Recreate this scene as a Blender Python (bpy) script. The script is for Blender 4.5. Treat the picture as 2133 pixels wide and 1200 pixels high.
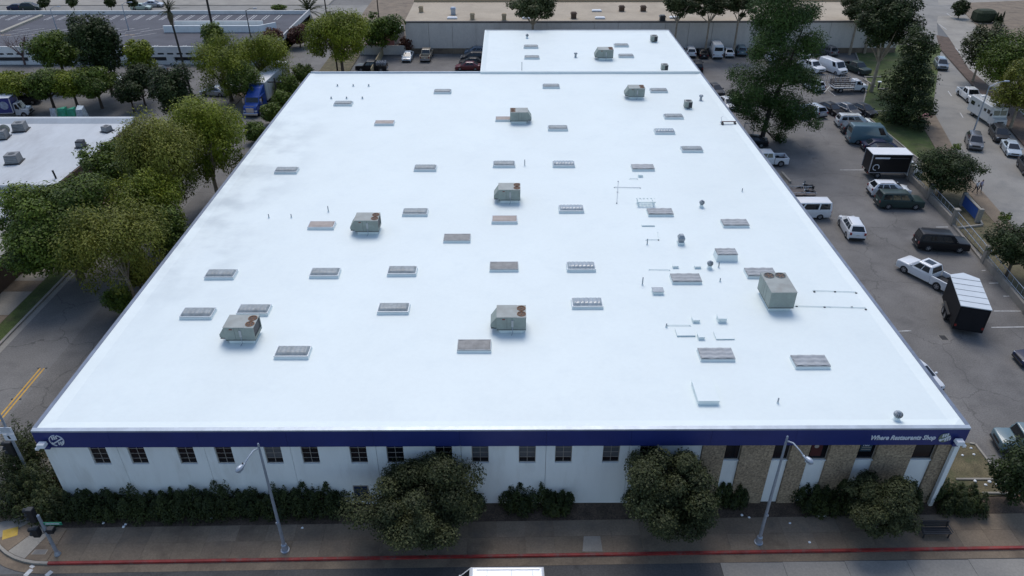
import bpy, math, random
import numpy as np
from mathutils import Vector, Matrix
R = math.radians
scene = bpy.context.scene
for o in list(bpy.data.objects):
    bpy.data.objects.remove(o)
col = scene.collection

# ------------------------------------------------------------------ camera
cam_d = bpy.data.cameras.new('camera')
cam = bpy.data.objects.new('camera', cam_d)
col.objects.link(cam)
cam.location = (0, 0, 38.94)
cam.rotation_euler = (R(90 - 32.62), 0, R(-0.26))
cam_d.sensor_width = 36.0
cam_d.lens = 36.0 * 1529.0 / 2133.0
cam_d.clip_start = 0.5
cam_d.clip_end = 6000
scene.camera = cam

# ------------------------------------------------------------------ sky and sun (bright overcast, light from behind the building)
SUN_EL, SUN_AZ = 58.0, 5.0          # azimuth measured from +Y towards -X
world = bpy.data.worlds.new('World')
scene.world = world
world.use_nodes = True
wn = world.node_tree.nodes
sky = wn.new('ShaderNodeTexSky')
sky.sky_type = 'NISHITA'
sky.sun_disc = False
sky.sun_elevation = R(SUN_EL)
sky.sun_rotation = R(-SUN_AZ)
sky.air_density = 1.0
sky.dust_density = 1.0
sky.ozone_density = 1.0
world.node_tree.links.new(sky.outputs[0], wn['Background'].inputs[0])
wn['Background'].inputs[1].default_value = 0.135
sun_d = bpy.data.lights.new('sun', 'SUN')
sun_d.energy = 1.5
sun_d.angle = R(32)
sun_d.color = (1.0, 0.96, 0.9)
sun = bpy.data.objects.new('sun', sun_d)
col.objects.link(sun)
_d = Vector((-math.sin(R(SUN_AZ)) * math.cos(R(SUN_EL)), math.cos(R(SUN_AZ)) * math.cos(R(SUN_EL)), math.sin(R(SUN_EL))))
sun.rotation_euler = _d.to_track_quat('Z', 'Y').to_euler()
sun.location = (0, 60, 80)
vs = scene.view_settings
vs.view_transform = 'Standard'
vs.look = 'None'
vs.exposure = 0.28
vs.gamma = 1.0
vs.use_curve_mapping = False

# ------------------------------------------------------------------ helpers
def tag(o, label=None, cat=None, group=None, kind=None):
    if label: o['label'] = label
    if cat: o['category'] = cat
    if group: o['group'] = group
    if kind: o['kind'] = kind
    return o

def empty(name, loc=(0, 0, 0), rz=0.0, label=None, cat=None, group=None):
    o = bpy.data.objects.new(name, None)
    o.empty_display_size = 0.3
    o.location = loc if len(loc) == 3 else (loc[0], loc[1], 0)
    o.rotation_euler = (0, 0, R(rz))
    col.objects.link(o)
    return tag(o, label, cat, group)

def link(name, me, parent=None, loc=(0, 0, 0), rz=0.0, mat=None):
    o = bpy.data.objects.new(name, me)
    col.objects.link(o)
    if parent is not None: o.parent = parent
    o.location = loc
    o.rotation_euler = (0, 0, R(rz))
    if mat is not None:
        if not me.materials: me.materials.append(mat)
        if me.materials[0] is not mat:
            o.material_slots[0].link = 'OBJECT'
            o.material_slots[0].material = mat
    return o

class MB:
    """collects geometry for one mesh"""
    def __init__(s):
        s.v, s.f, s.m = [], [], []
    def add(s, vs_, fs_, m=0):
        b = len(s.v)
        s.v.extend([tuple(p) for p in vs_])
        for f in fs_:
            s.f.append(tuple(b + i for i in f)); s.m.append(m)
        return s
    def box(s, x0, x1, y0, y1, z0, z1, m=0):
        return s.hexa([(x0, y0, z0), (x1, y0, z0), (x1, y1, z0), (x0, y1, z0), (x0, y0, z1), (x1, y0, z1), (x1, y1, z1), (x0, y1, z1)], m)
    def hexa(s, p, m=0):
        return s.add(p, [(3, 2, 1, 0), (4, 5, 6, 7), (0, 1, 5, 4), (1, 2, 6, 5), (2, 3, 7, 6), (3, 0, 4, 7)], m)
    def bevbox(s, x0, x1, y0, y1, z0, z1, b=0.03, m=0):
        v = []
        for z, d in ((z0, b), (z0 + b, 0), (z1 - b, 0), (z1, b)):
            c = b
            v += [(x0 + d + c, y0 + d, z), (x1 - d - c, y0 + d, z), (x1 - d, y0 + d + c, z), (x1 - d, y1 - d - c, z), (x1 - d - c, y1 - d, z), (x0 + d + c, y1 - d, z), (x0 + d, y1 - d - c, z), (x0 + d, y0 + d + c, z)]
        f = [tuple(range(7, -1, -1)), tuple(range(24, 32))]
        for k in range(3):
            for i in range(8):
                j = (i + 1) % 8
                f.append((8 * k + i, 8 * k + j, 8 * k + 8 + j, 8 * k + 8 + i))
        return s.add(v, f, m)
    def tube(s, pts, rad, n=8, m=0, caps=True):
        pts = [Vector(p) for p in pts]
        if not isinstance(rad, (list, tuple)): rad = [rad] * len(pts)
        rings = []
        for i, p in enumerate(pts):
            d = (pts[min(i + 1, len(pts) - 1)] - pts[max(i - 1, 0)]).normalized()
            a = d.cross(Vector((0, 0, 1)))
            if a.length < 1e-3: a = d.cross(Vector((1, 0, 0)))
            a.normalize(); b = d.cross(a)
            rings.append([p + (a * math.cos(2 * math.pi * k / n) + b * math.sin(2 * math.pi * k / n)) * rad[i] for k in range(n)])
        v = [q for r_ in rings for q in r_]
        f = []
        for i in range(len(pts) - 1):
            for k in range(n):
                j = (k + 1) % n
                f.append((i * n + k, i * n + n + k, i * n + n + j, i * n + j))
        if caps:
            f.append(tuple(range(n)))
            f.append(tuple(range((len(pts) - 1) * n + n - 1, (len(pts) - 1) * n - 1, -1)))
        return s.add(v, f, m)
    def lathe(s, prof, c=(0, 0, 0), n=16, m=0, axis='z', caps=True):
        v, f = [], []
        for r_, h in prof:
            for k in range(n):
                a = 2 * math.pi * k / n
                if axis == 'z': v.append((c[0] + r_ * math.cos(a), c[1] + r_ * math.sin(a), c[2] + h))
                elif axis == 'y': v.append((c[0] + r_ * math.cos(a), c[1] + h, c[2] - r_ * math.sin(a)))
                else: v.append((c[0] + h, c[1] + r_ * math.cos(a), c[2] + r_ * math.sin(a)))
        for i in range(len(prof) - 1):
            for k in range(n):
                j = (k + 1) % n
                f.append((i * n + k, i * n + j, i * n + n + j, i * n + n + k))
        if caps:
            f.append(tuple(range(n - 1, -1, -1)))
            f.append(tuple(range((len(prof) - 1) * n, len(prof) * n)))
        return s.add(v, f, m)
    def prism(s, poly, z0, z1, m=0):
        n = len(poly)
        a = sum(poly[i][0] * poly[(i + 1) % n][1] - poly[(i + 1) % n][0] * poly[i][1] for i in range(n))
        if a < 0: poly = poly[::-1]
        v = [(p[0], p[1], z0) for p in poly] + [(p[0], p[1], z1) for p in poly]
        f = [tuple(range(n - 1, -1, -1)), tuple(range(n, 2 * n))]
        for i in range(n):
            j = (i + 1) % n
            f.append((i, j, n + j, n + i))
        return s.add(v, f, m)
    def sheet(s, poly, z, m=0):
        n = len(poly)
        a = sum(poly[i][0] * poly[(i + 1) % n][1] - poly[(i + 1) % n][0] * poly[i][1] for i in range(n))
        if a < 0: poly = poly[::-1]
        return s.add([(p[0], p[1], z) for p in poly], [tuple(range(n))], m)
    def mesh(s, name, mats=(), smooth=False):
        me = bpy.data.meshes.new(name)
        me.from_pydata(s.v, [], s.f)
        for m in (mats if isinstance(mats, (list, tuple)) else [mats]):
            me.materials.append(m)
        if max(s.m, default=0) > 0:
            me.polygons.foreach_set('material_index', s.m)
        if smooth:
            me.polygons.foreach_set('use_smooth', [True] * len(me.polygons))
        me.update()
        return me
    def build(s, name, mats=(), parent=None, loc=(0, 0, 0), rz=0.0, smooth=False):
        return link(name, s.mesh(name, mats, smooth), parent, loc, rz)

def soften(me, off=0.045, seg=2, ang=28):
    import bmesh
    bm = bmesh.new(); bm.from_mesh(me)
    bmesh.ops.remove_doubles(bm, verts=bm.verts, dist=0.0005)
    bmesh.ops.recalc_face_normals(bm, faces=bm.faces)
    ed = [e_ for e_ in bm.edges if len(e_.link_faces) == 2 and e_.calc_face_angle(0) > R(ang)]
    bmesh.ops.bevel(bm, geom=ed, offset=off, offset_type='OFFSET', segments=seg, profile=0.6, affect='EDGES', clamp_overlap=True)
    bm.to_mesh(me); bm.free()
    me.polygons.foreach_set('use_smooth', [True] * len(me.polygons))
    me.set_sharp_from_angle(angle=R(40))
    return me

def struct(o):
    o['kind'] = 'structure'
    return o

def line(p, q, w):
    """a straight strip polygon of width w from p to q"""
    d = Vector((q[0] - p[0], q[1] - p[1])).normalized(); n_ = Vector((-d.y, d.x)) * w / 2
    return [(p[0] + n_.x, p[1] + n_.y), (p[0] - n_.x, p[1] - n_.y), (q[0] - n_.x, q[1] - n_.y), (q[0] + n_.x, q[1] + n_.y)]

# ------------------------------------------------------------------ materials
def nd(t, kind, **kw):
    n_ = t.nodes.new(kind)
    for k, v_ in kw.items(): setattr(n_, k, v_)
    return n_

MATS = {}
def mat(name, c, rough=0.7, metal=0.0, var=0.12, scale=1.5, fine=0.0, fine_scale=30.0, bump=0.0, bump_scale=25.0, coat=0.0, spec=0.5, coords='pos', stretch=None, dirt=None, dirt_scale=0.2, dirt_amt=0.5):
    """procedural principled material: large soft variation, fine speckle, optional stains and relief"""
    if name in MATS: return MATS[name]
    m = bpy.data.materials.new(name); m.use_nodes = True
    t = m.node_tree; b = t.nodes['Principled BSDF']; L = t.links.new
    b.inputs['Roughness'].default_value = rough
    b.inputs['Metallic'].default_value = metal
    b.inputs['Coat Weight'].default_value = coat
    b.inputs['Coat Roughness'].default_value = 0.08
    b.inputs['Specular IOR Level'].default_value = spec
    b.inputs['Base Color'].default_value = (*c, 1)
    if coords == 'pos':
        co = nd(t, 'ShaderNodeNewGeometry').outputs['Position']
    else:
        co = nd(t, 'ShaderNodeTexCoord').outputs['Object']
    if stretch:
        mp = nd(t, 'ShaderNodeMapping'); mp.inputs['Scale'].default_value = stretch
        L(co, mp.inputs['Vector']); co = mp.outputs[0]
    last = None
    def noise(sc, detail=4.0, ro=0.6):
        n_ = nd(t, 'ShaderNodeTexNoise'); n_.inputs['Scale'].default_value = sc; n_.inputs['Detail'].default_value = detail
        n_.inputs['Roughness'].default_value = ro
        L(co, n_.inputs['Vector']); return n_.outputs['Fac']
    def rng_(src, a, b_, lo, hi):
        r_ = nd(t, 'ShaderNodeMapRange'); r_.inputs[1].default_value = a; r_.inputs[2].default_value = b_
        r_.inputs[3].default_value = lo; r_.inputs[4].default_value = hi; L(src, r_.inputs[0]); return r_.outputs[0]
    val = None
    if var > 0: val = rng_(noise(scale), 0.3, 0.7, 1 - var, 1 + var)
    if fine > 0:
        f_ = rng_(noise(fine_scale, 2.0), 0.3, 0.7, 1 - fine, 1 + fine)
        if val is None: val = f_
        else:
            mu = nd(t, 'ShaderNodeMath', operation='MULTIPLY'); L(val, mu.inputs[0]); L(f_, mu.inputs[1]); val = mu.outputs[0]
    cur = None
    if val is not None:
        mx = nd(t, 'ShaderNodeVectorMath', operation='SCALE'); mx.inputs[0].default_value = c; L(val, mx.inputs['Scale'])
        cur = mx.outputs[0]
    if dirt is not None:
        d_ = rng_(noise(dirt_scale, 8.0, 0.65), 0.5, 0.72, 0.0, dirt_amt)
        mi = nd(t, 'ShaderNodeMix', data_type='RGBA')
        L(d_, mi.inputs['Factor'])
        if cur is not None: L(cur, mi.inputs[6])
        else: mi.inputs[6].default_value = (*c, 1)
        mi.inputs[7].default_value = (*dirt, 1)
        cur = mi.outputs[2]
    if cur is not None: L(cur, b.inputs['Base Color'])
    if bump > 0:
        bp = nd(t, 'ShaderNodeBump'); bp.inputs['Strength'].default_value = bump; bp.inputs['Distance'].default_value = 0.03
        L(noise(bump_scale, 3.0), bp.inputs['Height']); L(bp.outputs[0], b.inputs['Normal'])
    MATS[name] = m
    return m

def asphalt(name, c, crack=0.5, patch=0.25):
    """worn asphalt: patches, speckle, thin sealed cracks"""
    if name in MATS: return MATS[name]
    m = mat(name, c, 0.85, var=patch, scale=0.16, fine=0.22, fine_scale=9.0, bump=0.25, bump_scale=40, dirt=(c[0] * 0.5, c[1] * 0.5, c[2] * 0.52), dirt_scale=0.35, dirt_amt=0.55)
    t = m.node_tree; L = t.links.new; b = t.nodes['Principled BSDF']
    co = nd(t, 'ShaderNodeNewGeometry').outputs['Position']
    wob = nd(t, 'ShaderNodeTexNoise'); wob.inputs['Scale'].default_value = 0.5; wob.inputs['Detail'].default_value = 5
    L(co, wob.inputs['Vector'])
    ad = nd(t, 'ShaderNodeVectorMath', operation='MULTIPLY_ADD'); ad.inputs[1].default_value = (3, 3, 0)
    L(wob.outputs['Color'], ad.inputs[0]); L(co, ad.inputs[2])
    vo = nd(t, 'ShaderNodeTexVoronoi', feature='DISTANCE_TO_EDGE', voronoi_dimensions='2D'); vo.inputs['Scale'].default_value = 0.13
    L(ad.outputs[0], vo.inputs['Vector'])
    r_ = nd(t, 'ShaderNodeMapRange'); r_.inputs[1].default_value = 0.0; r_.inputs[2].default_value = 0.012; r_.inputs[3].default_value = crack; r_.inputs[4].default_value = 0
    L(vo.outputs['Distance'], r_.inputs[0])
    mi = nd(t, 'ShaderNodeMix', data_type='RGBA'); mi.inputs[7].default_value = (c[0] * 0.25, c[1] * 0.25, c[2] * 0.25, 1)
    src = b.inputs['Base Color'].links[0].from_socket
    L(r_.outputs[0], mi.inputs['Factor']); L(src, mi.inputs[6]); L(mi.outputs[2], b.inputs['Base Color'])
    return m

def leafmat(name, c1, c2, transl=0.16):
    if name in MATS: return MATS[name]
    m = bpy.data.materials.new(name); m.use_nodes = True
    t = m.node_tree; b = t.nodes['Principled BSDF']; L = t.links.new
    at = nd(t, 'ShaderNodeAttribute', attribute_name='var')
    mi = nd(t, 'ShaderNodeMix', data_type='RGBA'); mi.inputs[6].default_value = (*c1, 1); mi.inputs[7].default_value = (*c2, 1)
    L(at.outputs['Fac'], mi.inputs['Factor'])
    L(mi.outputs[2], b.inputs['Base Color'])
    b.inputs['Roughness'].default_value = 0.6
    b.inputs['Specular IOR Level'].default_value = 0.25
    tr = nd(t, 'ShaderNodeBsdfTranslucent'); L(mi.outputs[2], tr.inputs['Color'])
    ms = nd(t, 'ShaderNodeMixShader'); ms.inputs[0].default_value = transl
    L(b.outputs[0], ms.inputs[1]); L(tr.outputs[0], ms.inputs[2]); L(ms.outputs[0], t.nodes['Material Output'].inputs['Surface'])
    MATS[name] = m
    return m

def text_mesh(body, size, mat_, extrude=0.01, shear=0.0, bold=0.0, align='LEFT'):
    cu = bpy.data.curves.new('lettering', 'FONT')
    cu.body = body; cu.size = size; cu.extrude = extrude; cu.shear = shear; cu.offset = bold; cu.align_x = align; cu.resolution_u = 3
    o = bpy.data.objects.new('lettering', cu); col.objects.link(o)
    dg = bpy.context.evaluated_depsgraph_get(); dg.update()
    me = bpy.data.meshes.new_from_object(o.evaluated_get(dg))
    bpy.data.objects.remove(o); bpy.data.curves.remove(cu)
    me.materials.clear(); me.materials.append(mat_)
    return me

# ------------------------------------------------------------------ palette
A_LOT = asphalt('asphalt_lot', (0.155, 0.146, 0.137), 0.45)
A_STREET = asphalt('asphalt_street', (0.165, 0.155, 0.142), 0.55, 0.18)
A_FRONT = asphalt('asphalt_front', (0.085, 0.08, 0.076), 0.35)
A_DECK = asphalt('asphalt_deck', (0.085, 0.085, 0.1), 0.3, 0.15)
CONC = mat('concrete', (0.2, 0.152, 0.105), 0.85, var=0.18, scale=0.35, fine=0.14, fine_scale=8, bump=0.15, dirt=(0.085, 0.062, 0.045), dirt_scale=0.45, dirt_amt=0.85)
CONC_L = mat('concrete_light', (0.3, 0.275, 0.235), 0.85, var=0.14, scale=0.25, fine=0.1, fine_scale=7, dirt=(0.16, 0.15, 0.14), dirt_scale=0.3, dirt_amt=0.5)
CONC_ROAD = mat('concrete_road', (0.25, 0.235, 0.21), 0.85, var=0.14, scale=0.15, fine=0.1, fine_scale=7, dirt=(0.13, 0.13, 0.13), dirt_scale=0.25, dirt_amt=0.6)
KERB_RED = mat('red_kerb_paint', (0.26, 0.025, 0.022), 0.6, var=0.3, scale=1.2, dirt=(0.16, 0.1, 0.09), dirt_scale=2.2, dirt_amt=0.8)
DIRT = mat('planter_soil', (0.085, 0.06, 0.042), 0.95, var=0.35, scale=1.2, fine=0.4, fine_scale=9, bump=0.6, bump_scale=12)
DRY = mat('dry_lawn', (0.12, 0.1, 0.055), 0.95, var=0.35, scale=0.9, fine=0.35, fine_scale=10, bump=0.5, dirt=(0.06, 0.075, 0.028), dirt_scale=0.6, dirt_amt=0.8)
GRASSM = mat('lawn', (0.065, 0.09, 0.02), 0.95, var=0.35, scale=0.6, fine=0.4, fine_scale=11, bump=0.6, dirt=(0.13, 0.11, 0.06), dirt_scale=0.35, dirt_amt=0.8)
PAINT_W = mat('road_paint_white', (0.55, 0.55, 0.54), 0.7, var=0.2, scale=2, dirt=(0.13, 0.13, 0.13), dirt_scale=2.5, dirt_amt=0.8)
PAINT_Y = mat('road_paint_yellow', (0.62, 0.34, 0.035), 0.7, var=0.2, scale=2, dirt=(0.3, 0.2, 0.08), dirt_scale=2.5, dirt_amt=0.7)
TACTILE = mat('tactile_yellow', (0.55, 0.36, 0.06), 0.8, var=0.2, scale=3, dirt=(0.3, 0.24, 0.14), dirt_scale=3, dirt_amt=0.7)
ROOFW = mat('white_roof_coating', (0.76, 0.82, 0.8), 0.55, var=0.025, scale=0.12, fine=0.012, fine_scale=3.0, dirt=(0.66, 0.73, 0.735), dirt_scale=0.5, dirt_amt=0.3, bump=0.05, bump_scale=6)
WALLW = mat('white_wall_paint', (0.82, 0.84, 0.82), 0.75, var=0.05, scale=0.7, dirt=(0.56, 0.55, 0.5), dirt_scale=0.9, dirt_amt=0.45, stretch=(1, 1, 0.25))
NAVY = mat('navy_fascia', (0.022, 0.034, 0.16), 0.4, var=0.1, scale=0.5)
COPING = mat('coping_metal', (0.42, 0.47, 0.53), 0.45, metal=0.4, var=0.12, scale=1.5)
COPING_D = mat('coping_metal_dark', (0.16, 0.19, 0.25), 0.5, metal=0.3, var=0.2, scale=1.2)
STONE = mat('exposed_aggregate', (0.34, 0.26, 0.175), 0.9, var=0.18, scale=0.9, fine=0.5, fine_scale=7.0, bump=0.8, bump_scale=9, dirt=(0.15, 0.115, 0.08), dirt_scale=5.5, dirt_amt=0.7)
GLASS = mat('window_glass', (0.008, 0.009, 0.012), 0.12, var=0.0, spec=0.3)
GLASS_L = mat('window_glass_blinds', (0.09, 0.1, 0.11), 0.15, var=0.0, spec=0.6)
FRAMEW = mat('window_frame_paint', (0.36, 0.32, 0.28), 0.6, var=0.05)
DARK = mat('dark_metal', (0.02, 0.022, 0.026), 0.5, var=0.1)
BLACKP = mat('black_plastic', (0.012, 0.012, 0.014), 0.55, var=0.05)
STEEL = mat('galvanized_steel', (0.36, 0.4, 0.46), 0.45, metal=0.5, var=0.12, scale=3)
WHITE = mat('white_paint', (0.78, 0.79, 0.8), 0.5, var=0.03, scale=2)
TANW = mat('tan_stucco', (0.4, 0.31, 0.2), 0.9, var=0.1, scale=0.4, dirt=(0.26, 0.2, 0.13), dirt_scale=0.4, dirt_amt=0.5)
TANROOF = mat('tan_roof', (0.43, 0.36, 0.27), 0.9, var=0.1, scale=0.2, fine=0.08, fine_scale=4, dirt=(0.3, 0.24, 0.18), dirt_scale=0.18, dirt_amt=0.6)
TILT = mat('tilt_up_concrete', (0.6, 0.55, 0.49), 0.9, var=0.12, scale=0.35, fine=0.06, fine_scale=6, dirt=(0.42, 0.38, 0.34), dirt_scale=0.35, dirt_amt=0.6, stretch=(1, 1, 0.35))
DECKWALL = mat('garage_concrete', (0.72, 0.71, 0.68), 0.85, var=0.08, scale=0.4, dirt=(0.5, 0.5, 0.48), dirt_scale=0.5, dirt_amt=0.5, stretch=(1, 1, 0.3))
BROWNW = mat('brown_wall', (0.1, 0.065, 0.045), 0.9, var=0.15, scale=0.6)
PINK = mat('faded_red_paint', (0.42, 0.2, 0.19), 0.8, var=0.15, scale=1)
RUST = mat('rust_brown', (0.2, 0.1, 0.05), 0.85, var=0.4, scale=4, fine=0.3, fine_scale=20)

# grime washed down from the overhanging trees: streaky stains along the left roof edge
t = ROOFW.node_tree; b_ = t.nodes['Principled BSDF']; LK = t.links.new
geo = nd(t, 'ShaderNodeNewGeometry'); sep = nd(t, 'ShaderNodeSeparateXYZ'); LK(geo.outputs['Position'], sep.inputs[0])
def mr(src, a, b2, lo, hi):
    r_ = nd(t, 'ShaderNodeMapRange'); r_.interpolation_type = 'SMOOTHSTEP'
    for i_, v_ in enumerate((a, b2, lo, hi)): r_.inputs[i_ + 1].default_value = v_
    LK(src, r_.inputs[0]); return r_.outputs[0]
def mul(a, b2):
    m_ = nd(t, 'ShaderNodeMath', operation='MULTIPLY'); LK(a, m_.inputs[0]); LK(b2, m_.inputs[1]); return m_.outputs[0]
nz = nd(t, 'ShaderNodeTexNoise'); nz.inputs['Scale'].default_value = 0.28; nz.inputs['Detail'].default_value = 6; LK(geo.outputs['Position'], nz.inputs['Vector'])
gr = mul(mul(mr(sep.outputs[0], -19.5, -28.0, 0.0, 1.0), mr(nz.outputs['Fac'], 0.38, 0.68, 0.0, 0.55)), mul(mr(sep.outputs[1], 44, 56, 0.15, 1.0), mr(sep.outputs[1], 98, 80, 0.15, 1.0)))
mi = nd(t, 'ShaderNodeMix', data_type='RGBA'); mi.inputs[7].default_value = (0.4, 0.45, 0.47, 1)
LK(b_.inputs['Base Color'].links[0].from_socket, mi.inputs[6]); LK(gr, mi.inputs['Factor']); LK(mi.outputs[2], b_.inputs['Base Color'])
# ------------------------------------------------------------------ ground, roads, pavements
def fy(x, d=0.0):            # the front kerb runs very slightly askew to the building
    return 29.55 + 0.0145 * x + d
GROUND_M = mat('city_ground', (0.13, 0.13, 0.128), 0.9, var=0.2, scale=0.05, fine=0.12, fine_scale=3)
struct(MB().sheet([(-2500, -2500), (2500, -2500), (2500, 2500), (-2500, 2500)], -0.02).build('ground', GROUND_M))
struct(MB().sheet([(-260, -4), (260, -4), (260, fy(260, -0.6)), (-260, fy(-260, -0.6))], 0.0).build('front_road', A_FRONT))
struct(MB().sheet([(-44.0, fy(-44, -0.6)), (-34.6, fy(-34.6, -0.6)), (-34.6, 230), (-44.0, 230)], 0.004).build('side_road', A_STREET))
struct(MB().sheet([(28.0, 36.5), (47.2, 36.5), (50.9, 86), (55.45, 92), (55.45, 112), (62.3, 126), (67.9, 146), (-26.5, 146), (-26.5, 109.2), (28.0, 109.2)], 0.0).build('parking_lot', A_LOT))
struct(MB().sheet([(-120, 96.2), (-45.2, 96.2), (-45.2, 138.3), (-120, 138.3)], 0.002).build('side_parking_lot', A_LOT))
# darker newer lane of the side road (the seam is visible)
struct(MB().sheet([(-38.7, 40), (-34.62, 40), (-34.62, 104), (-38.3, 104)], 0.008).build('road_patch', asphalt('asphalt_patch', (0.14, 0.13, 0.118), 0.5)))
# concrete bus pad slabs in the front road
pad = struct(MB().box(13.0, 44, fy(13, -6), fy(13, -0.62), -0.1, 0.002).build('bus_pad', DARK))
_m = {}
for i in range(8):
    for j in range(2):
        me = MB().box(0.012, 3.87, 0.012, 2.68, 0.0, 0.018).mesh('slab', CONC_ROAD) if 'a' not in _m else _m['a']
        _m['a'] = me
        link('slab', me, pad, (13.05 + i * 3.88, fy(13, -6) + j * 2.69 + i * 0.05 + 0.012, -0.002))
# gutter and kerb, with the rounded corner on the left
def offset_path(d):
    """kerb line from far right to the corner and up the side road; d = distance inwards (towards the building)"""
    p = [(x, fy(x, d)) for x in (260, 120, 60, 31, 0, -20, -28.6)]
    cx, cy, rr = -28.7, fy(-28.7) + 5.9, 5.9
    for k in range(1, 12):
        a = R(-90 - k * 90 / 12)
        p.append((cx + (rr - d) * math.cos(a), cy + (rr - d) * math.sin(a)))
    p += [(-34.6 + d, cy), (-34.6 + d, 60), (-34.6 + d, 128)]
    return p
def ribbon(name, d0, d1, z0, z1, m, i0=0, i1=None):
    a, b_ = offset_path(d0)[i0:i1], offset_path(d1)[i0:i1]
    mb = MB()
    for i in range(len(a) - 1):
        mb.hexa([(*a[i], z0), (*b_[i], z0), (*b_[i + 1], z0), (*a[i + 1], z0), (*a[i], z1), (*b_[i], z1), (*b_[i + 1], z1), (*a[i + 1], z1)])
    mb.f = [f for f in mb.f]
    return mb.build(name, m)
struct(ribbon('gutter', -0.6, 0.0, -0.05, 0.012, CONC))
struct(ribbon('red_kerb', 0.0, 0.17, -0.05, 0.155, KERB_RED, 0, 7))
struct(ribbon('kerb', 0.0, 0.17, -0.05, 0.155, CONC_L, 6, None))
# front pavement: a bed and its slabs
side = struct(ribbon('pavement', 0.17, 2.75, -0.05, 0.118, CONC))
rng = random.Random(4)
_slabs = [MB().box(0.005, 1.845, 0.005, 1.27, 0, 0.03).mesh('slab', mm) for mm in
          (CONC, mat('concrete_b', (0.19, 0.143, 0.1), 0.85, var=0.2, scale=0.4, fine=0.14, fine_scale=8, dirt=(0.1, 0.09, 0.075), dirt_scale=0.6, dirt_amt=0.6),
           mat('concrete_c', (0.215, 0.166, 0.118), 0.85, var=0.2, scale=0.4, fine=0.14, fine_scale=8, dirt=(0.13, 0.11, 0.09), dirt_scale=0.6, dirt_amt=0.6))]
for i in range(35):
    x = -28.6 + i * 1.85
    for j in range(2):
        o = link('slab', rng.choice(_slabs), side, (x, fy(x) + 0.18 + j * 1.275, 0.115), math.degrees(math.atan(0.0145)))
# corner slabs (fan)
cx, cy = -28.7, fy(-28.7) + 5.9
for k in range(6):
    for (r0, r1) in ((3.2, 4.45), (4.47, 5.7)):
        a0, a1 = R(-90 - k * 15 - 0.2), R(-90 - k * 15 - 14.8)
        pl = [(cx + r_ * math.cos(a), cy + r_ * math.sin(a)) for r_, a in ((r0, a0), (r1, a0), (r1, (a0 + a1) / 2), (r1, a1), (r0, a1))]
        MB().prism(pl, 0.117, 0.145).build('slab', CONC_L if k % 2 else CONC, side)
for k in range(12):
    MB().box(-34.4, -32.0, 36.2 + k * 1.85, 38.03 + k * 1.85, 0.117, 0.145).build('slab', CONC if k % 3 else CONC_L, side)
struct(MB().prism([(-32, fy(-28, 2.72)), (-27, fy(-28, 2.72)), (36, fy(36, 2.72)), (36, 34.2), (28.9, 34.2), (28.9, 33.9), (-29.4, 33.9), (-29.4, 109), (-32, 109)], -0.05, 0.13).build('planter_bed', DIRT))
# tactile pad, utility covers, pavement repairs
tp = MB().prism([(-32.78, 31.68), (-31.95, 31.99), (-31.63, 31.30), (-32.40, 30.93)], 0.145, 0.152).build('tactile_paving', TACTILE)
tag(tp, 'yellow tactile paving pad at the rounded street corner', 'tactile pad')
def cover(name, pts, m, label, cat, z=0.146, t_=0.006):
    o = empty(name, pts[0], 0, label, cat)
    x0, y0 = pts[0]
    MB().prism([(p[0] - x0, p[1] - y0) for p in pts], z, z + t_).build('frame', CONC_L, o)
    c_ = (sum(p[0] for p in pts) / 4, sum(p[1] for p in pts) / 4)
    MB().prism([(c_[0] + (p[0] - c_[0]) * 0.88 - x0, c_[1] + (p[1] - c_[1]) * 0.88 - y0) for p in pts], z + t_, z + t_ + 0.006).build('lid', m, o)
    return o
cover('utility_cover', [(-29.97, 29.83), (-29.07, 29.83), (-29.07, 30.19), (-29.89, 30.19)], mat('cast_lid', (0.16, 0.15, 0.14), 0.7, var=0.15), 'grey utility cover at the corner near the signal pole', 'utility cover')
cover('utility_cover', [(4.56, 29.89), (5.83, 29.89), (5.80, 31.06), (4.75, 31.06)], CONC_L, 'pale square utility cover in the pavement by the red kerb', 'utility cover')
cover('drain_grate', [(38.31, 52.86), (38.95, 52.86), (38.98, 52.07), (38.30, 52.07)], DARK, 'small square drain with pale rim in the lot', 'drain', 0.0, 0.012)
# crosswalk bars, yellow centre line, reflectors
for i, (p, q) in enumerate((((-29.58, 28.38), (-29.43, 28.85)), ((-28.29, 28.37), (-28.12, 28.71)), ((-29.55, 28.96), (-29.47, 29.13)))):
    struct(MB().prism(line(p, q, 0.3), 0.0, 0.016).build('crosswalk_bar', PAINT_W))
for dx in (-0.16, 0.16):
    struct(MB().sheet(line((-39.25 + dx, 31), (-39.25 + dx, 48.5), 0.13), 0.012).build('centre_line', PAINT_Y))
for y in (48.5, 44.6, 40.6):
    for dx in (-0.33, 0.33):
        tag(MB().lathe([(0.09, 0), (0.06, 0.03)], n=8).build('road_stud', DARK, None, (-39.25 + dx, y, 0.012)), 'dark road stud beside the yellow centre line', 'road stud', 'road studs on the side road')
# far side of the side road
struct(MB().box(-44.6, -44.0, 30, 100, -0.05, 0.014).build('far_gutter', CONC_L))
struct(MB().box(-44.85, -44.6, 30, 97, -0.05, 0.15).build('far_kerb', CONC_L))
struct(MB().box(-46.4, -44.85, 52.0, 97, -0.05, 0.13).build('verge', GRASSM))
fs = struct(MB().box(-49.6, -46.4, 30, 97, -0.05, 0.118).build('far_pavement', CONC))
for k in range(24):
    MB().box(-49.55, -46.42, 30.2 + k * 2.0, 32.18 + k * 2.0, 0.117, 0.145).build('slab', CONC_L if k % 3 else CONC, fs)
struct(MB().box(-46.4, -44.85, 30, 51.98, -0.05, 0.135).build('corner_apron', CONC_L))
struct(MB().box(-75, -49.6, 30, 97, -0.05, 0.1).build('planting_bed', DIRT))
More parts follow.
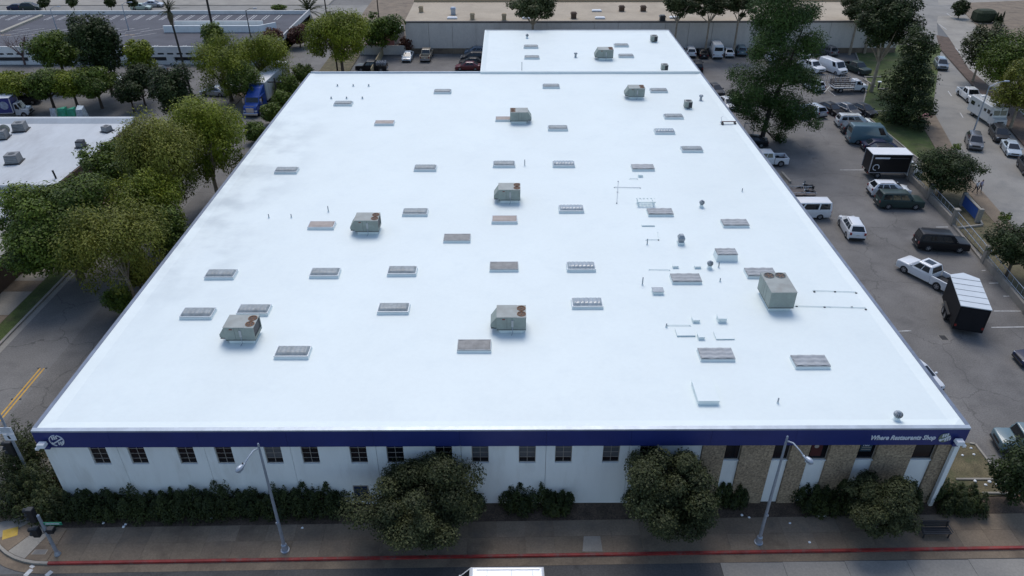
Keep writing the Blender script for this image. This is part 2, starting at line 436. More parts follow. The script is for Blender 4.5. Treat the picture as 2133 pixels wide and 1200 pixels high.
# ------------------------------------------------------------------ right side: lot edge, lawn, pavement, street, median
struct(MB().prism([(55.5, 91.5), (55.5, 112), (62.4, 126), (70, 152), (88, 152), (66.3, 111.3), (63.1, 109.8), (57.5, 89)], -0.05, 0.1).build('lawn', GRASSM))
for i, (p, q) in enumerate((((55.45, 91.5), (55.45, 112)), ((55.45, 112), (62.3, 126)), ((62.3, 126), (69.9, 152)), ((55.45, 112.1), (60.5, 112.1)))):
    struct(MB().prism(line(p, q, 0.2), -0.05, 0.16).build('lot_kerb', CONC_L))
struct(MB().prism([(46.9, 36.5), (47.6, 36.5), (51.6, 86), (55.4, 91.8), (57.6, 89.2), (55.0, 72), (52.2, 50), (51, 36.5)], -0.05, 0.09).build('dry_verge', DRY))
rp_ = struct(MB().prism([(51.0, 36.5), (52.2, 50), (55.0, 72), (57.6, 89.2), (63.15, 109.8), (66.3, 111.3), (66.6, 111.4), (63.5, 101), (59.4, 88), (56.7, 72), (54.2, 50), (53, 36.5)], -0.05, 0.12).build('street_pavement', CONC))
struct(MB().prism([(53.0, 36.5), (54.2, 50), (56.7, 72), (59.4, 88), (63.5, 101), (66.6, 111.4), (76, 141), (88, 178), (100, 215), (118, 215), (104, 185), (97, 172), (86.2, 149.3), (78, 118), (72.6, 98.4), (66.5, 76), (60, 50), (57, 30), (53, 30)], -0.03, 0.004).build('right_street', CONC_ROAD))
struct(MB().prism([(72.8, 98.4), (78.2, 118), (86.4, 149.3), (91, 160), (92.5, 158), (84.6, 135), (80.8, 113.8), (75.6, 93), (68, 68), (66.8, 76)], -0.05, 0.13).build('median', mat('median_soil', (0.11, 0.075, 0.055), 0.95, var=0.3, scale=0.8, fine=0.3, fine_scale=8)))
struct(MB().prism([(68.2, 68), (75.8, 93), (81.0, 113.8), (84.8, 135), (92.7, 158), (97, 172), (104, 185), (118, 215), (260, 215), (260, 36), (62, 36)], -0.03, 0.0).build('far_carriageway', CONC_L))
struct(MB().prism([(109.67, 186.21), (100.64, 156.84), (126, 150), (160, 200), (110.72, 191.68)], -0.05, 0.12).build('corner_pavement', CONC))
for p, q in (((63.20, 129.76), (66.57, 130.03)), ((62.57, 128.63), (62.84, 124.24)), ((62.70, 122.92), (64.60, 123.18)), ((35.45, 88.24), (35.61, 85.26))):
    struct(MB().prism(line(p, q, 0.25), -0.03, 0.3).build('planter_kerb', CONC_L))
# lane dashes on the right street
for p, q in (((103.79, 181.03), (102.80, 175.12)), ((90.08, 150.77), (89.00, 146.45)), ((96.62, 170.47), (95.77, 165.14)), ((74.43, 122.35), (73.70, 119.80)), ((70.84, 111.54), (70.15, 109.35))):
    struct(MB().sheet(line(p, q, 0.14), 0.01).build('lane_dash', PAINT_W))
# parking stripes
for p, q in (((43.54, 89.44), (48.59, 89.42)), ((47.70, 61.51), (50.38, 61.59)), ((48.28, 63.90), (48.73, 63.99)), ((47.80, 59.16), (48.82, 59.16)), ((45.45, 56.63), (48.29, 56.61)), ((43.77, 54.01), (46.78, 54.07)), ((35.01, 53.46), (36.25, 53.53)), ((48.30, 73.41), (49.66, 73.41)), ((51.75, 75.89), (53.42, 75.88)), ((54.29, 122.96), (54.36, 119.89)), ((52.82, 121.16), (55.32, 125.08)), ((45.37, 113.23), (45.62, 108.39))):
    struct(MB().sheet(line(p, q, 0.11), 0.006).build('stall_line', PAINT_W))
# stripes of the near left car park
for i in range(5):
    a = -66.0 + i * 2.6
    struct(MB().sheet(line((a, 97.8), (a + 1.2, 101.0), 0.1), 0.006).build('stall_line', PAINT_W))

# ------------------------------------------------------------------ the white-roofed warehouse
X0, X1, Y0, Y1, ZR = -29.55, 28.62, 33.5, 109.0, 6.94
AX0, AY1 = -4.2, 134.8
wh = empty('warehouse', (0, 33.8, 0), 0, 'long white-roofed warehouse with navy fascia and row of small windows', 'building')
def wpart(mb, name, m, parent=None, smooth=False):
    mb.v = [(x, y - 33.8, z) for x, y, z in mb.v] if parent is None or parent is wh else mb.v
    return mb.build(name, m, parent or wh, smooth=smooth)
# roof deck: flat field with the cant strip turned up at the edges, as one sheet
def roof(x0, x1, y0, y1, lip=0.3, cant=0.75, sides='lrfb'):
    xs = [x0, x0 + cant] + [x0 + cant + (x1 - x0 - 2 * cant) * k / 12 for k in range(1, 12)] + [x1 - cant, x1]
    ys = [y0, y0 + cant] + [y0 + cant + (y1 - y0 - 2 * cant) * k / 14 for k in range(1, 14)] + [y1 - cant, y1]
    v, f = [], []
    rr = random.Random(3)
    for j, y in enumerate(ys):
        for i, x in enumerate(xs):
            z = rr.uniform(-0.02, 0.02)
            if (i == 0 and 'l' in sides) or (i == len(xs) - 1 and 'r' in sides) or (j == 0 and 'f' in sides) or (j == len(ys) - 1 and 'b' in sides): z = lip
            v.append((x, y, ZR + z))
    n = len(xs)
    for j in range(len(ys) - 1):
        for i in range(n - 1):
            f.append((j * n + i, j * n + i + 1, (j + 1) * n + i + 1, (j + 1) * n + i))
    return MB().add(v, f)
wpart(roof(X0 + 0.22, X1 - 0.22, Y0 + 0.22, Y1 - 0.1, lip=0.17), 'roof', ROOFW)
wpart(roof(AX0 + 0.15, X1 - 0.2, Y1 + 0.1, AY1 - 0.15, lip=0.2, cant=0.6, sides='lrb'), 'rear_roof', ROOFW)
# copings
wpart(MB().hexa([(X0, Y0, 6.98), (X1, Y0, 6.98), (X1, Y0 + 0.26, 6.98), (X0, Y0 + 0.26, 6.98), (X0, Y0, 7.10), (X1, Y0, 7.10), (X1, Y0 + 0.26, 7.14), (X0, Y0 + 0.26, 7.14)]), 'front_coping', COPING)
wpart(MB().box(X0 - 0.03, X0 + 0.24, Y0 + 0.262, Y1, 6.7, 7.13), 'side_coping', COPING_D)
wpart(MB().box(X1 - 0.24, X1 + 0.03, Y0 + 0.262, AY1, 6.7, 7.13), 'side_coping', COPING_D)
wpart(MB().box(X0 + 0.25, AX0, Y1 - 0.12, Y1 + 0.12, 6.6, 7.3), 'rear_coping', COPING)
wpart(MB().bevbox(AX0, X1 - 0.25, Y1 - 0.3, Y1 + 0.3, 6.9, 7.36, 0.08), 'roof_ridge', ROOFW)
wpart(MB().box(AX0 - 0.03, AX0 + 0.16, Y1 + 0.13, AY1, 6.7, 7.16), 'side_coping', ROOFW)
wpart(MB().box(AX0 - 0.03, X1 + 0.02, AY1 + 0.002, AY1 + 0.2, 6.6, 7.17), 'rear_coping', COPING)
# long cable or conduit lying across the roof near the rear edge seam
# walls (core)
wpart(MB().box(X0 + 0.05, X1 - 0.05, 34.1, Y1 - 0.05, 0.0, 6.69), 'wall', WALLW)
wpart(MB().box(AX0 + 0.05, X1 - 0.05, Y1 - 0.04, AY1 - 0.05, 0.0, 6.69), 'rear_wall', mat('grey_block', (0.36, 0.37, 0.38), 0.85, var=0.12, scale=0.5))
# navy fascia in sheet panels
xs = [X0, -24.9, -19.4, -13.9, -8.5, -3.1, 2.3, 7.6, 12.6, 17.9, 23.2, X1]
for a, b_ in zip(xs[:-1], xs[1:]):
    wpart(MB().box(a + (0 if a == X0 else 0.006), b_ - (0 if b_ == X1 else 0.006), Y0 + 0.02, 34.09, 5.68, 6.975), 'fascia_panel', NAVY)
# wall panels with joints; windows set in
JX = [-29.5, -24.87, -19.37, -13.92, -8.49, -3.09, 2.32, 7.62, 12.25]
WX = [-26.14, -23.72, -20.61, -18.2, -15.07, -12.73, -9.65, -7.3, -4.2, -1.88, 1.13, 3.45, 6.5, 8.85]
def wall_with_holes(x0, x1, z0, z1, holes, yf, yb):
    mb = MB()
    cuts = sorted({x0, x1, *[h[0] for h in holes], *[h[1] for h in holes]})
    for a, b_ in zip(cuts[:-1], cuts[1:]):
        hs = [h for h in holes if h[0] <= a + 1e-6 and h[1] >= b_ - 1e-6]
        if hs:
            h = hs[0]
            if h[2] > z0: mb.box(a, b_, yf, yb, z0, h[2])
            if h[3] < z1: mb.box(a, b_, yf, yb, h[3], z1)
        else: mb.box(a, b_, yf, yb, z0, z1)
    return mb
def window(xc, w, z0, z1, parent, glass, cols=2, rows=4, y=33.8):
    wd = empty('window', (xc, y - 33.8 + 0.14, 0)); wd.parent = wh
    fr = MB()
    for a, b_, c, d in ((-w / 2, -w / 2 + 0.035, z0, z1), (w / 2 - 0.035, w / 2, z0, z1)): fr.box(a, b_, -0.03, 0.03, c, d)
    fr.box(-w / 2 + 0.035, w / 2 - 0.035, -0.03, 0.03, z0, z0 + 0.035); fr.box(-w / 2 + 0.035, w / 2 - 0.035, -0.03, 0.03, z1 - 0.035, z1)
    fr.build('frame', FRAMEW, wd)
    if cols > 1:
        mu = MB().box(-0.014, 0.014, -0.028, 0.02, z0 + 0.035, z1 - 0.035)
        for k in range(1, rows):
            zz = z0 + (z1 - z0) * k / rows
            for s in (-1, 1): mu.box(*sorted((s * 0.0185, s * (w / 2 - 0.036))), -0.026, 0.02, zz - 0.012, zz + 0.012)
        mu.build('glazing_bar', FRAMEW, wd)
    for i in range(cols):
        for k in range(rows):
            x_0, x_1 = -w / 2 + 0.04 + (w - 0.08) * i / cols, -w / 2 + 0.04 + (w - 0.08) * (i + 1) / cols
            z_0, z_1 = z0 + 0.04 + (z1 - z0 - 0.08) * k / rows, z0 + 0.04 + (z1 - z0 - 0.08) * (k + 1) / rows
            MB().box(x_0 + 0.003, x_1 - 0.003, 0.0, 0.012, z_0 + 0.003, z_1 - 0.003).build('pane', glass if not callable(glass) else glass(k), wd)
    return wd
for a, b_ in zip(JX[:-1], JX[1:]):
    hs = [(x - 0.54, x + 0.54, 3.9, 5.62) for x in WX if a < x < b_]
    if a < -10.6 < b_: hs = hs
    wpart(wall_with_holes(a + 0.012, b_ - 0.012, 0.0, 5.675, hs, 33.8, 34.09), 'wall_panel', WALLW)
blind = {4, 9, 10, 11, 12}
for i, x in enumerate(WX):
    window(x, 1.08, 3.9, 5.62, wh, (lambda k: GLASS if k == 0 else GLASS_L) if i in blind else GLASS)
# low ground floor windows behind the trees
for x in (-9.85,):
    wd = empty('window', (x, -0.02, 0)); wd.parent = wh
    MB().box(-0.5, 0.5, -0.02, 0.019, 0.5, 1.9).build('frame', FRAMEW, wd)
    MB().box(-0.44, 0.44, -0.035, -0.021, 0.56, 1.84).build('pane', mat('window_glass_blue', (0.03, 0.045, 0.09), 0.08, var=0), wd)
# exposed aggregate bay on the right with white strips under tall dark windows
SW = [(13.75, 14.75), (16.85, 17.92), (19.15, 20.4), (22.25, 23.42), (25.8, 27.2)]
edges = [12.262] + [e for s in SW for e in s] + [28.3]
for i in range(0, len(edges), 2):
    wpart(MB().box(edges[i] + 0.01, edges[i + 1] - 0.01, 33.72, 34.09, 0.0, 5.675), 'stone_panel', STONE)
for k, (a, b_) in enumerate(SW):
    wpart(MB().box(a + 0.002, b_ - 0.002, 33.86, 34.08, 0.0, 4.02), 'white_panel', WALLW)
    wpart(MB().box(a - 0.004, b_ + 0.004, 33.78, 33.9, 4.022, 4.08), 'sill', WALLW)
    window((a + b_) / 2, b_ - a - 0.02, 4.09, 5.66, wh, GLASS, 1, 1)
wpart(MB().box(28.31, 28.57, 33.66, 34.09, 0, 5.675), 'corner_trim', WALLW)
# signs in two of the stone bay windows
sg = MB().box(22.42, 23.15, 33.9, 33.925, 4.75, 5.55).build('window_sign', mat('teal_sign', (0.03, 0.06, 0.085), 0.5, var=0))
tag(sg, 'dark teal window sign with white number beside the stone panels', 'sign')
o = link('number', text_mesh('100', 0.3, WHITE, 0.004, bold=0.004), sg, (22.5, 33.895, 5.22)); o.rotation_euler = (R(90), 0, 0)
for z in (5.08, 4.9): MB().box(22.5, 23.1, 33.893, 33.899, z, z + 0.05).build('lettering_line', FRAMEW, sg)
sg = MB().box(19.3, 20.0, 33.9, 33.925, 4.35, 5.5).build('window_poster', mat('dark_red_poster', (0.07, 0.014, 0.016), 0.5, var=0.1))
tag(sg, 'dark red poster with pale round mark in a window', 'poster')
MB().lathe([(0.15, 0), (0.15, 0.01)], (19.6, 33.89, 5.2), 20, axis='y').build('round_mark', FRAMEW, sg)
# lettering and round emblems on the fascia
SIGNW = mat('sign_white', (0.72, 0.74, 0.78), 0.5, var=0.03)
me = text_mesh('Where Restaurants Shop', 0.5, SIGNW, 0.02, shear=0.22, bold=0.012)
o = link('fascia_lettering', me, None, (22.55, Y0 - 0.005, 6.16)); o.rotation_euler = (R(90), 0, 0)
w_ = max(v.co.x for v in me.vertices)
o.scale = (4.1 / w_, 1.0, 1.0)
tag(o, 'white italic lettering Where Restaurants Shop on the navy fascia', 'sign')
LOGO_G = mat('emblem_olive', (0.2, 0.23, 0.17), 0.6, var=0.1)
def emblem(x, z, r_, ringm, slashm, label, green=False):
    e = empty('round_emblem', (x, Y0, z), 0, label, 'emblem')
    ring = MB()
    n = 28
    for k in range(n):
        if not green and k in (20, 21, 22, 6): continue
        a0, a1 = 2 * math.pi * k / n, 2 * math.pi * (k + 1) / n
        ring.hexa([(r_ * math.cos(a0), -0.03, r_ * math.sin(a0)), ((r_ - 0.05) * math.cos(a0), -0.03, (r_ - 0.05) * math.sin(a0)), ((r_ - 0.05) * math.cos(a1), -0.03, (r_ - 0.05) * math.sin(a1)), (r_ * math.cos(a1), -0.03, r_ * math.sin(a1)),
                   (r_ * math.cos(a0), 0.018, r_ * math.sin(a0)), ((r_ - 0.05) * math.cos(a0), 0.018, (r_ - 0.05) * math.sin(a0)), ((r_ - 0.05) * math.cos(a1), 0.018, (r_ - 0.05) * math.sin(a1)), (r_ * math.cos(a1), 0.018, r_ * math.sin(a1))])
    ring.build('ring', ringm, e)
    if green: MB().lathe([(r_ - 0.06, 0), (r_ - 0.06, 0.03)], (0, -0.012, 0), 28, axis='y').build('disc', LOGO_G, e)
    s = MB(); d = 0.62 * r_
    s.hexa([(-d, -0.05, -d * 0.55 - 0.05), (-d + 0.05, -0.05, -d * 0.55 - 0.1), (d + 0.12, -0.05, d * 0.5), (d + 0.08, -0.05, d * 0.5 + 0.09), (-d, -0.014, -d * 0.55 - 0.05), (-d + 0.05, -0.014, -d * 0.55 - 0.1), (d + 0.12, -0.014, d * 0.5), (d + 0.08, -0.014, d * 0.5 + 0.09)])
    s.lathe([(0.09, 0), (0.09, 0.03)], (-d, -0.055, -d * 0.55 - 0.05), 12, axis='y')
    s.build('slash', slashm, e)
    for (tx, tz, sz) in ((-0.5 * r_, 0.2 * r_, 0.24), (0.12 * r_, -0.72 * r_, 0.22)):
        for q in range(3):
            MB().box(tx + q * 0.13, tx + q * 0.13 + 0.085, -0.045, -0.016, tz + 0.04 * q, tz + sz + 0.04 * q).build('stroke', slashm, e)
    return e
emblem(-28.2, 6.3, 0.46, SIGNW, SIGNW, 'round white outline emblem at the left end of the fascia')
emblem(27.2, 6.3, 0.36, LOGO_G, SIGNW, 'round olive emblem at the right end of the fascia', True)
# flood lights at both fascia corners, with brackets
def flood(x, label):
    e = empty('flood_light', (x, Y0 - 0.0, 5.9), 0, label, 'flood light', 'flood lights at the fascia corners')
    s = 1 if x > 0 else -1
    MB().tube([(0, 0.03, 0.1), (0, -0.25, 0.15), (0, -0.4, 0.3)], 0.035, 6).build('bracket', DARK, e)
    MB().hexa([(-0.24, -0.55, 0.25), (0.24, -0.55, 0.25), (0.24, -0.13, 0.25), (-0.24, -0.13, 0.25), (-0.22, -0.51, 0.5), (0.22, -0.51, 0.5), (0.22, -0.17, 0.5), (-0.22, -0.17, 0.5)]).build('housing', WHITE, e)
    MB().box(-0.2, 0.2, -0.51, -0.17, 0.235, 0.249).build('lens', GLASS_L, e)
    MB().bevbox(s * 0.32 - 0.12, s * 0.32 + 0.12, -0.5, -0.2, 0.02, 0.2, 0.03).build('side_housing', WHITE, e)
    MB().tube([(0.0, -0.02, 0.08), (s * 0.3, -0.1, 0.04)], 0.03, 6).build('arm', DARK, e)
    MB().box(-0.16, 0.2, -0.14, -0.002, -0.22, 0.06).build('control_box', NAVY, e)
flood(-28.95, 'white flood light at the left corner of the navy fascia')
flood(27.98, 'white flood light at the right corner of the navy fascia')
# downpipe leaning white column at the right corner
tag(MB().bevbox(28.05, 28.3, 33.4, 33.66, 0.13, 5.66, 0.02).build('corner_downpipe', WALLW), 'white square downpipe at the right corner of the front wall', 'downpipe')

# ------------------------------------------------------------------ long concrete building behind
bb = empty('concrete_building', (25, 146.3, 0), 0, 'long grey concrete building with tan flat roof behind the warehouse', 'building')
BX0, BX1, BH = -20.0, 76.0, 6.1
MB().box(BX0 - 25, BX1 - 25, 0.22, 18.0, 0, BH - 0.05).build('wall', TILT, bb)
px = [BX0 + 4.57 * k for k in range(22)]
for a, b_ in zip(px[:-1], px[1:]):
    b_ = min(b_, BX1)
    MB().box(a - 25 + 0.03, b_ - 25 - 0.03, 0.0, 0.218, 1.02, BH - 0.3).build('wall_panel', TILT, bb)
    MB().box(a - 25 + 0.03, b_ - 25 - 0.03, -0.04, 0.218, 0.0, 1.0).build('base_panel', CONC, bb)
MB().box(BX0 - 25 - 0.05, BX1 - 25, -0.06, 0.3, BH - 0.28, BH).build('coping', mat('dark_coping', (0.1, 0.09, 0.085), 0.7), bb)
MB().box(BX0 - 25 + 0.05, BX1 - 25, 0.301, 17.4, BH - 0.04, BH + 0.02).build('roof', TANROOF, bb)
MB().box(BX0 - 25, BX1 - 25, 17.41, 17.9, BH - 0.04, BH + 0.5).build('rear_parapet', TANW, bb)
# pink low yard wall and fence at its left
yw = MB().box(-29.0, -20.1, 145.6, 146.0, 0, 1.7).build('yard_wall', TILT); tag(yw, 'low grey block wall beside the long concrete building', 'wall')
fw_ = empty('tan_fence', (-24.5, 138, 0), 0, 'tan board fence at the left edge of the rear lot', 'fence')
for k in range(12):
    MB().box(-0.06, 0.06, -7 + k * 1.3, -5.75 + k * 1.3, 0, 1.5).build('board', mat('tan_board', (0.36, 0.29, 0.17), 0.85, var=0.2), fw_)

# ------------------------------------------------------------------ buildings at the very top of the view
def far_building(x0, x1, y0, y1, h, wm, rm, label, name='building', wins=0):
    e = empty(name, ((x0 + x1) / 2, y0, 0), 0, label, 'building')
    w2 = (x1 - x0) / 2
    MB().box(-w2, w2, 0, y1 - y0, 0, h).build('wall', wm, e)
    MB().box(-w2 - 0.1, w2 + 0.1, -0.1, y1 - y0 + 0.1, h + 0.002, h + 0.35).build('roof', rm, e)
    for k in range(wins):
        x = -w2 + (k + 0.5) * 2 * w2 / wins
        wd = MB().box(x - 0.8, x + 0.8, -0.06, -0.002, h - 2.6, h - 1.0).build('window', FRAMEW, e)
        MB().box(x - 0.7, x + 0.7, -0.075, -0.061, h - 2.5, h - 1.1).build('pane', GLASS, wd)
    return e
far_building(-8, 17, 186, 205, 4.6, TANW, TANROOF, 'tan stucco building beyond the long concrete building', wins=4)
far_building(24, 42, 190, 215, 5.2, TANW, TANROOF, 'tan building with square parapet at the top centre', wins=3)
far_building(46, 78, 178, 200, 5.0, TANW, TANROOF, 'wide tan building behind the eucalyptus trees', wins=5)
far_building(128, 165, 150, 178, 5.0, CONC_L, CONC_L, 'pale flat-roofed building at the upper right edge', wins=4)

# ------------------------------------------------------------------ parking structure (upper left)
ps = empty('parking_garage', (-82, 139, 0), 0, 'low concrete parking garage with open top deck and white ramp walls', 'building')
DZ = 2.35
DX0, DX1, DY0, DY1 = -150.0, -44.0, 139.0, 170.0
def pp(mb, name, m):
    mb.v = [(x + 82, y - 139, z) for x, y, z in mb.v]
    return mb.build(name, m, ps)
pp(MB().box(DX0, DX1, DY0 + 0.6, DY1, 0, DZ - 0.25), 'core', DARK)  # solid block coloured dark in place of the shaded interior behind the openings
pp(MB().box(DX0, DX1, DY0 + 0.3, DY1, DZ - 0.24, DZ), 'deck', A_DECK)
# facade: parapet, slot row, beam, openings between piers
pp(MB().box(DX0, DX1, DY0, DY0 + 0.29, 2.12, 3.3), 'parapet', DECKWALL)
x = DX0
k = 0
while x < DX1 - 0.2:
    pp(MB().box(x, min(x + 0.55, DX1), DY0 + 0.02, DY0 + 0.28, 1.78, 2.118), 'slot_post', DECKWALL)
    x += 1.75
pp(MB().box(DX0, DX1, DY0 + 0.01, DY0 + 0.29, 1.36, 1.778), 'spandrel', DECKWALL)
x = DX0
while x < DX1 - 0.2:
    pp(MB().box(x, min(x + 1.4, DX1), DY0 + 0.03, DY0 + 0.5, 0.62, 1.358), 'pier', DECKWALL)
    x += 8.6
pp(MB().box(DX0, DX1, DY0 - 0.02, DY0 + 0.55, 0, 0.618), 'base_wall', DECKWALL)
pp(MB().box(DX1 - 0.3, DX1, DY0 + 0.31, DY1 + 0.4, 0.0, 3.3), 'side_wall', mat('white_side_wall', (0.5, 0.5, 0.49), 0.85, var=0.08))
pp(MB().box(DX0, DX1 - 0.31, DY1 + 0.002, DY1 + 0.35, 0, 3.1), 'rear_parapet', DECKWALL)
# ramp walls on the deck
pp(MB().box(-69.5, -51.2, 158.6, 158.9, DZ + 0.002, DZ + 1.1), 'ramp_wall', WALLW)
pp(MB().prism([(-69.8, 153.6), (-50.5, 153.6), (-47.8, 156.6), (-48.0, 156.8), (-50.6, 153.95), (-69.8, 153.95)], DZ + 0.002, DZ + 1.3), 'ramp_wall', WALLW)
pp(MB().box(-69.4, -51.0, 154.0, 158.58, DZ + 0.002, DZ + 0.02), 'ramp_floor', CONC_L)
pp(MB().prism([(-102.91, 153.43), (-102.06, 152.64), (-101.92, 167.96), (-102.80, 168.43)], DZ + 0.003, DZ + 0.35), 'deck_kerb', mat('tan_kerb', (0.36, 0.33, 0.27), 0.85))
def dl(p, q, w=0.17, m=PAINT_W): pp(MB().sheet(line(p, q, w), DZ + 0.008), 'stall_line', m)
for k in range(26):
    xx = -119 + k * 2.75
    if -70 < xx < -50 and False: continue
    for d in (-0.28, 0.28): dl((xx + d, 169.2), (xx + d, 164.6))
for k in range(24):
    xx = -117 + k * 2.75
    for d in (-0.22, 0.22): dl((xx + d, 140.0), (xx + d + 0.2, 143.6))
for k in range(13):
    xx = -112 + k * 3.1
    dl((xx, 150), (xx + 3.6, 153.2), 0.13); 
    if k % 2: dl((xx + 1, 151.6), (xx + 3.0, 151.65), 0.13, PAINT_Y)
    dl((xx + 3.6, 157.2), (xx, 154), 0.13)
# street and pavements beyond the garage
struct(MB().box(-260, -40, 171.5, 178.4, -0.05, 0.15).build('upper_pavement', CONC_L))
struct(MB().box(-260, 120, 178.4, 190.5, -0.03, 0.006).build('upper_road', CONC_ROAD))
struct(MB().box(-260, -44.5, 190.5, 230, -0.05, 0.14).build('upper_far_pavement', CONC_L))
for x, nth in ((-125, 'first'), (-104.5, 'second'), (-86, 'third'), (-70, 'fourth'), (-58, 'fifth')):
    tag(MB().box(x - 4, x + 4, 200.5, 201.7, 0.1, 1.2).build('clipped_hedge', leafmat('hedge_leaf', (0.02, 0.035, 0.014), (0.04, 0.06, 0.02))), 'dark clipped hedge beyond the upper street, ' + nth + ' from the left', 'hedge', 'clipped hedges beyond the upper street')
struct(MB().box(-34.5, -21.5, 147, 200, -0.05, 0.11).build('yard', CONC))
struct(MB().box(-45.3, -44.02, 97, 171, -0.05, 0.12).build('kerb_strip', CONC))
struct(MB().box(-34.58, -29.0, 109.5, 146.0, -0.05, 0.12).build('rear_verge', DRY))

# ------------------------------------------------------------------ white-roofed building on the left
lb = empty('flat_roof_building', (-60, 76, 0), 0, 'low building with dirty white flat roof on the left', 'building')
LROOF = mat('dirty_white_roof', (0.52, 0.54, 0.55), 0.75, var=0.1, scale=0.2, fine=0.03, fine_scale=3, dirt=(0.33, 0.33, 0.33), dirt_scale=0.3, dirt_amt=0.6, stretch=(1, 0.4, 1))
def lp(mb, name, m):
    mb.v = [(x + 60, y - 76, z) for x, y, z in mb.v]
    return mb.build(name, m, lb)
lp(MB().box(-120, -50.8, 75.5, 97.0, 0, 4.15), 'wall', BROWNW)
lp(MB().box(-119.8, -51.0, 75.7, 96.4, 4.16, 4.22), 'roof', LROOF)
lp(MB().hexa([(-119.8, 95.6, 4.221), (-50.9, 95.6, 4.221), (-50.9, 96.9, 4.221), (-119.8, 96.9, 4.221), (-119.8, 96.3, 4.75), (-50.9, 96.3, 4.75), (-50.9, 96.9, 4.75), (-119.8, 96.9, 4.75)]), 'rear_parapet', LROOF)
lp(MB().box(-119.8, -50.9, 75.3, 75.69, 3.6, 4.5), 'front_parapet', LROOF)
# lower cluttered front section and its brown street wall
lo = empty('low_brown_building', (-55, 56, 0), 0, 'low brown-walled building with cluttered pale roof at the left edge', 'building')
def lq(mb, name, m):
    mb.v = [(x + 55, y - 56, z) for x, y, z in mb.v]
    return mb.build(name, m, lo)
lq(MB().box(-100, -49.3, 52, 75.2, 0, 3.0), 'wall', BROWNW)
lq(MB().box(-100, -49.1, 51.8, 75.25, 3.002, 3.25), 'roof', mat('tan_gravel_roof', (0.34, 0.32, 0.28), 0.9, var=0.15, scale=0.4, dirt=(0.2, 0.18, 0.15), dirt_scale=0.5, dirt_amt=0.6))
lq(MB().box(-99, -53.5, 62, 74.9, 3.26, 3.45), 'raised_roof', LROOF)

# ------------------------------------------------------------------ roof equipment
ACRYL = mat('weathered_acrylic', (0.27, 0.3, 0.31), 0.42, var=0.22, scale=2.5, spec=0.45, dirt=(0.2, 0.21, 0.2), dirt_scale=1.5, dirt_amt=0.5)
ACRYL_L = mat('clear_acrylic', (0.34, 0.38, 0.4), 0.25, var=0.2, scale=2.5, coat=0.3, spec=0.6)
ACRYL_C = mat('corrugated_fibreglass', (0.36, 0.375, 0.385), 0.55, var=0.15, scale=2.0, dirt=(0.26, 0.27, 0.28), dirt_scale=1.5, dirt_amt=0.6)
ACRYL_B = mat('browned_acrylic', (0.36, 0.3, 0.265), 0.55, var=0.18, scale=1.5)
ACRYL_G = mat('aged_fibreglass', (0.26, 0.255, 0.245), 0.65, var=0.2, scale=2.0, dirt=(0.15, 0.145, 0.14), dirt_scale=1.2, dirt_amt=0.6)
ALU = mat('skylight_frame', (0.5, 0.54, 0.58), 0.4, metal=0.5, var=0.08)
ROOFW_C = ROOFW
def dome_mesh(kind, w, d):
    nx, ny = 42, 16
    v, f = [], []
    for j in range(ny + 1):
        t = j / ny
        for i in range(nx + 1):
            s = i / nx
            ex = min(1.0, min(s, 1 - s) / 0.09); ey = min(1.0, min(t, 1 - t) / 0.3)
            base = math.sin(math.pi / 2 * ex) ** 0.7 * math.sin(math.pi / 2 * ey) ** 0.8 if ex > 0 and ey > 0 else 0
            if kind in ('ribbed', 'clear'): z = 0.17 * base + (0.014 if kind == 'ribbed' else 0.04) * base * abs(math.sin(math.pi * s * 7))
            elif kind == 'corrugated': z = 0.05 + 0.035 * math.sin(t * 2 * math.pi * 2.5 + 0.5 * math.sin(s * 17)) + 0.008 * math.sin(s * 11)
            elif kind == 'aged': z = 0.07 * base + 0.02 * math.sin(9 * s + 4 * t)
            else: z = 0.1 * base
            v.append((-w / 2 + w * s, -d / 2 + d * t, z))
    n = nx + 1
    for j in range(ny):
        for i in range(nx):
            f.append((j * n + i, j * n + i + 1, (j + 1) * n + i + 1, (j + 1) * n + i))
    return MB().add(v, f).mesh('dome', {'ribbed': ACRYL, 'clear': ACRYL_L, 'corrugated': ACRYL_C, 'aged': ACRYL_G, 'brown': ACRYL_B}[kind], smooth=True)
_sk = {}
def skylight(p, kind, label, w=2.4, d=1.25, h=0.2, rz=0):
    key = (kind, w, d, h)
    if key not in _sk:
        curb = MB().hexa([(-w / 2 - 0.06, -d / 2 - 0.06, -0.05), (w / 2 + 0.06, -d / 2 - 0.06, -0.05), (w / 2 + 0.06, d / 2 + 0.06, -0.05), (-w / 2 - 0.06, d / 2 + 0.06, -0.05), (-w / 2 + 0.03, -d / 2 + 0.03, h), (w / 2 - 0.03, -d / 2 + 0.03, h), (w / 2 - 0.03, d / 2 - 0.03, h), (-w / 2 + 0.03, d / 2 - 0.03, h)]).mesh('curb', ROOFW)
        fr = MB()
        for a in ((-w / 2, w / 2, -d / 2, -d / 2 + 0.06), (-w / 2, w / 2, d / 2 - 0.06, d / 2), (-w / 2, -w / 2 + 0.06, -d / 2 + 0.06, d / 2 - 0.06), (w / 2 - 0.06, w / 2, -d / 2 + 0.06, d / 2 - 0.06)):
            fr.box(*a, h + 0.002, h + 0.07)
        _sk[key] = (curb, fr.mesh('frame', ALU if kind not in ('corrugated', 'aged') else ACRYL_C), dome_mesh(kind, w - 0.08, d - 0.08))
    c, fr, dm = _sk[key]
    e = empty('skylight', (*p, ZR), rz, label, 'skylight', 'skylights on the white roof')
    link('curb', c, e); link('frame', fr, e); link('dome', dm, e, (0, 0, h + 0.05))
    return e
RB, CL, CO, AG, BR = 'ribbed', 'clear', 'corrugated', 'aged', 'brown'
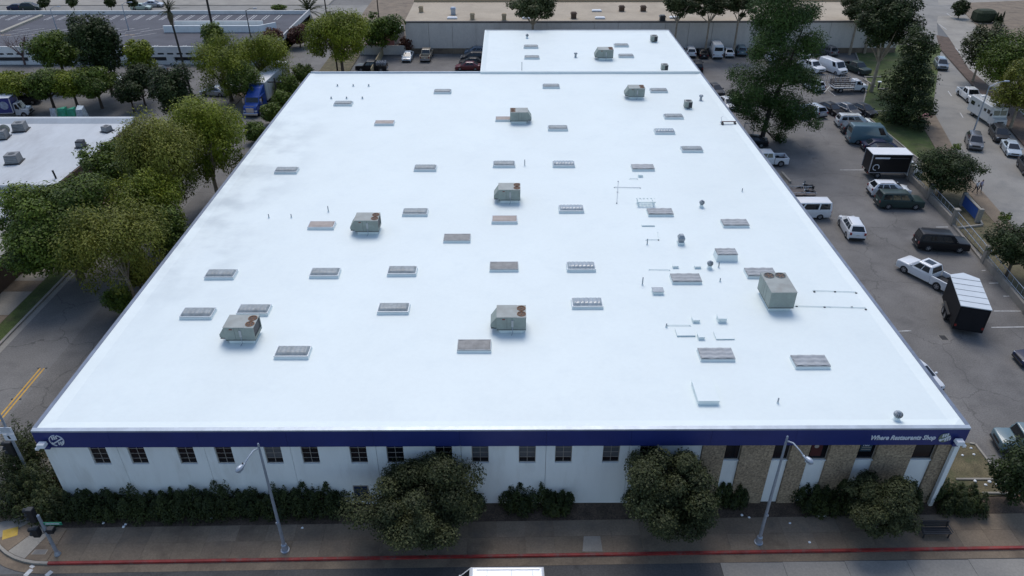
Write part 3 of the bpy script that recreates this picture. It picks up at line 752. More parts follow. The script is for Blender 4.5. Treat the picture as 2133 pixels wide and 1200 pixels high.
SKY = [
 ((3.70, 123.82), RB, 'skylight dome on the rear roof, upper of the left pair'),
 ((3.68, 117.43), RB, 'skylight dome on the rear roof, lower of the left pair'),
 ((18.75, 124.66), RB, 'skylight dome on the rear roof, farther of the two beside the rooftop unit'),
 ((18.67, 118.20), RB, 'skylight dome on the rear roof, nearer of the two beside the rooftop unit'),
 ((-21.92, 95.23), RB, 'grey skylight in the far left corner below the six small vents'),
 ((-9.14, 100.26), RB, 'ribbed skylight alone near the rear edge, left of centre'),
 ((5.98, 102.57), RB, 'ribbed skylight nearest the rear edge at the roof centre'),
 ((20.81, 100.55), RB, 'ribbed skylight right beside the farthest big rooftop unit'),
 ((-15.42, 87.90), BR, 'brownish low skylight in the far left field of the roof'),
 ((20.87, 90.00), RB, 'ribbed skylight just below the small condenser at far right'),
 ((5.98, 85.95), RB, 'ribbed skylight to the lower right of the far central rooftop unit'),
 ((18.78, 84.75), CL, 'ribbed skylight at far right with a bright glint on one end'),
 ((20.88, 79.08), RB, 'ribbed skylight closest to the right roof edge in the far half'),
 ((-0.47, 89.22), BR, 'brownish skylight half hidden behind the far central rooftop unit'),
 ((-23.85, 73.30), RB, 'grey skylight closest to the left roof edge in the far half'),
 ((-9.03, 73.88), RB, 'grey skylight alone in the left middle, level with the central pair'),
 ((-0.53, 74.89), RB, 'ribbed skylight above the middle rooftop unit'),
 ((5.98, 74.86), CL, 'clear ribbed skylight to the upper right of the middle rooftop unit'),
 ((14.49, 73.90), CO, 'corrugated grey skylight above the crossed roof pipes'),
 ((-17.40, 60.67), BR, 'brown skylight left of the left middle rooftop unit'),
 ((-8.99, 63.30), RB, 'ribbed skylight to the upper right of the left middle rooftop unit'),
 ((-0.42, 61.75), BR, 'pinkish brown skylight just below the middle rooftop unit'),
 ((6.02, 63.95), CL, 'clear ribbed skylight with six bright bubbles right of the middle rooftop unit'),
 ((14.49, 63.19), CO, 'corrugated skylight touching the white equipment stand'),
 ((21.08, 60.88), CO, 'corrugated skylight near the right edge beside the parked white van'),
 ((-4.68, 58.11), AG, 'grey aged skylight with rippled top at the roof centre'),
 ((-23.88, 51.99), RB, 'grey skylight closest to the left edge in the near half'),
 ((-15.30, 52.18), RB, 'ribbed skylight in the near left field, second from the left in its row'),
 ((-8.92, 52.46), RB, 'ribbed skylight in the near left field, third from the left in its row'),
 ((-0.43, 53.12), AG, 'brownish grey aged skylight above the near central rooftop unit'),
 ((6.05, 53.09), CL, 'clear ribbed skylight with bubbles to the upper right of the near central unit'),
 ((14.51, 51.13), CO, 'corrugated skylight with a dark torn front edge'),
 ((20.88, 52.01), CO, 'corrugated skylight partly behind the large right rooftop unit'),
 ((-23.77, 46.30), RB, 'ribbed skylight farthest left, left of the near left rooftop unit'),
 ((-19.62, 46.74), RB, 'ribbed skylight just behind the near left rooftop unit'),
 ((-8.91, 46.89), RB, 'ribbed skylight between the two near rooftop units'),
 ((6.07, 47.55), CL, 'clear ribbed skylight to the right of the near central rooftop unit'),
 ((-15.32, 41.41), RB, 'ribbed skylight nearest the front on the left'),
 ((-2.51, 42.08), AG, 'aged brown grey skylight with a hole, left below the near central unit'),
 ((14.57, 41.00), CO, 'corrugated skylight nearest the white roof hatch'),
 ((20.92, 40.15), CO, 'corrugated skylight nearest the front right corner'),
]
for p, k, lab in SKY: skylight(p, k, lab)
# smaller one on a tall white curb, with a sloped cricket in front of it
e = skylight((18.66, 54.70), CO, 'small corrugated skylight on a tall white kerb', 1.75, 1.1, 0.6)
# torn spot of the holed skylight

# rooftop package units
UNIT = mat('unit_paint', (0.27, 0.31, 0.28), 0.55, var=0.12, scale=1.2, dirt=(0.2, 0.2, 0.18), dirt_scale=1.5, dirt_amt=0.4)
UNIT_T = mat('unit_top', (0.33, 0.35, 0.33), 0.6, var=0.14, scale=1.0, dirt=(0.24, 0.22, 0.19), dirt_scale=0.9, dirt_amt=0.5)
COIL = mat('condenser_coil', (0.02, 0.022, 0.03), 0.5, var=0.2, scale=8)
SEAM = mat('unit_seam', (0.13, 0.145, 0.14), 0.6, var=0.05)
FANB = mat('fan_blade', (0.16, 0.09, 0.05), 0.6, var=0.2)
_un = {}
def rtu(p, label, flip=False, L_=2.15, D=1.6, Hh=1.15, rz=0, hood=True, coil_side='end', z0=0.32, rusty=True):
    e = empty('rooftop_unit', (*p, ZR), rz + (180 if flip else 0), label, 'air conditioner', 'package units on the white roof')
    l, d = L_ / 2, D / 2
    MB().box(-l + 0.18, l - 0.18, -d + 0.15, d - 0.15, -0.05, z0).build('curb', ROOFW, e)
    MB().box(-l, l, -d, d, z0 + 0.002, z0 + 0.09).build('base_rail', SEAM, e)
    cl = l * 0.38
    MB().bevbox(-l, cl, -d, d, z0 + 0.092, z0 + Hh, 0.012).build('cabinet', UNIT, e)
    MB().box(cl + 0.004, l, -d, d, z0 + 0.092, z0 + 0.2).build('condenser_base', UNIT, e)
    MB().box(cl + 0.004, l - 0.07, -d + 0.05, d - 0.05, z0 + 0.202, z0 + Hh - 0.06).build('condenser_coil', COIL, e)
    for y in (-d, d - 0.05):
        if coil_side == 'end' or y > 0: MB().box(cl + 0.004, l - 0.05, y, y + 0.05, z0 + 0.2, z0 + Hh - 0.06).build('side_panel', UNIT, e)
        for a, b_ in ((l - 0.05, l),): MB().box(a, b_, y, y + 0.05, z0 + 0.2, z0 + Hh - 0.06).build('corner_post', UNIT, e)
    MB().box(cl + 0.003, l + 0.01, -d - 0.01, d + 0.01, z0 + Hh - 0.058, z0 + Hh + 0.012).build('condenser_top', UNIT_T, e)
    MB().box(-l - 0.01, cl, -d - 0.01, d + 0.01, z0 + Hh + 0.001, z0 + Hh + 0.02).build('top_panel', UNIT_T, e)
    for x in (-l * 0.3, 0.05 * l):   # panel seams on both long sides
        for y in (-d - 0.008, d - 0.002): MB().box(x - 0.012, x + 0.012, y, y + 0.01, z0 + 0.1, z0 + Hh - 0.02).build('seam', SEAM, e)
    MB().box(-l * 0.62, -l * 0.42, -d - 0.015, -d - 0.001, z0 + Hh * 0.82, z0 + Hh * 0.9).build('label_plate', mat('plate_red', (0.18, 0.05, 0.04), 0.6), e)
    MB().box(-0.0, 0.16, -d - 0.05, -d - 0.001, z0 + 0.35, z0 + 0.9).build('disconnect_box', mat('box_grey', (0.42, 0.43, 0.43), 0.5), e)
    MB().tube([(0.08, -d - 0.03, z0 + 0.35), (0.1, -d - 0.06, 0.15), (0.0, -d - 0.25, 0.03)], 0.025, 6).build('conduit', STEEL, e)
    for y in (-d * 0.45, d * 0.45):
        xx = (cl + l) / 2
        rr = min((l - cl) * 0.4, D * 0.21)
        fan = MB().lathe([(rr + 0.06, 0), (rr + 0.06, 0.035), (rr, 0.035), (rr, 0.0)], (xx, y, z0 + Hh + 0.0125), 20, caps=False).build('fan_ring', RUST if rusty else SEAM, e)
        MB().lathe([(rr, 0.0), (rr, 0.004)], (xx, y, z0 + Hh + 0.013), 20).build('fan_well', COIL, fan)
        gb = MB()
        for k in range(5):
            a = k * 2 * math.pi / 5 + 0.3
            ca, sa = math.cos(a), math.sin(a)
            gb.add([(xx + 0.04 * ca, y + 0.04 * sa, z0 + Hh + 0.022), (xx + rr * 0.9 * math.cos(a - 0.42), y + rr * 0.9 * math.sin(a - 0.42), z0 + Hh + 0.022), (xx + rr * 0.9 * math.cos(a + 0.2), y + rr * 0.9 * math.sin(a + 0.2), z0 + Hh + 0.03)], [(0, 1, 2)])
        gb.lathe([(rr * 0.2, 0), (rr * 0.2, 0.02)], (xx, y, z0 + Hh + 0.018), 10)
        gb.build('fan', RUST if rusty else FANB, fan)
    if hood:
        x0_ = -l - 0.002
        MB().hexa([(x0_ - 0.45, -d + 0.18, z0 + 0.18), (x0_, -d + 0.12, z0 + 0.12), (x0_, d - 0.12, z0 + 0.12), (x0_ - 0.45, d - 0.18, z0 + 0.18), (x0_ - 0.45, -d + 0.18, z0 + 0.42), (x0_, -d + 0.12, z0 + Hh - 0.08), (x0_, d - 0.12, z0 + Hh - 0.08), (x0_ - 0.45, d - 0.18, z0 + 0.42)]).build('intake_hood', UNIT, e)
        MB().box(x0_ - 0.42, x0_ - 0.02, -d + 0.16, d - 0.16, z0 + 0.06, z0 + 0.12).build('filter', COIL, e)
    return e
rtu((0.15, 44.52), 'rooftop air conditioner near the front centre with two rusty fans')
rtu((-19.32, 43.34), 'rooftop air conditioner at the near left with black coil end', rz=0, rusty=True)
rtu((-12.91, 59.79), 'rooftop air conditioner in the left middle of the roof')
rtu((0.04, 66.24), 'rooftop air conditioner at the middle of the roof')
rtu((1.27, 88.65), 'rooftop air conditioner far centre with its fans on the left', flip=True, L_=2.2, D=1.7, coil_side='open')
rtu((17.23, 98.05), 'rooftop air conditioner near the rear right')
rtu((15.18, 117.19), 'rooftop air conditioner on the rear lower roof', L_=2.4, D=1.8, Hh=1.25)
rtu((20.83, 47.93), 'large rooftop air conditioner at the right with fans at its far end', L_=2.9, D=1.95, Hh=1.45, rz=90, hood=False, rusty=False)
def condenser(p, label, s=0.9, h=0.95, rz=0):
    e = empty('condenser', (*p, ZR), rz, label, 'condenser', 'small condensers on the white roof')
    a = s / 2
    for x in (-a + 0.1, a - 0.2): MB().box(x, x + 0.1, -a, a, -0.03, 0.12).build('sleeper', ROOFW, e)
    MB().box(-a, a, -a, a, 0.122, 0.22).build('base', SEAM, e)
    MB().box(-a + 0.03, a - 0.03, -a + 0.03, a - 0.03, 0.222, h - 0.08).build('coil', COIL, e)
    MB().box(-a, a, -a, a, h - 0.078, h).build('lid', UNIT_T, e)
    for x in (-a, a - 0.06):
        for y in (-a, a - 0.06): MB().box(x, x + 0.06, y, y + 0.06, 0.222, h - 0.08).build('post', UNIT, e)
    MB().box(-a, -a + 0.025, -a + 0.062, a - 0.062, 0.222, h - 0.08).build('panel', UNIT, e)
    MB().box(-a + 0.062, -0.02, -a, -a + 0.025, 0.222, h - 0.08).build('panel', UNIT, e)
    MB().lathe([(a * 0.7, 0), (a * 0.7, 0.03), (a * 0.62, 0.03), (a * 0.62, 0)], (0, 0, h + 0.001), 18, caps=False).build('fan_ring', SEAM, e)
    MB().lathe([(a * 0.62, 0), (a * 0.62, 0.006)], (0, 0, h + 0.002), 18).build('fan_well', COIL, e)
    return e
condenser((23.46, 93.76), 'small condenser near the right edge of the main roof', 0.95)
condenser((23.41, 110.64), 'small condenser by the seam of the rear roof', 0.95)
condenser((24.68, 127.70), 'condenser at the far right corner of the rear roof', 1.1, 1.0)
# vents, turbines, hoods
VENTM = mat('vent_metal', (0.3, 0.33, 0.36), 0.4, metal=0.5, var=0.15, scale=4)
def turbine(p, label, r_=0.24, h=0.28):
    e = empty('turbine_vent', (*p, ZR), 0, label, 'roof vent')
    MB().lathe([(r_ * 1.2, -0.03), (r_ * 0.75, 0.1), (r_ * 0.7, h)], n=14).build('base', ROOFW, e)
    hd = MB()
    n = 14
    for k in range(n):
        a0 = 2 * math.pi * k / n; a1 = a0 + 2 * math.pi / n * 0.75
        pr = [(r_ * 0.55, 0), (r_, 0.09), (r_ * 1.1, 0.2), (r_, 0.31), (r_ * 0.4, 0.4)]
        vv = [(rr * math.cos(a0), rr * math.sin(a0), h + z) for rr, z in pr] + [(rr * 0.9 * math.cos(a1), rr * 0.9 * math.sin(a1), h + z) for rr, z in pr]
        hd.add(vv, [(i, i + 5, i + 6, i + 1) for i in range(4)])
    hd.build('fins', VENTM, e)
    MB().lathe([(r_ * 0.5, h), (r_ * 0.75, h + 0.2), (r_ * 0.4, h + 0.38)], n=12).build('core', DARK, e)
    MB().lathe([(r_ * 0.45, h + 0.4), (r_ * 0.35, h + 0.44)], n=12).build('cap', VENTM, e)
turbine((18.80, 64.63), 'round turbine vent at the right middle of the roof')
turbine((16.91, 53.03), 'round turbine vent beside the pipe run at the right')
turbine((24.41, 34.43), 'round turbine vent near the front right corner', 0.26)
turbine((3.20, 130.08), 'round turbine vent at the far left of the rear roof')
e = empty('exhaust_hood', (*(15.32, 57.31), ZR), 0, 'tall grey exhaust hood on the right half of the roof', 'roof vent')
MB().box(-0.3, 0.3, -0.3, 0.3, -0.05, 0.22).build('curb', ROOFW, e)
MB().hexa([(-0.22, -0.22, 0.222), (0.22, -0.22, 0.222), (0.22, 0.22, 0.222), (-0.22, 0.22, 0.222), (-0.3, -0.3, 0.62), (0.3, -0.3, 0.62), (0.3, 0.3, 0.62), (-0.3, 0.3, 0.62)]).build('shaft', VENTM, e)
MB().hexa([(-0.3, -0.3, 0.622), (0.3, -0.3, 0.622), (0.3, 0.3, 0.622), (-0.3, 0.3, 0.622), (-0.17, -0.17, 0.9), (0.17, -0.17, 0.9), (0.17, 0.17, 0.9), (-0.17, 0.17, 0.9)]).build('cap', VENTM, e)
for p, lab in (((10.63, 117.96), 'small mushroom vent at the middle of the rear roof'), ((25.85, 96.79), 'small pipe vent with cap by the far right edge')):
    e = empty('mushroom_vent', (*p, ZR), 0, lab, 'roof vent')
    MB().lathe([(0.24, -0.03), (0.17, 0.08), (0.16, 0.55)], n=12).build('pipe', VENTM, e)
    MB().lathe([(0.27, 0.52), (0.29, 0.6), (0.2, 0.74), (0.02, 0.78)], n=14).build('cap', VENTM, e)
# small plumbing vents
def stub(p, label, h=0.4, r_=0.05, m=VENTM):
    e = empty('pipe_vent', (*p, ZR), 0, label, 'pipe vent', 'plumbing vents on the white roof')
    MB().lathe([(r_ * 2.4, -0.03), (r_ * 1.2, 0.08)], n=10).build('flashing', ROOFW, e)
    MB().lathe([(r_, 0.06), (r_, h), (r_ * 0.7, h), (r_ * 0.7, h - 0.06)], n=10).build('pipe', m, e)
for i, p in enumerate(((-24.25, 103.13), (-22.01, 103.12), (-19.83, 103.11), (-24.02, 97.63), (-21.94, 97.62), (-19.80, 97.61))):
    stub(p, 'small vent, ' + ('left', 'middle', 'right')[i % 3] + ' of the ' + ('farther', 'nearer')[i // 3] + ' row of three at the far left', 0.28, 0.1)
for p, lab, h in (((-20.70, 62.53), 'thin pipe vent in the left middle field', 0.35), ((-17.43, 63.73), 'thin pipe vent above the brown skylight at left', 0.6), ((-22.84, 62.54), 'thin pipe vent closest to the left edge', 0.35), ((1.73, 74.82), 'thin pipe vent beside the skylight above the middle unit', 0.7),
                  ((17.42, 36.06), 'thin pipe vent near the front right', 0.4), ((17.71, 53.14), 'thin pipe vent right of the turbine by the pipe run', 0.5), ((10.84, 50.44), 'thin pipe vent left of the small white curb', 0.7), ((17.29, 50.92), 'short pipe vent right of the torn skylight', 0.3),
                  ((23.72, 68.10), 'thin pipe vent right of the round turbine', 0.35), ((1.98, 110.28), 'thin pole at the rear roof seam', 1.4), ((11.72, 44.54), 'short pipe vent at the end of the near pipe', 0.3), ((12.30, 57.15), 'thin pipe vent left of the exhaust hood', 0.55)):
    stub(p, lab, h)
# white equipment curbs, pads, boxes
def pad_box(p, w, d, h, label, name='equipment_curb', lid=None, cat='roof curb'):
    e = empty(name, (*p, ZR), 0, label, cat)
    MB().bevbox(-w / 2, w / 2, -d / 2, d / 2, -0.04, h, 0.025).build('box', ROOFW, e)
    MB().bevbox(-w / 2 - 0.03, w / 2 + 0.03, -d / 2 - 0.03, d / 2 + 0.03, h + 0.001, h + 0.05, 0.012).build('cap', lid or ROOFW, e)
    return e
pad_box((12.88, 36.95), 1.35, 2.1, 0.3, 'white raised roof hatch in the near right field', 'roof_hatch', cat='roof hatch')
pad_box((11.88, 49.27), 0.85, 0.65, 0.25, 'small white kerb with grey top left of the large right unit', lid=VENTM)
pad_box((14.08, 45.38), 0.5, 0.6, 0.2, 'low white box left of the taller white box')
pad_box((16.03, 45.37), 0.62, 0.62, 0.35, 'tallest white box in the near right cluster')
pad_box((14.00, 43.24), 0.42, 0.6, 0.2, 'small white box between two flat roof pads')
pad_box((14.06, 53.22), 0.45, 0.35, 0.16, 'low white box behind the torn corrugated skylight, left of two')
pad_box((15.91, 53.14), 0.5, 0.35, 0.16, 'low white box behind the torn corrugated skylight, right of two')
pad_box((13.94, 71.97), 0.45, 0.5, 0.2, 'small white box below the farthest corrugated skylight')
pad_box((12.97, 43.80), 1.3, 0.9, 0.06, 'flat white roof pad, left of the pair', 'roof_pad', cat='roof pad')
pad_box((15.73, 43.37), 1.3, 0.9, 0.06, 'flat white roof pad, right of the pair', 'roof_pad', cat='roof pad')
pad_box((12.96, 60.72), 1.15, 0.3, 0.07, 'low white curb below the white equipment stand')
e = empty('equipment_stand', (*(13.42, 65.18), ZR), 0, 'white slatted equipment stand beside a corrugated skylight', 'equipment stand')
for x in (-0.75, 0.75):
    for y in (-0.4, 0.4): MB().box(x - 0.05, x + 0.05, y - 0.05, y + 0.05, -0.03, 0.4).build('leg', ROOFW, e)
for y in (-0.4, 0.4): MB().box(-0.9, 0.9, y - 0.06, y + 0.06, 0.401, 0.5).build('rail', ROOFW, e)
for k in range(5): MB().box(-0.72 + k * 0.36 - 0.09, -0.72 + k * 0.36 + 0.09, -0.5, 0.5, 0.502, 0.53).build('slat', ROOFW, e)
# pipes on the roof
def roof_pipe(pts, label, r_=0.026, z=0.06, m=None, group=None):
    a = pts[0]
    e = empty('roof_pipe', (*a, ZR), 0, label, 'pipe')
    MB().tube([(p[0] - a[0], p[1] - a[1], z) for p in pts], r_, 6).build('pipe', m or ROOFW, e)
    for p, q in zip(pts[:-1], pts[1:]):
        n = max(1, int(math.hypot(p[0] - q[0], p[1] - q[1]) / 2.0))
        for k in range(n + 1):
            t = k / n
            x, y = p[0] + (q[0] - p[0]) * t - a[0], p[1] + (q[1] - p[1]) * t - a[1]
            MB().box(x - 0.06, x + 0.06, y - 0.06, y + 0.06, -0.03, z - r_ - 0.002).build('support', m and VENTM or ROOFW, e)
PIPEG = mat('roof_pipe_grey', (0.5, 0.53, 0.56), 0.5, var=0.1)
roof_pipe([(10.84, 69.09), (13.49, 68.96)], 'grey pipe lying left to right where two roof pipes cross', m=PIPEG)
roof_pipe([(11.41, 70.52), (10.62, 65.40)], 'grey pipe lying front to back where two roof pipes cross', z=0.12, m=PIPEG)
roof_pipe([(12.72, 71.23), (13.53, 71.22)], 'short white pipe behind the crossing pipes')
roof_pipe([(12.34, 57.94), (13.46, 57.94), (13.62, 59.40)], 'bent white pipe left of the exhaust hood')
roof_pipe([(11.76, 52.77), (13.48, 52.68)], 'white pipe left of the torn corrugated skylight')
roof_pipe([(11.82, 44.71), (13.54, 44.70)], 'white pipe above the left flat roof pad')
roof_pipe([(22.21, 47.23), (27.59, 46.94)], 'long white pipe on dark blocks from the large right unit to the edge', z=0.07)
roof_pipe([(24.44, 49.43), (27.75, 49.20)], 'white pipe on dark blocks, farther of the two at the right edge', z=0.07)
for i, p in enumerate(((22.35, 47.37), (24.47, 47.23), (26.59, 47.22), (27.54, 46.89), (24.46, 49.44), (26.11, 49.43), (27.73, 49.21))):
    tag(MB().box(-0.07, 0.07, -0.05, 0.05, -0.02, 0.08).build('pipe_block', DARK, None, (*(p[0], p[1] - 0.16), ZR)), 'dark rubber block along the pipes at the right roof edge', 'pipe block', 'pipe blocks at the right roof edge')
# davit with red arm on the right edge and the ladder cage below it
e = empty('roof_davit', (*(27.29, 87.64), ZR), 0, 'dark and red hoist lying at the far right roof edge', 'hoist')
MB().tube([(-0.9, 0, 0.32), (0.9, 0.05, 0.32)], 0.06, 8).build('arm', mat('dark_red_metal', (0.12, 0.03, 0.03), 0.5), e)
MB().tube([(-0.9, -0.3, 0.1), (0.9, -0.3, 0.1)], 0.03, 6).build('rail', STEEL, e)
for x in (-0.8, 0.75): MB().box(x - 0.1, x + 0.1, -0.35, 0.2, -0.03, 0.26).build('foot', DARK, e)
MB().lathe([(0.12, 0), (0.12, 0.12)], (-0.95, 0, 0.26), 12, axis='y').build('winch', WHITE, e)
MB().tube([(-0.85, 0.1, 0.3), (-0.95, 0.35, 0.75), (-0.7, 0.5, 0.8)], 0.025, 6).build('cable', STEEL, e)
ld = empty('steel_pallet_rack', (*(34.20, 100.08), 0), 8, 'grey steel rack standing behind the roof edge under the big pine', 'rack')
for x in (-0.75, 0.75): MB().box(x - 0.04, x + 0.04, -0.04, 0.04, 0, 2.6).build('post', STEEL, ld)
for z in (0.2, 2.5): MB().box(-0.8, 0.8, -0.05, 0.05, z, z + 0.08).build('rail', STEEL, ld)
for k in range(7): MB().box(-0.6 + k * 0.2 - 0.02, -0.6 + k * 0.2 + 0.02, -0.02, 0.02, 0.29, 2.49).build('bar', STEEL, ld)

# equipment on the left building's roof and the tan roof behind
def cooler(p, s, h, z, label, rz=0, m=None):
    e = empty('evaporative_cooler', (*p, z), rz, label, 'cooler')
    a = s / 2
    MB().box(-a - 0.15, a + 0.15, -a - 0.15, a + 0.15, -0.02, 0.12).build('platform', DARK, e)
    MB().hexa([(-a, -a, 0.122), (a, -a, 0.122), (a, a, 0.122), (-a, a, 0.122), (-a * 0.9, -a * 0.9, h), (a * 0.9, -a * 0.9, h), (a * 0.9, a * 0.9, h), (-a * 0.9, a * 0.9, h)]).build('cabinet', m or mat('cooler_grey', (0.2, 0.2, 0.2), 0.6, var=0.2, scale=2), e)
    for k in range(4): MB().box(-a * 0.86, a * 0.86, -a - 0.02, -a * 0.93, h * (0.2 + 0.18 * k), h * (0.2 + 0.18 * k) + 0.06).build('louvre', VENTM, e)
    MB().lathe([(a * 0.5, 0), (a * 0.5, 0.02)], (0, 0, h + 0.001), 14).build('opening', DARK, e)
cooler((-64.38, 93.14), 1.5, 1.1, 4.22, 'grey cooler box at the far left of the dirty white roof', 12)
cooler((-59.21, 82.45), 1.5, 1.1, 4.22, 'grey cooler box with a side tray nearest the front of the dirty white roof', 10)
cooler((-53.59, 87.34), 0.95, 0.85, 4.22, 'dark boxy condenser in the middle of the dirty white roof', 5, COIL)
cooler((-52.83, 92.73), 1.0, 0.75, 4.22, 'small grey condenser near the far right of the dirty white roof', -20)
cooler((-65.29, 90.36), 1.5, 1.1, 4.22, 'grey cooler box cut by the left edge of the picture', 12)
e = empty('dish_antenna', (*(-65.02, 90.98), 4.22), 20, 'round mesh dish on a stand on the dirty white roof', 'dish')
MB().box(-0.5, 0.5, -0.4, 0.4, -0.02, 0.1).build('base', STEEL, e)
for x in (-0.35, 0.35): MB().tube([(x, 0, 0.1), (x * 0.4, 0, 0.75)], 0.035, 6).build('leg', STEEL, e)
MB().lathe([(0.62, 0.12), (0.45, 0.04), (0.1, 0.0)], (0, 0, 0), 18, axis='y', caps=False).build('dish', mat('dish_mesh', (0.3, 0.28, 0.22), 0.6), e).location.z = 0.95
tag(MB().tube([(0, 0, 0), (-0.1, 0, 1.0)], 0.11, 10).build('flue_pipe', DARK, None, (*(-51.82, 77.76), 4.2)), 'black flue pipe at the front edge of the dirty white roof', 'flue')
# clutter on the low roof
rr = random.Random(8)
for i, (p, w, d, h, m, lab) in enumerate((((-57.37, 77.00), 2.2, 1.0, 0.4, LROOF, 'pale duct box on the cluttered roof, farthest left'), ((-55.55, 75.72), 1.2, 0.5, 0.35, TANW, 'tan plywood box on the cluttered roof'), ((-55.28, 73.01), 2.6, 0.7, 0.3, LROOF, 'long pale duct on the cluttered roof'), ((-52.93, 69.55), 3.0, 0.8, 0.25, LROOF, 'low pale duct nearest the dark tree'))):
    e = empty('roof_duct', (*p, 3.45), 20, lab, 'duct')
    MB().bevbox(-w / 2, w / 2, -d / 2, d / 2, 0.0, h, 0.03).build('duct', m, e)
    MB().box(-w / 2 + 0.1, -w / 2 + 0.2, -d / 2 - 0.03, d / 2 + 0.03, 0.0, h + 0.03).build('strap', STEEL, e)
def roof_box(p, w, h, label, m, z=6.12, cap=True):
    e = empty('roof_ventilator', (*p, z), 0, label, 'roof vent')
    MB().box(-w / 2, w / 2, -w / 2, w / 2, 0, h).build('shaft', m, e)
    MB().hexa([(-w * 0.65, -w * 0.65, h + 0.001), (w * 0.65, -w * 0.65, h + 0.001), (w * 0.65, w * 0.65, h + 0.001), (-w * 0.65, w * 0.65, h + 0.001), (-w * 0.4, -w * 0.4, h + 0.3), (w * 0.4, -w * 0.4, h + 0.3), (w * 0.4, w * 0.4, h + 0.3), (-w * 0.4, w * 0.4, h + 0.3)]).build('cap', m, e)
for p, w, h, lab, m in (((-17.55, 154.26), 0.8, 0.9, 'brown ventilator at the far left of the tan roof', TANW), ((-10.96, 152.06), 0.9, 1.1, 'grey ventilator with white cap on the tan roof', STEEL), ((-6.99, 147.87), 0.8, 0.9, 'brown ventilator left of the big tree over the tan roof', TANW), ((-0.86, 147.43), 0.8, 0.9, 'brown ventilator close beside the big tree over the tan roof', TANW),
                        ((12.66, 148.60), 1.0, 0.9, 'dark brown vent right of the big tree over the tan roof', BROWNW), ((22.83, 154.96), 1.0, 0.8, 'dark vent, left of two near the rear parapet', BROWNW), ((27.18, 154.94), 1.0, 0.8, 'dark vent, right of two near the rear parapet', BROWNW), ((29.63, 146.89), 1.0, 0.7, 'dark vent under the eucalyptus branches', DARK)):
    roof_box(p, w, h, lab, m)
for p, lab in (((-10.94, 148.44), 'white skylight at the left of the tan roof'), ((17.78, 154.65), 'white skylight farther back on the tan roof'), ((17.78, 148.31), 'white skylight nearest the edge of the tan roof'), ((32.32, 148.65), 'white skylight under the eucalyptus on the tan roof'), ((3.61, 148.37), 'white skylight behind the big tree on the tan roof')):
    e = empty('flat_skylight', (*p, 6.12), 0, lab, 'skylight')
    MB().box(-0.95, 0.95, -0.45, 0.45, 0, 0.2).build('curb', STEEL, e)
    MB().hexa([(-0.98, -0.48, 0.201), (0.98, -0.48, 0.201), (0.98, 0.48, 0.201), (-0.98, 0.48, 0.201), (-0.8, -0.3, 0.36), (0.8, -0.3, 0.36), (0.8, 0.3, 0.36), (-0.8, 0.3, 0.36)]).build('dome', WHITE, e)

# ------------------------------------------------------------------ vehicles
TYRE = mat('tyre_rubber', (0.014, 0.014, 0.015), 0.85, var=0.1)
RIM = mat('alloy_rim', (0.36, 0.37, 0.39), 0.35, metal=0.6, var=0.05)
VGLASS = mat('car_glass', (0.012, 0.015, 0.018), 0.05, var=0, spec=0.7)
HEADL = mat('headlamp', (0.6, 0.62, 0.64), 0.12, var=0, coat=0.6)
TAILL = mat('tail_lamp', (0.22, 0.012, 0.012), 0.2, var=0, coat=0.5)
PLATE = mat('number_plate', (0.6, 0.6, 0.58), 0.5, var=0)
def paint(name, c, rough=0.32, metal=0.0, coat=0.6):
    dk = max(c) < 0.08
    return mat('paint_' + name, c, 0.42 if dk else rough, metal=metal, var=0.03, scale=1.0, coat=0.12 if dk else coat, spec=0.25 if dk else 0.5)
P = dict(white=paint('white', (0.72, 0.73, 0.74)), offwhite=paint('offwhite', (0.58, 0.59, 0.58)), black=paint('black', (0.012, 0.012, 0.014)), charcoal=paint('charcoal', (0.035, 0.037, 0.042)), grey=paint('grey', (0.12, 0.125, 0.135)),
         silver=paint('silver', (0.38, 0.4, 0.43), 0.35, 0.3), bluegrey=paint('bluegrey', (0.13, 0.17, 0.22)), teal=paint('teal', (0.1, 0.17, 0.2)), green=paint('palegreen', (0.33, 0.42, 0.36)), red=paint('darkred', (0.12, 0.012, 0.018)), tan=paint('tan', (0.36, 0.3, 0.22)),
         navy=paint('navy', (0.018, 0.025, 0.06)), dkgreen=paint('darkgreen', (0.03, 0.05, 0.045)), blue=paint('blue', (0.012, 0.06, 0.3)), paleblue=paint('paleblue', (0.42, 0.48, 0.52)))
_vm = {}
def cached(key, fn):
    if key not in _vm: _vm[key] = fn()
    return _vm[key]
def arch(xc, r_, zb, n=7):
    return [(xc + r_ * math.cos(a), zb + (r_ + 0.06) * math.sin(a)) for a in [math.pi * k / (n - 1) for k in range(n)]]
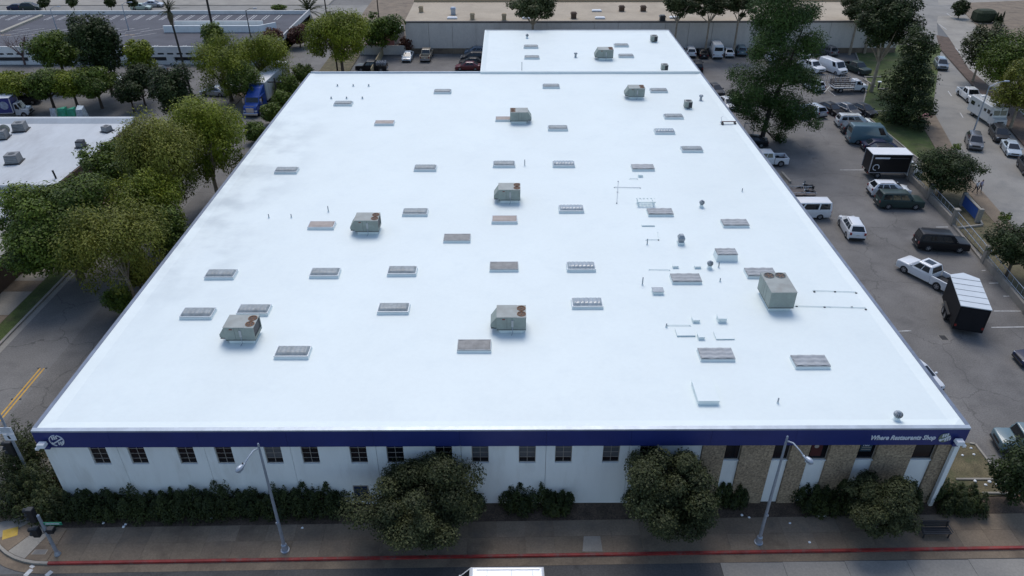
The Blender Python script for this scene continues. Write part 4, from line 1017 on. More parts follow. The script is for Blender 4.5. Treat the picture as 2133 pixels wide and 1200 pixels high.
def shell(top, xf, xr, zb, axles, ra, hw, inset=0.07, bev=0.1, taper=0.06, noarch=False):
    """prism of a side profile: top = list (x,z) from front to back; wheel arches are cut out of the sill line"""
    prof = [(xf, zb + 0.05)] + list(top) + [(xr, zb + 0.05)]
    low = [(xr + 0.05, zb)]
    if not noarch:
        for xa in sorted(axles): low += [(p[0], p[1]) for p in arch(xa, ra, zb)[::-1]]
    low += [(xf - 0.05, zb)]
    prof = prof + low
    cxm = sum(p[0] for p in prof) / len(prof)
    zm = 0.62
    L_ = (xf - xr) / 2; xm = (xf + xr) / 2
    def yw(x, h): return h * (1 - taper * abs((x - xm) / L_) ** 4)
    rows = []
    for y, ins in ((-1, inset), (-0.0, 0), (0.0, 0), (1, inset)):
        pass
    n = len(prof)
    v = []
    for s, ins in ((-1, True), (-1, False), (1, False), (1, True)):
        for x, z in prof:
            if ins:
                zz = z - inset if z > zm else z
                xx = xm + (x - xm) * (1 - inset / L_ * 0.6)
                v.append((xx, s * yw(x, hw), zz))
            else:
                v.append((x, s * yw(x, hw - bev), z))
    f = []
    for r_ in range(3):
        for i in range(n):
            j = (i + 1) % n
            f.append((r_ * n + i, r_ * n + j, (r_ + 1) * n + j, (r_ + 1) * n + i))
    f.append(tuple(range(n - 1, -1, -1))); f.append(tuple(range(3 * n, 4 * n)))
    return MB().add(v, f)
def green(mb, xb0, xb1, zb0, zb1, xr0, xr1, zr, wb, wr, crown=0.05):
    """cabin: base rectangle to roof rectangle, slightly crowned roof"""
    b = [(xb0, -wb, zb0), (xb1, -wb, zb1), (xb1, wb, zb1), (xb0, wb, zb0)]
    t = [(xr0, -wr, zr), (xr1, -wr, zr), (xr1, wr, zr), (xr0, wr, zr)]
    c = [(xr0 - 0.12, -wr + 0.14, zr + crown), (xr1 + 0.12, -wr + 0.14, zr + crown), (xr1 + 0.12, wr - 0.14, zr + crown), (xr0 - 0.12, wr - 0.14, zr + crown)]
    mb.add(b + t + c, [(0, 1, 5, 4)[::-1], (1, 2, 6, 5)[::-1], (2, 3, 7, 6)[::-1], (3, 0, 4, 7)[::-1], (4, 5, 9, 8)[::-1], (5, 6, 10, 9)[::-1], (6, 7, 11, 10)[::-1], (7, 4, 8, 11)[::-1], (8, 9, 10, 11)[::-1]])
    return b, t
def pane(a, b, c, d, s0, s1, t0, t1, off=0.012, thick=0.012):
    """glass slab on quad a,b (bottom) d,c (top); s along a->b, t bottom->top"""
    a, b, c, d = Vector(a), Vector(b), Vector(c), Vector(d)
    def at(s, t): return (a * (1 - s) + b * s) * (1 - t) + (d * (1 - s) + c * s) * t
    nrm = (b - a).cross(d - a).normalized()
    q = [at(s0, t0), at(s1, t0), at(s1, t1), at(s0, t1)]
    mb = MB()
    lo = [p - nrm * 0.01 for p in q]; hi = [p + nrm * off for p in q]
    cen = sum(hi, Vector()) / 4
    mb.add(lo + hi, [(3, 2, 1, 0), (4, 5, 6, 7), (0, 1, 5, 4), (1, 2, 6, 5), (2, 3, 7, 6), (3, 0, 4, 7)])
    return mb
def glass_set(b, t, sides, front=True, rear=True, rear_t=(0.1, 0.9)):
    """list of (name, MB)"""
    out = []
    # corners: 0 front-right(-y), 1 rear-right, 2 rear-left, 3 front-left
    if front: out.append(('windshield', pane(b[0], b[3], t[3], t[0], 0.06, 0.94, 0.08, 0.93)))
    if rear: out.append(('rear_window', pane(b[2], b[1], t[1], t[2], 0.09, 0.91, *rear_t)))
    for s0, s1 in sides:
        out.append(('side_window', pane(b[1], b[0], t[0], t[1], 1 - s1, 1 - s0, 0.12, 0.88)))
        out.append(('side_window', pane(b[3], b[2], t[2], t[3], s0, s1, 0.12, 0.88)))
    return out
SPEC = {
 'sedan': dict(top=[(2.35, 0.5), (2.3, 0.66), (2.05, 0.76), (1.1, 0.93), (-1.6, 0.97), (-2.2, 0.98), (-2.33, 0.86)], xf=2.33, xr=-2.35, zb=0.2, ax=(1.42, -1.4), r=0.33, hw=0.92, cab=(1.35, -1.95, 0.89, 0.95, 0.35, -1.05, 1.41, 0.85, 0.58), sides=((0.2, 0.47), (0.5, 0.8))),
 'hatch': dict(top=[(2.1, 0.55), (2.05, 0.72), (1.85, 0.82), (1.05, 0.98), (-1.9, 1.02), (-2.08, 0.95)], xf=2.08, xr=-2.12, zb=0.2, ax=(1.3, -1.3), r=0.33, hw=0.91, cab=(1.4, -2.0, 0.93, 1.0, 0.4, -1.45, 1.5, 0.85, 0.62), sides=((0.17, 0.44), (0.47, 0.74), (0.77, 0.9))),
 'suv': dict(top=[(2.38, 0.55), (2.33, 0.8), (2.15, 0.92), (1.75, 1.0), (1.2, 1.06), (-2.15, 1.12), (-2.34, 0.98)], xf=2.36, xr=-2.4, zb=0.25, ax=(1.45, -1.42), r=0.37, hw=0.95, cab=(1.5, -2.28, 1.02, 1.1, 0.45, -1.75, 1.66, 0.9, 0.66), sides=((0.2, 0.44), (0.47, 0.7), (0.73, 0.9)), rack=True, crown=0.07),
 'bigsuv': dict(top=[(2.62, 0.7), (2.58, 1.0), (2.4, 1.1), (1.3, 1.18), (-2.5, 1.2), (-2.62, 1.1)], xf=2.6, xr=-2.65, zb=0.3, ax=(1.6, -1.55), r=0.4, hw=1.0, cab=(1.35, -2.58, 1.15, 1.18, 0.7, -2.4, 1.9, 0.95, 0.78), sides=((0.14, 0.38), (0.41, 0.65), (0.68, 0.94)), rack=True),
 'wagonjeep': dict(top=[(2.1, 0.75), (2.08, 1.05), (1.95, 1.12), (0.95, 1.18), (-2.05, 1.2), (-2.12, 1.1)], xf=2.1, xr=-2.15, zb=0.35, ax=(1.35, -1.3), r=0.4, hw=0.93, cab=(1.0, -2.08, 1.15, 1.18, 0.75, -2.0, 1.85, 0.88, 0.78), sides=((0.1, 0.36), (0.4, 0.64), (0.68, 0.94))),
 'minivan': dict(top=[(2.55, 0.6), (2.48, 0.8), (2.2, 0.95), (1.55, 1.05), (-2.45, 1.08), (-2.55, 1.0)], xf=2.53, xr=-2.58, zb=0.2, ax=(1.6, -1.5), r=0.34, hw=0.98, cab=(1.8, -2.5, 1.0, 1.05, 0.7, -2.2, 1.74, 0.92, 0.72), sides=((0.2, 0.42), (0.45, 0.68), (0.71, 0.92)), rack=True),
 'pass_van': dict(top=[(2.8, 0.65), (2.75, 1.0), (2.55, 1.1), (2.0, 1.2), (-2.75, 1.2), (-2.82, 1.1)], xf=2.78, xr=-2.84, zb=0.28, ax=(1.85, -1.6), r=0.36, hw=1.0, cab=(2.05, -2.8, 1.18, 1.18, 1.35, -2.7, 2.05, 0.95, 0.85), sides=((0.1, 0.25), (0.29, 0.66), (0.7, 0.95))),
 'cargo_van': dict(top=[(2.75, 0.65), (2.7, 0.95), (2.5, 1.1), (2.0, 1.25), (-2.75, 1.25), (-2.82, 1.1)], xf=2.75, xr=-2.84, zb=0.28, ax=(1.8, -1.6), r=0.36, hw=1.0, cab=(2.1, -2.8, 1.22, 1.22, 1.3, -2.7, 2.2, 0.97, 0.86), sides=((0.08, 0.25),)),
 'high_van': dict(top=[(2.95, 0.65), (2.9, 1.0), (2.65, 1.15), (2.2, 1.35), (-2.95, 1.35), (-3.0, 1.1)], xf=2.95, xr=-3.02, zb=0.28, ax=(1.95, -1.8), r=0.37, hw=1.02, cab=(2.3, -2.98, 1.32, 1.32, 1.35, -2.85, 2.62, 1.0, 0.84), sides=((0.07, 0.22),), crown=0.1),
 'pickup': dict(top=[(2.85, 0.75), (2.82, 1.05), (2.6, 1.15), (1.35, 1.2), (-0.95, 1.22)], xf=2.84, xr=-1.0, zb=0.35, ax=(1.8,), r=0.42, hw=1.0, cab=(1.5, -0.98, 1.18, 1.2, 0.75, -0.75, 1.88, 0.93, 0.76), sides=((0.16, 0.5), (0.54, 0.88)), bed=(-1.02, -2.85, -1.85)),
}
def wheel_mesh(r_, w=0.23):
    def fn():
        t = MB().lathe([(r_ * 0.62, -w / 2), (r_ * 0.95, -w / 2), (r_, -w / 2 + 0.04), (r_, w / 2 - 0.04), (r_ * 0.95, w / 2), (r_ * 0.62, w / 2), (r_ * 0.6, w / 2 - 0.05), (r_ * 0.6, -w / 2 + 0.05), (r_ * 0.62, -w / 2)], n=20, axis='y', caps=False).lathe([(r_ * 0.61, -0.01), (r_ * 0.61, 0.01)], n=20, axis='y').mesh('tyre', TYRE)
        rm = MB()
        for s in (-1, 1):
            y = s * (w / 2 - 0.02)
            rm.lathe([(r_ * 0.64, y - 0.012), (r_ * 0.64, y + 0.012), (r_ * 0.54, y + 0.012), (r_ * 0.54, y - 0.012)], n=18, axis='y', caps=False)
            rm.lathe([(r_ * 0.2, y - 0.015), (r_ * 0.2, y + 0.015)], n=10, axis='y')
            for k in range(5):
                a = 2 * math.pi * k / 5
                ca, sa = math.cos(a), math.sin(a)
                hw_ = 0.07 * r_ * 2
                pts = [(r_ * 0.15, -hw_), (r_ * 0.56, -hw_ * 0.7), (r_ * 0.56, hw_ * 0.7), (r_ * 0.15, hw_)]
                rm.add([(p * ca - q * sa, y - 0.012, p * sa + q * ca) for p, q in pts] + [(p * ca - q * sa, y + 0.012, p * sa + q * ca) for p, q in pts], [(0, 1, 2, 3), (7, 6, 5, 4)])
        return t, rm.mesh('rim', RIM)
    return cached(('wheel', round(r_, 3), w), fn)
def add_wheels(e, axles, r_, hw, w=0.23, dual=()):
    t, rm = wheel_mesh(r_, w)
    for xa in axles:
        for s in (-1, 1):
            wl = link('wheel', t, e, (xa, s * (hw - w / 2 - 0.0), r_))
            link('rim', rm, wl)
def vmeshes(kind):
    def fn():
        S = SPEC[kind]
        parts = []
        mb = shell(S['top'], S['xf'], S['xr'], S['zb'], S['ax'], S['r'] + 0.05, S['hw'])
        c = S['cab']
        b, t = green(mb, *c, crown=S.get('crown', 0.05))
        if 'bed' in S:
            x0, x1, xa = S['bed']; hw = S['hw'] - 0.02; zb = S['zb']
            prof = [(x0, zb), (x0, 1.2), (x1, 1.2), (x1, zb)] + [p for p in arch(xa, S['r'] + 0.05, zb)[::-1]]
            for s in (-1, 1):
                n = len(prof)
                y0, y1 = sorted((s * hw, s * (hw - 0.14)))
                mb.add([(x, y0, z) for x, z in prof] + [(x, y1, z) for x, z in prof], [tuple(range(n)), tuple(range(2 * n - 1, n - 1, -1))] + [(i, n + i, n + (i + 1) % n, (i + 1) % n) for i in range(n)])
            mb.box(x1, x1 + 0.1, -hw + 0.141, hw - 0.141, 0.62, 1.19)
            parts.append(('bed_floor', MB().box(x1 + 0.101, x0 - 0.002, -hw + 0.141, hw - 0.141, 0.6, 0.72), BLACKP))
        parts.insert(0, ('body', mb, 'paint'))
        for nm, g_ in glass_set(b, t, S['sides'], rear_t=(0.12, 0.9) if kind not in ('cargo_van', 'high_van') else (0.25, 0.75)): parts.append((nm, g_, VGLASS))
        xf, hw = S['xf'], S['hw']
        xr = S['bed'][1] if 'bed' in S else S['xr']
        zh = 0.62 if kind in ('sedan', 'hatch') else 0.82
        zt = 0.78 if kind in ('sedan', 'hatch') else 0.98
        for s in (-1, 1):
            y0, y1 = sorted((s * (hw - 0.42), s * (hw - 0.13)))
            parts.append(('headlight', MB().hexa([(xf - 0.3, y0, zh - 0.08), (xf - 0.01, y0, zh - 0.08), (xf - 0.05, y1, zh - 0.08), (xf - 0.3, y1, zh - 0.08), (xf - 0.3, y0, zh + 0.06), (xf - 0.015, y0, zh + 0.06), (xf - 0.09, y1, zh + 0.06), (xf - 0.3, y1, zh + 0.06)]), HEADL))
            y0, y1 = sorted((s * (hw - 0.3), s * (hw - 0.1)))
            parts.append(('taillight', MB().box(xr - 0.012, xr + 0.12, y0, y1, zt - 0.16, zt + 0.08), TAILL))
            parts.append(('mirror', MB().bevbox(c[0] - 0.35, c[0] - 0.2, *sorted((s * (hw - 0.08), s * (hw + 0.13))), c[2] + 0.03, c[2] + 0.19, 0.02), 'paint'))
        parts.append(('grille', MB().box(xf - 0.2, xf + 0.015, -hw + 0.45, hw - 0.45, zh - 0.16, zh + 0.05), BLACKP))
        parts.append(('front_bumper', MB().bevbox(xf - 0.2, xf + 0.05, -hw + 0.12, hw - 0.12, S['zb'] + 0.02, S['zb'] + 0.2, 0.03), BLACKP))
        parts.append(('rear_bumper', MB().bevbox(xr - 0.06, xr + 0.2, -hw + 0.12, hw - 0.12, S['zb'] + 0.03, S['zb'] + 0.24, 0.03), BLACKP if kind != 'pickup' else RIM))
        parts.append(('number_plate', MB().box(xr - 0.02, xr - 0.005, -0.16, 0.16, zt - 0.22, zt - 0.08), PLATE))
        if S.get('rack'):
            for s in (-1, 1): parts.append(('roof_rail', MB().tube([(c[4] - 0.35, s * (c[8] - 0.06), c[6] + 0.075), (c[5] + 0.25, s * (c[8] - 0.06), c[6] + 0.075)], 0.022, 6), BLACKP))
        return [(nm, (soften if nm == 'body' else (lambda q: q))(g_.mesh(nm, m if m != 'paint' else P['white'])), m) for nm, g_, m in parts]
    return cached(('car', kind), fn)
def vehicle(kind, p, rz, color, label, cat='car', scale=1.0, sunroof=False, group=None, z=0.006):
    S = SPEC[kind]
    e = empty({'pickup': 'pickup_truck', 'pass_van': 'van', 'cargo_van': 'van', 'high_van': 'van', 'minivan': 'minivan', 'wagonjeep': 'off_roader'}.get(kind, 'car'), (p[0], p[1], z), rz, label, cat, group)
    pm = P[color] if isinstance(color, str) else color
    for nm, me, m in vmeshes(kind):
        link(nm, me, e, mat=pm if m == 'paint' else m)
    ax = list(S['ax']) + ([S['bed'][2]] if 'bed' in S else [])
    add_wheels(e, ax, S['r'], S['hw'] + 0.01)
    if sunroof:
        c = S['cab']
        MB().box((c[4] + c[5]) / 2 - 0.45, (c[4] + c[5]) / 2 + 0.45, -0.4, 0.4, c[6] + 0.045, c[6] + 0.062).build('sunroof', VGLASS, e)
    if scale != 1.0: e.scale = (scale,) * 3
    return e
V = vehicle
# rear lot, left part
V('sedan', (-19.27, 142.16), -92, 'paleblue', 'pale blue-grey sedan parked alone against the long concrete wall')
V('pickup', (-15.75, 142.81), 88, 'tan', 'tan pickup truck parked against the long concrete wall', 'pickup')
V('hatch', (-6.52, 145.49), 178, 'bluegrey', 'blue-grey coupe nose in beside the rear roof, farthest of its row')
V('suv', (-6.72, 141.11), 178, 'charcoal', 'dark car second from the wall beside the rear roof')
V('sedan', (-6.96, 138.21), 178, 'black', 'black sedan between the dark car and the dark red car')
V('sedan', (-7.47, 135.41), 178, 'red', 'dark red sedan just behind the rear edge of the main roof')
e = V('pickup', (-24.98, 134.57), 178, 'black', 'black flatbed pickup with a stake rack behind the left roof corner', 'pickup')
for k in range(6): MB().box(-1.1 - k * 0.3, -1.06 - k * 0.3, -0.9, 0.9, 1.2, 1.75).build('stake', STEEL, e)
# right lot, far row
V('suv', (35.36, 144.96), 84, 'white', 'white SUV next to the rear roof in the far row')
V('sedan', (37.64, 144.26), 84, 'black', 'low black car between the white SUV and the white van')
V('high_van', (40.15, 144.59), 86, 'white', 'tall white van with its rear doors to the camera in the far row', 'van')
V('sedan', (42.76, 144.92), 84, 'white', 'white sedan right of the tall white van')
V('suv', (45.38, 145.95), 84, 'teal', 'dark teal SUV right of the white sedan in the far row')
V('suv', (34.59, 134.91), 80, 'black', 'black car half hidden by the edge of the rear roof')
V('sedan', (34.65, 121.75), -80, 'charcoal', 'dark sedan partly hidden by the right edge of the main roof')
V('sedan', (34.89, 114.66), -80, 'white', 'white car mostly hidden between the roof edge and the big pine')
V('cargo_van', (50.00, 141.84), 84, 'white', 'white van mostly hidden behind the upper part of the big pine', 'van')
V('sedan', (56.91, 143.49), 84, 'white', 'white sedan peeking out right of the big pine')
V('suv', (62.21, 145.52), 108, 'grey', 'grey SUV alone in the far right of the lot')
V('pickup', (55.28, 134.51), -70, 'white', 'white crew cab pickup facing the camera beside a white van', 'pickup')
V('cargo_van', (58.90, 133.59), -68, 'white', 'white cargo van facing the camera', 'van')
V('pickup', (63.10, 133.57), -68, 'dkgreen', 'dark pickup facing the camera beside the white cargo van', 'pickup')
V('suv', (51.87, 123.76), 104, 'white', 'white crossover parked alone below the white pickup')
V('sedan', (44.86, 110.55), 106, 'teal', 'dull green car partly hidden by the lower pine branches')
V('suv', (47.40, 110.98), 108, 'silver', 'silver white crossover seen from behind at the end of the dark sedans')
V('sedan', (50.51, 111.86), -70, 'black', 'black sedan, first of three dark sedans facing the camera')
V('sedan', (52.99, 111.62), -70, 'grey', 'grey sedan, middle of three dark sedans facing the camera')
V('sedan', (55.46, 111.39), -70, 'charcoal', 'charcoal sedan with chrome nose, last of three dark sedans')
V('minivan', (51.69, 105.86), -4, 'offwhite', 'white minivan parked nose to the lawn', 'minivan')
V('suv', (51.21, 102.87), -4, 'charcoal', 'dark SUV between the white minivan and the teal van')
V('high_van', (51.19, 99.08), -4, 'teal', 'tall blue-grey van parked nose to the lawn', 'van')
V('sedan', (51.55, 96.38), -4, 'navy', 'dark blue sedan right below the tall blue-grey van')
V('hatch', (51.46, 94.30), -4, 'charcoal', 'dark hatchback tucked behind the black box truck')
V('suv', (46.54, 81.97), -3, 'white', 'white SUV with dark wrap-around windows beside the dark green SUV')
V('bigsuv', (46.30, 78.66), -3, 'dkgreen', 'dark green boxy SUV parked nose to the fence wall')
V('suv', (38.13, 72.32), 83, 'white', 'white SUV with glass roof driving through the lot', sunroof=True)
V('bigsuv', (46.28, 68.58), -8, 'black', 'black full-size SUV parked nose to the fence')
e = V('pickup', (41.7, 62.35), 118, 'white', 'white crew cab pickup with sunroof towing the black trailer', 'pickup', sunroof=True)
V('pass_van', (34.13, 76.21), 180, 'white', 'white passenger van poking out past the right roof edge', 'van')
V('pickup', (34.13, 91.40), 180, 'white', 'white pickup with open black bed at the right roof edge', 'pickup')
V('sedan', (34.11, 98.24), 170, 'black', 'black car in the gap below the big pine at the roof edge')
V('sedan', (33.41, 47.06), -72, 'white', 'white sedan mostly hidden by the near right roof edge')
V('wagonjeep', (37.64, 38.80), 172, 'teal', 'blue-grey off-roader entering at the right picture edge', 'off-roader')
V('sedan', (45.31, 48.78), 178, 'navy', 'dark blue car cut by the right picture edge')
# right street
V('pickup', (75.50, 118.06), -96, 'white', 'white pickup parked ahead of the motorhome', 'pickup')
V('suv', (65.43, 97.74), -112, 'grey', 'grey SUV driving down the right street')
V('suv', (70.61, 100.66), -108, 'charcoal', 'dark SUV parked behind the motorhome')
V('sedan', (69.33, 95.42), -108, 'paleblue', 'pale blue sedan parked behind the dark SUV on the street')
V('suv', (67.78, 88.71), -108, 'charcoal', 'dark car at the right edge of the picture on the street')
V('suv', (79.94, 136.24), -108, 'bluegrey', 'blue-grey SUV coming down the street behind the dark tree')
# left side
V('sedan', (-49.05, 120.86), 172, 'silver', 'silver coupe parked left of the blue truck')
V('sedan', (-47.62, 122.90), 172, 'offwhite', 'white car behind the silver coupe')
V('sedan', (-67.67, 126.18), 175, 'white', 'white car glimpsed between the car park trees')
V('suv', (-63.67, 132.07), 178, 'charcoal', 'dark SUV passing in front of the parking garage')
V('suv', (-78.35, 116.59), 195, 'charcoal', 'dark grey SUV behind the blue moving truck')
V('sedan', (-117.93, 185.65), 2, 'navy', 'dark blue car parked beyond the garage, left one')
V('suv', (-114.92, 185.64), 2, 'dkgreen', 'dark green car parked beyond the garage, right one')
V('sedan', (-88.53, 186.04), 2, 'green', 'pale green sedan on the upper street')
V('sedan', (-86.93, 189.26), 2, 'silver', 'silver sedan on the upper street next to the pale green one')
# the white van at the bottom edge
e = V('high_van', (-0.9, 26.1), 180, 'white', 'white van roof at the bottom edge of the picture', 'van')
for s in (-1, 1): MB().box(-2.6, 1.0, s * 0.62 - 0.05, s * 0.62 + 0.05, 2.70, 2.76).build('roof_rail', P['white'], e)
for x in (-2.2, -1.0, 0.4): MB().box(x - 0.02, x + 0.02, -0.56, 0.56, 2.715, 2.73).build('roof_bow', STEEL, e)

# ---- box trucks, motorhome, tractor-trailer, trailers
def truck_cab(e, x0, x1, hw, z0, zh, zr, pm, cabover=False):
    mb = shell([(x1, z0 + 0.35), (x1 - 0.03, zh - 0.1), (x1 - 0.25, zh), (x0, zh + 0.05)], x1, x0, z0, (x1 - 0.75,), 0.47, hw)
    b, t = green(mb, x1 - (0.5 if cabover else 0.95), x0, zh - 0.02, zh, x1 - (0.9 if cabover else 1.35), x0 + 0.05, zr, hw - 0.06, hw - 0.16)
    mb.build('cab', pm, e)
    for nm, g_ in glass_set(b, t, ((0.2, 0.75),), rear=False): g_.build(nm, VGLASS, e)
    for s in (-1, 1):
        MB().box(x1 - 0.1, x1 + 0.02, *sorted((s * (hw - 0.4), s * (hw - 0.12))), z0 + 0.35, z0 + 0.52).build('headlight', HEADL, e)
        MB().bevbox(x1 - 1.25, x1 - 1.12, *sorted((s * hw, s * (hw + 0.26))), zh + 0.1, zh + 0.45, 0.02).build('mirror', BLACKP, e)
    MB().box(x1 - 0.1, x1 + 0.025, -hw + 0.45, hw - 0.45, z0 + 0.25, z0 + 0.6).build('grille', BLACKP, e)
    MB().bevbox(x1 - 0.15, x1 + 0.08, -hw + 0.05, hw - 0.05, z0 - 0.02, z0 + 0.2, 0.03).build('bumper', BLACKP, e)
def box_truck(p, rz, label, boxm, cabm, trimm, L_=5.2, hw=1.15, zt=3.5, roofm=None):
    e = empty('box_truck', (p[0], p[1], 0.006), rz, label, 'box truck')
    xb0, xb1 = -L_ / 2 - 0.9, L_ / 2 - 0.9
    MB().box(xb0 + 0.1, xb1 + 1.9, -0.45, 0.45, 0.5, 0.75).build('chassis', BLACKP, e)
    MB().box(xb0, xb1, -hw, hw, 0.95, zt).build('cargo_box', boxm, e)
    MB().box(xb0 - 0.03, xb1 + 0.03, -hw - 0.03, hw + 0.03, zt + 0.001, zt + 0.07).build('roof', roofm or WHITE, e)
    for x in (xb0, xb1):
        for s in (-1, 1): MB().box(x - 0.05, x + 0.05, s * hw - 0.05, s * hw + 0.05, 0.95, zt).build('corner_post', trimm, e)
    for s in (-1, 1): MB().box(xb0 + 0.06, xb1 - 0.06, s * hw - 0.03, s * hw + 0.03, 0.86, 0.949).build('side_rail', trimm, e)
    MB().box(xb0 - 0.02, xb0 - 0.002, -hw + 0.12, hw - 0.12, 1.0, zt - 0.15).build('rear_door', boxm, e)
    truck_cab(e, xb1 + 0.05, xb1 + 2.0, 1.0, 0.45, 1.3, 2.2, cabm)
    add_wheels(e, (xb1 + 1.25, xb0 + 1.3), 0.42, 1.06, 0.26)
    for s in (-1, 1): MB().box(xb0 - 0.03, xb0 + 0.05, *sorted((s * 0.75, s * 1.0)), 0.7, 0.84).build('taillight', TAILL, e)
    return e, xb0, xb1, hw
e, xb0, xb1, hw = box_truck((49.23, 87.57), -2, 'black box truck with white roof and lettering parked nose to the lawn', P['black'], P['white'], P['silver'], 4.9, 1.15, 3.3)
MB().box(xb0 + 0.35, xb0 + 2.2, -hw - 0.014, -hw - 0.004, 2.75, 2.95).build('lettering_line', SIGNW, e)
MB().box(xb0 + 2.3, xb1 - 0.3, -hw - 0.014, -hw - 0.004, 2.8, 2.88).build('lettering_line', P['grey'], e)
for k in range(14):
    a0 = 2 * math.pi * k / 14; a1 = a0 + 0.4
    if k in (11, 12): continue
    MB().add([(xb0 + 0.75 + r_ * math.cos(a), -hw - 0.012, 1.6 + r_ * math.sin(a)) for a in (a0, a1) for r_ in (0.33, 0.43)], [(0, 1, 3, 2)]).build('ring_mark', SIGNW, e)
MOV_B = paint('movingblue', (0.018, 0.035, 0.2)); MOV_O = paint('movingorange', (0.45, 0.12, 0.02))
e, xb0, xb1, hw = box_truck((-77.78, 110.45), 8, 'blue and orange moving truck with white roof at the left edge', MOV_B, P['offwhite'], P['offwhite'], 5.4, 1.2, 3.2)
MB().box(xb0 + 0.1, xb1 - 2.0, -hw - 0.012, -hw - 0.003, 1.3, 2.5).build('orange_panel', MOV_O, e)
MB().lathe([(0.62, 0), (0.62, 0.008)], (xb1 - 1.0, -hw - 0.014, 2.1), 22, axis='y').build('round_picture', mat('grey_picture', (0.36, 0.4, 0.48), 0.6, var=0.4, scale=3), e)
# stake-bed truck
e = empty('stake_truck', (*(57.35, 122.43), 0.006), 4, 'white flatbed truck with wooden stake sides', 'truck')
truck_cab(e, 0.6, 2.9, 0.98, 0.45, 1.25, 1.95, P['white'])
MB().box(-3.0, 0.55, -1.1, 1.1, 0.85, 1.0).build('flatbed', P['white'], e)
WOODM = mat('stake_wood', (0.13, 0.11, 0.1), 0.85, var=0.3, scale=3)
for s in (-1, 1):
    for z in (1.1, 1.4, 1.7): MB().box(-2.95, 0.5, s * 1.05 - 0.03, s * 1.05 + 0.03, z, z + 0.2).build('side_board', WOODM, e)
    for k in range(5): MB().box(-2.9 + k * 0.83, -2.84 + k * 0.83, s * 1.0 - 0.03, s * 1.0 + 0.019, 1.002, 2.2).build('stake', STEEL, e)
for z in (1.1, 1.4, 1.7): MB().box(-3.0, -2.96, -1.0, 1.0, z, z + 0.2).build('tail_board', WOODM, e)
MB().box(-2.8, 0.5, -0.4, 0.4, 0.5, 0.849).build('chassis', BLACKP, e)
add_wheels(e, (2.15, -1.7), 0.42, 1.02, 0.26)
# motorhome
e = empty('motorhome', (*(72.82, 107.84), 0.006), -90, 'white motorhome parked along the right street', 'motorhome')
mb = MB().bevbox(-3.8, 2.2, -1.15, 1.15, 0.5, 2.95, 0.12)
mb.hexa([(2.18, -1.15, 0.5), (3.4, -1.0, 0.5), (3.4, 1.0, 0.5), (2.18, 1.15, 0.5), (2.18, -1.15, 1.75), (3.3, -0.98, 1.3), (3.3, 0.98, 1.3), (2.18, 1.15, 1.75)])
mb.hexa([(2.19, -1.12, 1.7), (2.75, -1.08, 1.5), (2.75, 1.08, 1.5), (2.19, 1.12, 1.7), (2.19, -1.12, 2.93), (2.45, -1.08, 2.9), (2.45, 1.08, 2.9), (2.19, 1.12, 2.93)])
mb.build('body', P['offwhite'], e)
pane((2.75, -1.08, 1.5), (2.75, 1.08, 1.5), (2.45, 1.08, 2.9), (2.45, -1.08, 2.9), 0.06, 0.48, 0.2, 0.7, 0.02).build('windshield', VGLASS, e)
pane((2.75, -1.08, 1.5), (2.75, 1.08, 1.5), (2.45, 1.08, 2.9), (2.45, -1.08, 2.9), 0.52, 0.94, 0.2, 0.7, 0.02).build('windshield', VGLASS, e)
for s in (-1, 1):
    for a, b_, z0_, z1_ in ((1.35, 2.0, 1.75, 2.3), (0.4, 1.0, 1.8, 2.2), (-3.2, -2.2, 1.7, 2.25), (-1.2, -0.9, 1.9, 2.2)): MB().box(a, b_, *sorted((s * 1.14, s * 1.17)), z0_, z1_).build('side_window', VGLASS, e)
    MB().box(3.3, 3.43, *sorted((s * 0.55, s * 0.88)), 0.85, 1.05).build('headlight', HEADL, e)
    MB().bevbox(2.6, 2.7, *sorted((s * 1.15, s * 1.45)), 1.7, 2.1, 0.02).build('mirror', BLACKP, e)
MB().box(3.35, 3.42, -0.45, 0.45, 0.8, 1.05).build('grille', BLACKP, e)
MB().box(-3.7, 2.1, -0.5, 0.5, 0.35, 0.5).build('chassis', BLACKP, e)
for x in (-2.6, -0.4, 1.2): MB().bevbox(x - 0.3, x + 0.3, -0.3, 0.3, 2.951, 3.12, 0.03).build('roof_vent', WHITE, e)
add_wheels(e, (2.7, -2.2), 0.4, 1.06, 0.26)
# blue tractor with white trailer
sm = empty('semi_truck', (*(-39.67, 110.94), 0.006), -93, 'bright blue tractor unit with chrome bumper heading down the side road', 'truck')
B_ = P['blue']
CHROME = mat('chrome', (0.6, 0.62, 0.65), 0.15, metal=1.0, var=0)
mb = shell([(1.2, 0.75), (1.15, 1.5), (0.9, 1.75), (-0.75, 1.95)], 1.2, -0.8, 0.45, (0.2,), 0.56, 1.05)
mb.hexa([(-0.78, -1.15, 0.6), (-0.1, -1.12, 1.7), (-0.1, 1.12, 1.7), (-0.78, 1.15, 0.6), (-1.3, -1.15, 2.7), (-0.55, -1.05, 2.65), (-0.55, 1.05, 2.65), (-1.3, 1.15, 2.7)])
mb.bevbox(-3.2, -0.79, -1.2, 1.2, 0.6, 2.75, 0.06)
mb.hexa([(-3.2, -1.15, 2.7), (-0.6, -1.0, 2.65), (-0.6, 1.0, 2.65), (-3.2, 1.15, 2.7), (-3.2, -1.12, 3.85), (-2.2, -0.9, 3.6), (-2.2, 0.9, 3.6), (-3.2, 1.12, 3.85)])
mb.build('cab', B_, sm)
pane((-0.1, -1.12, 1.7), (-0.1, 1.12, 1.7), (-0.55, 1.05, 2.65), (-0.55, -1.05, 2.65), 0.06, 0.94, 0.25, 0.95, 0.02).build('windshield', VGLASS, sm)
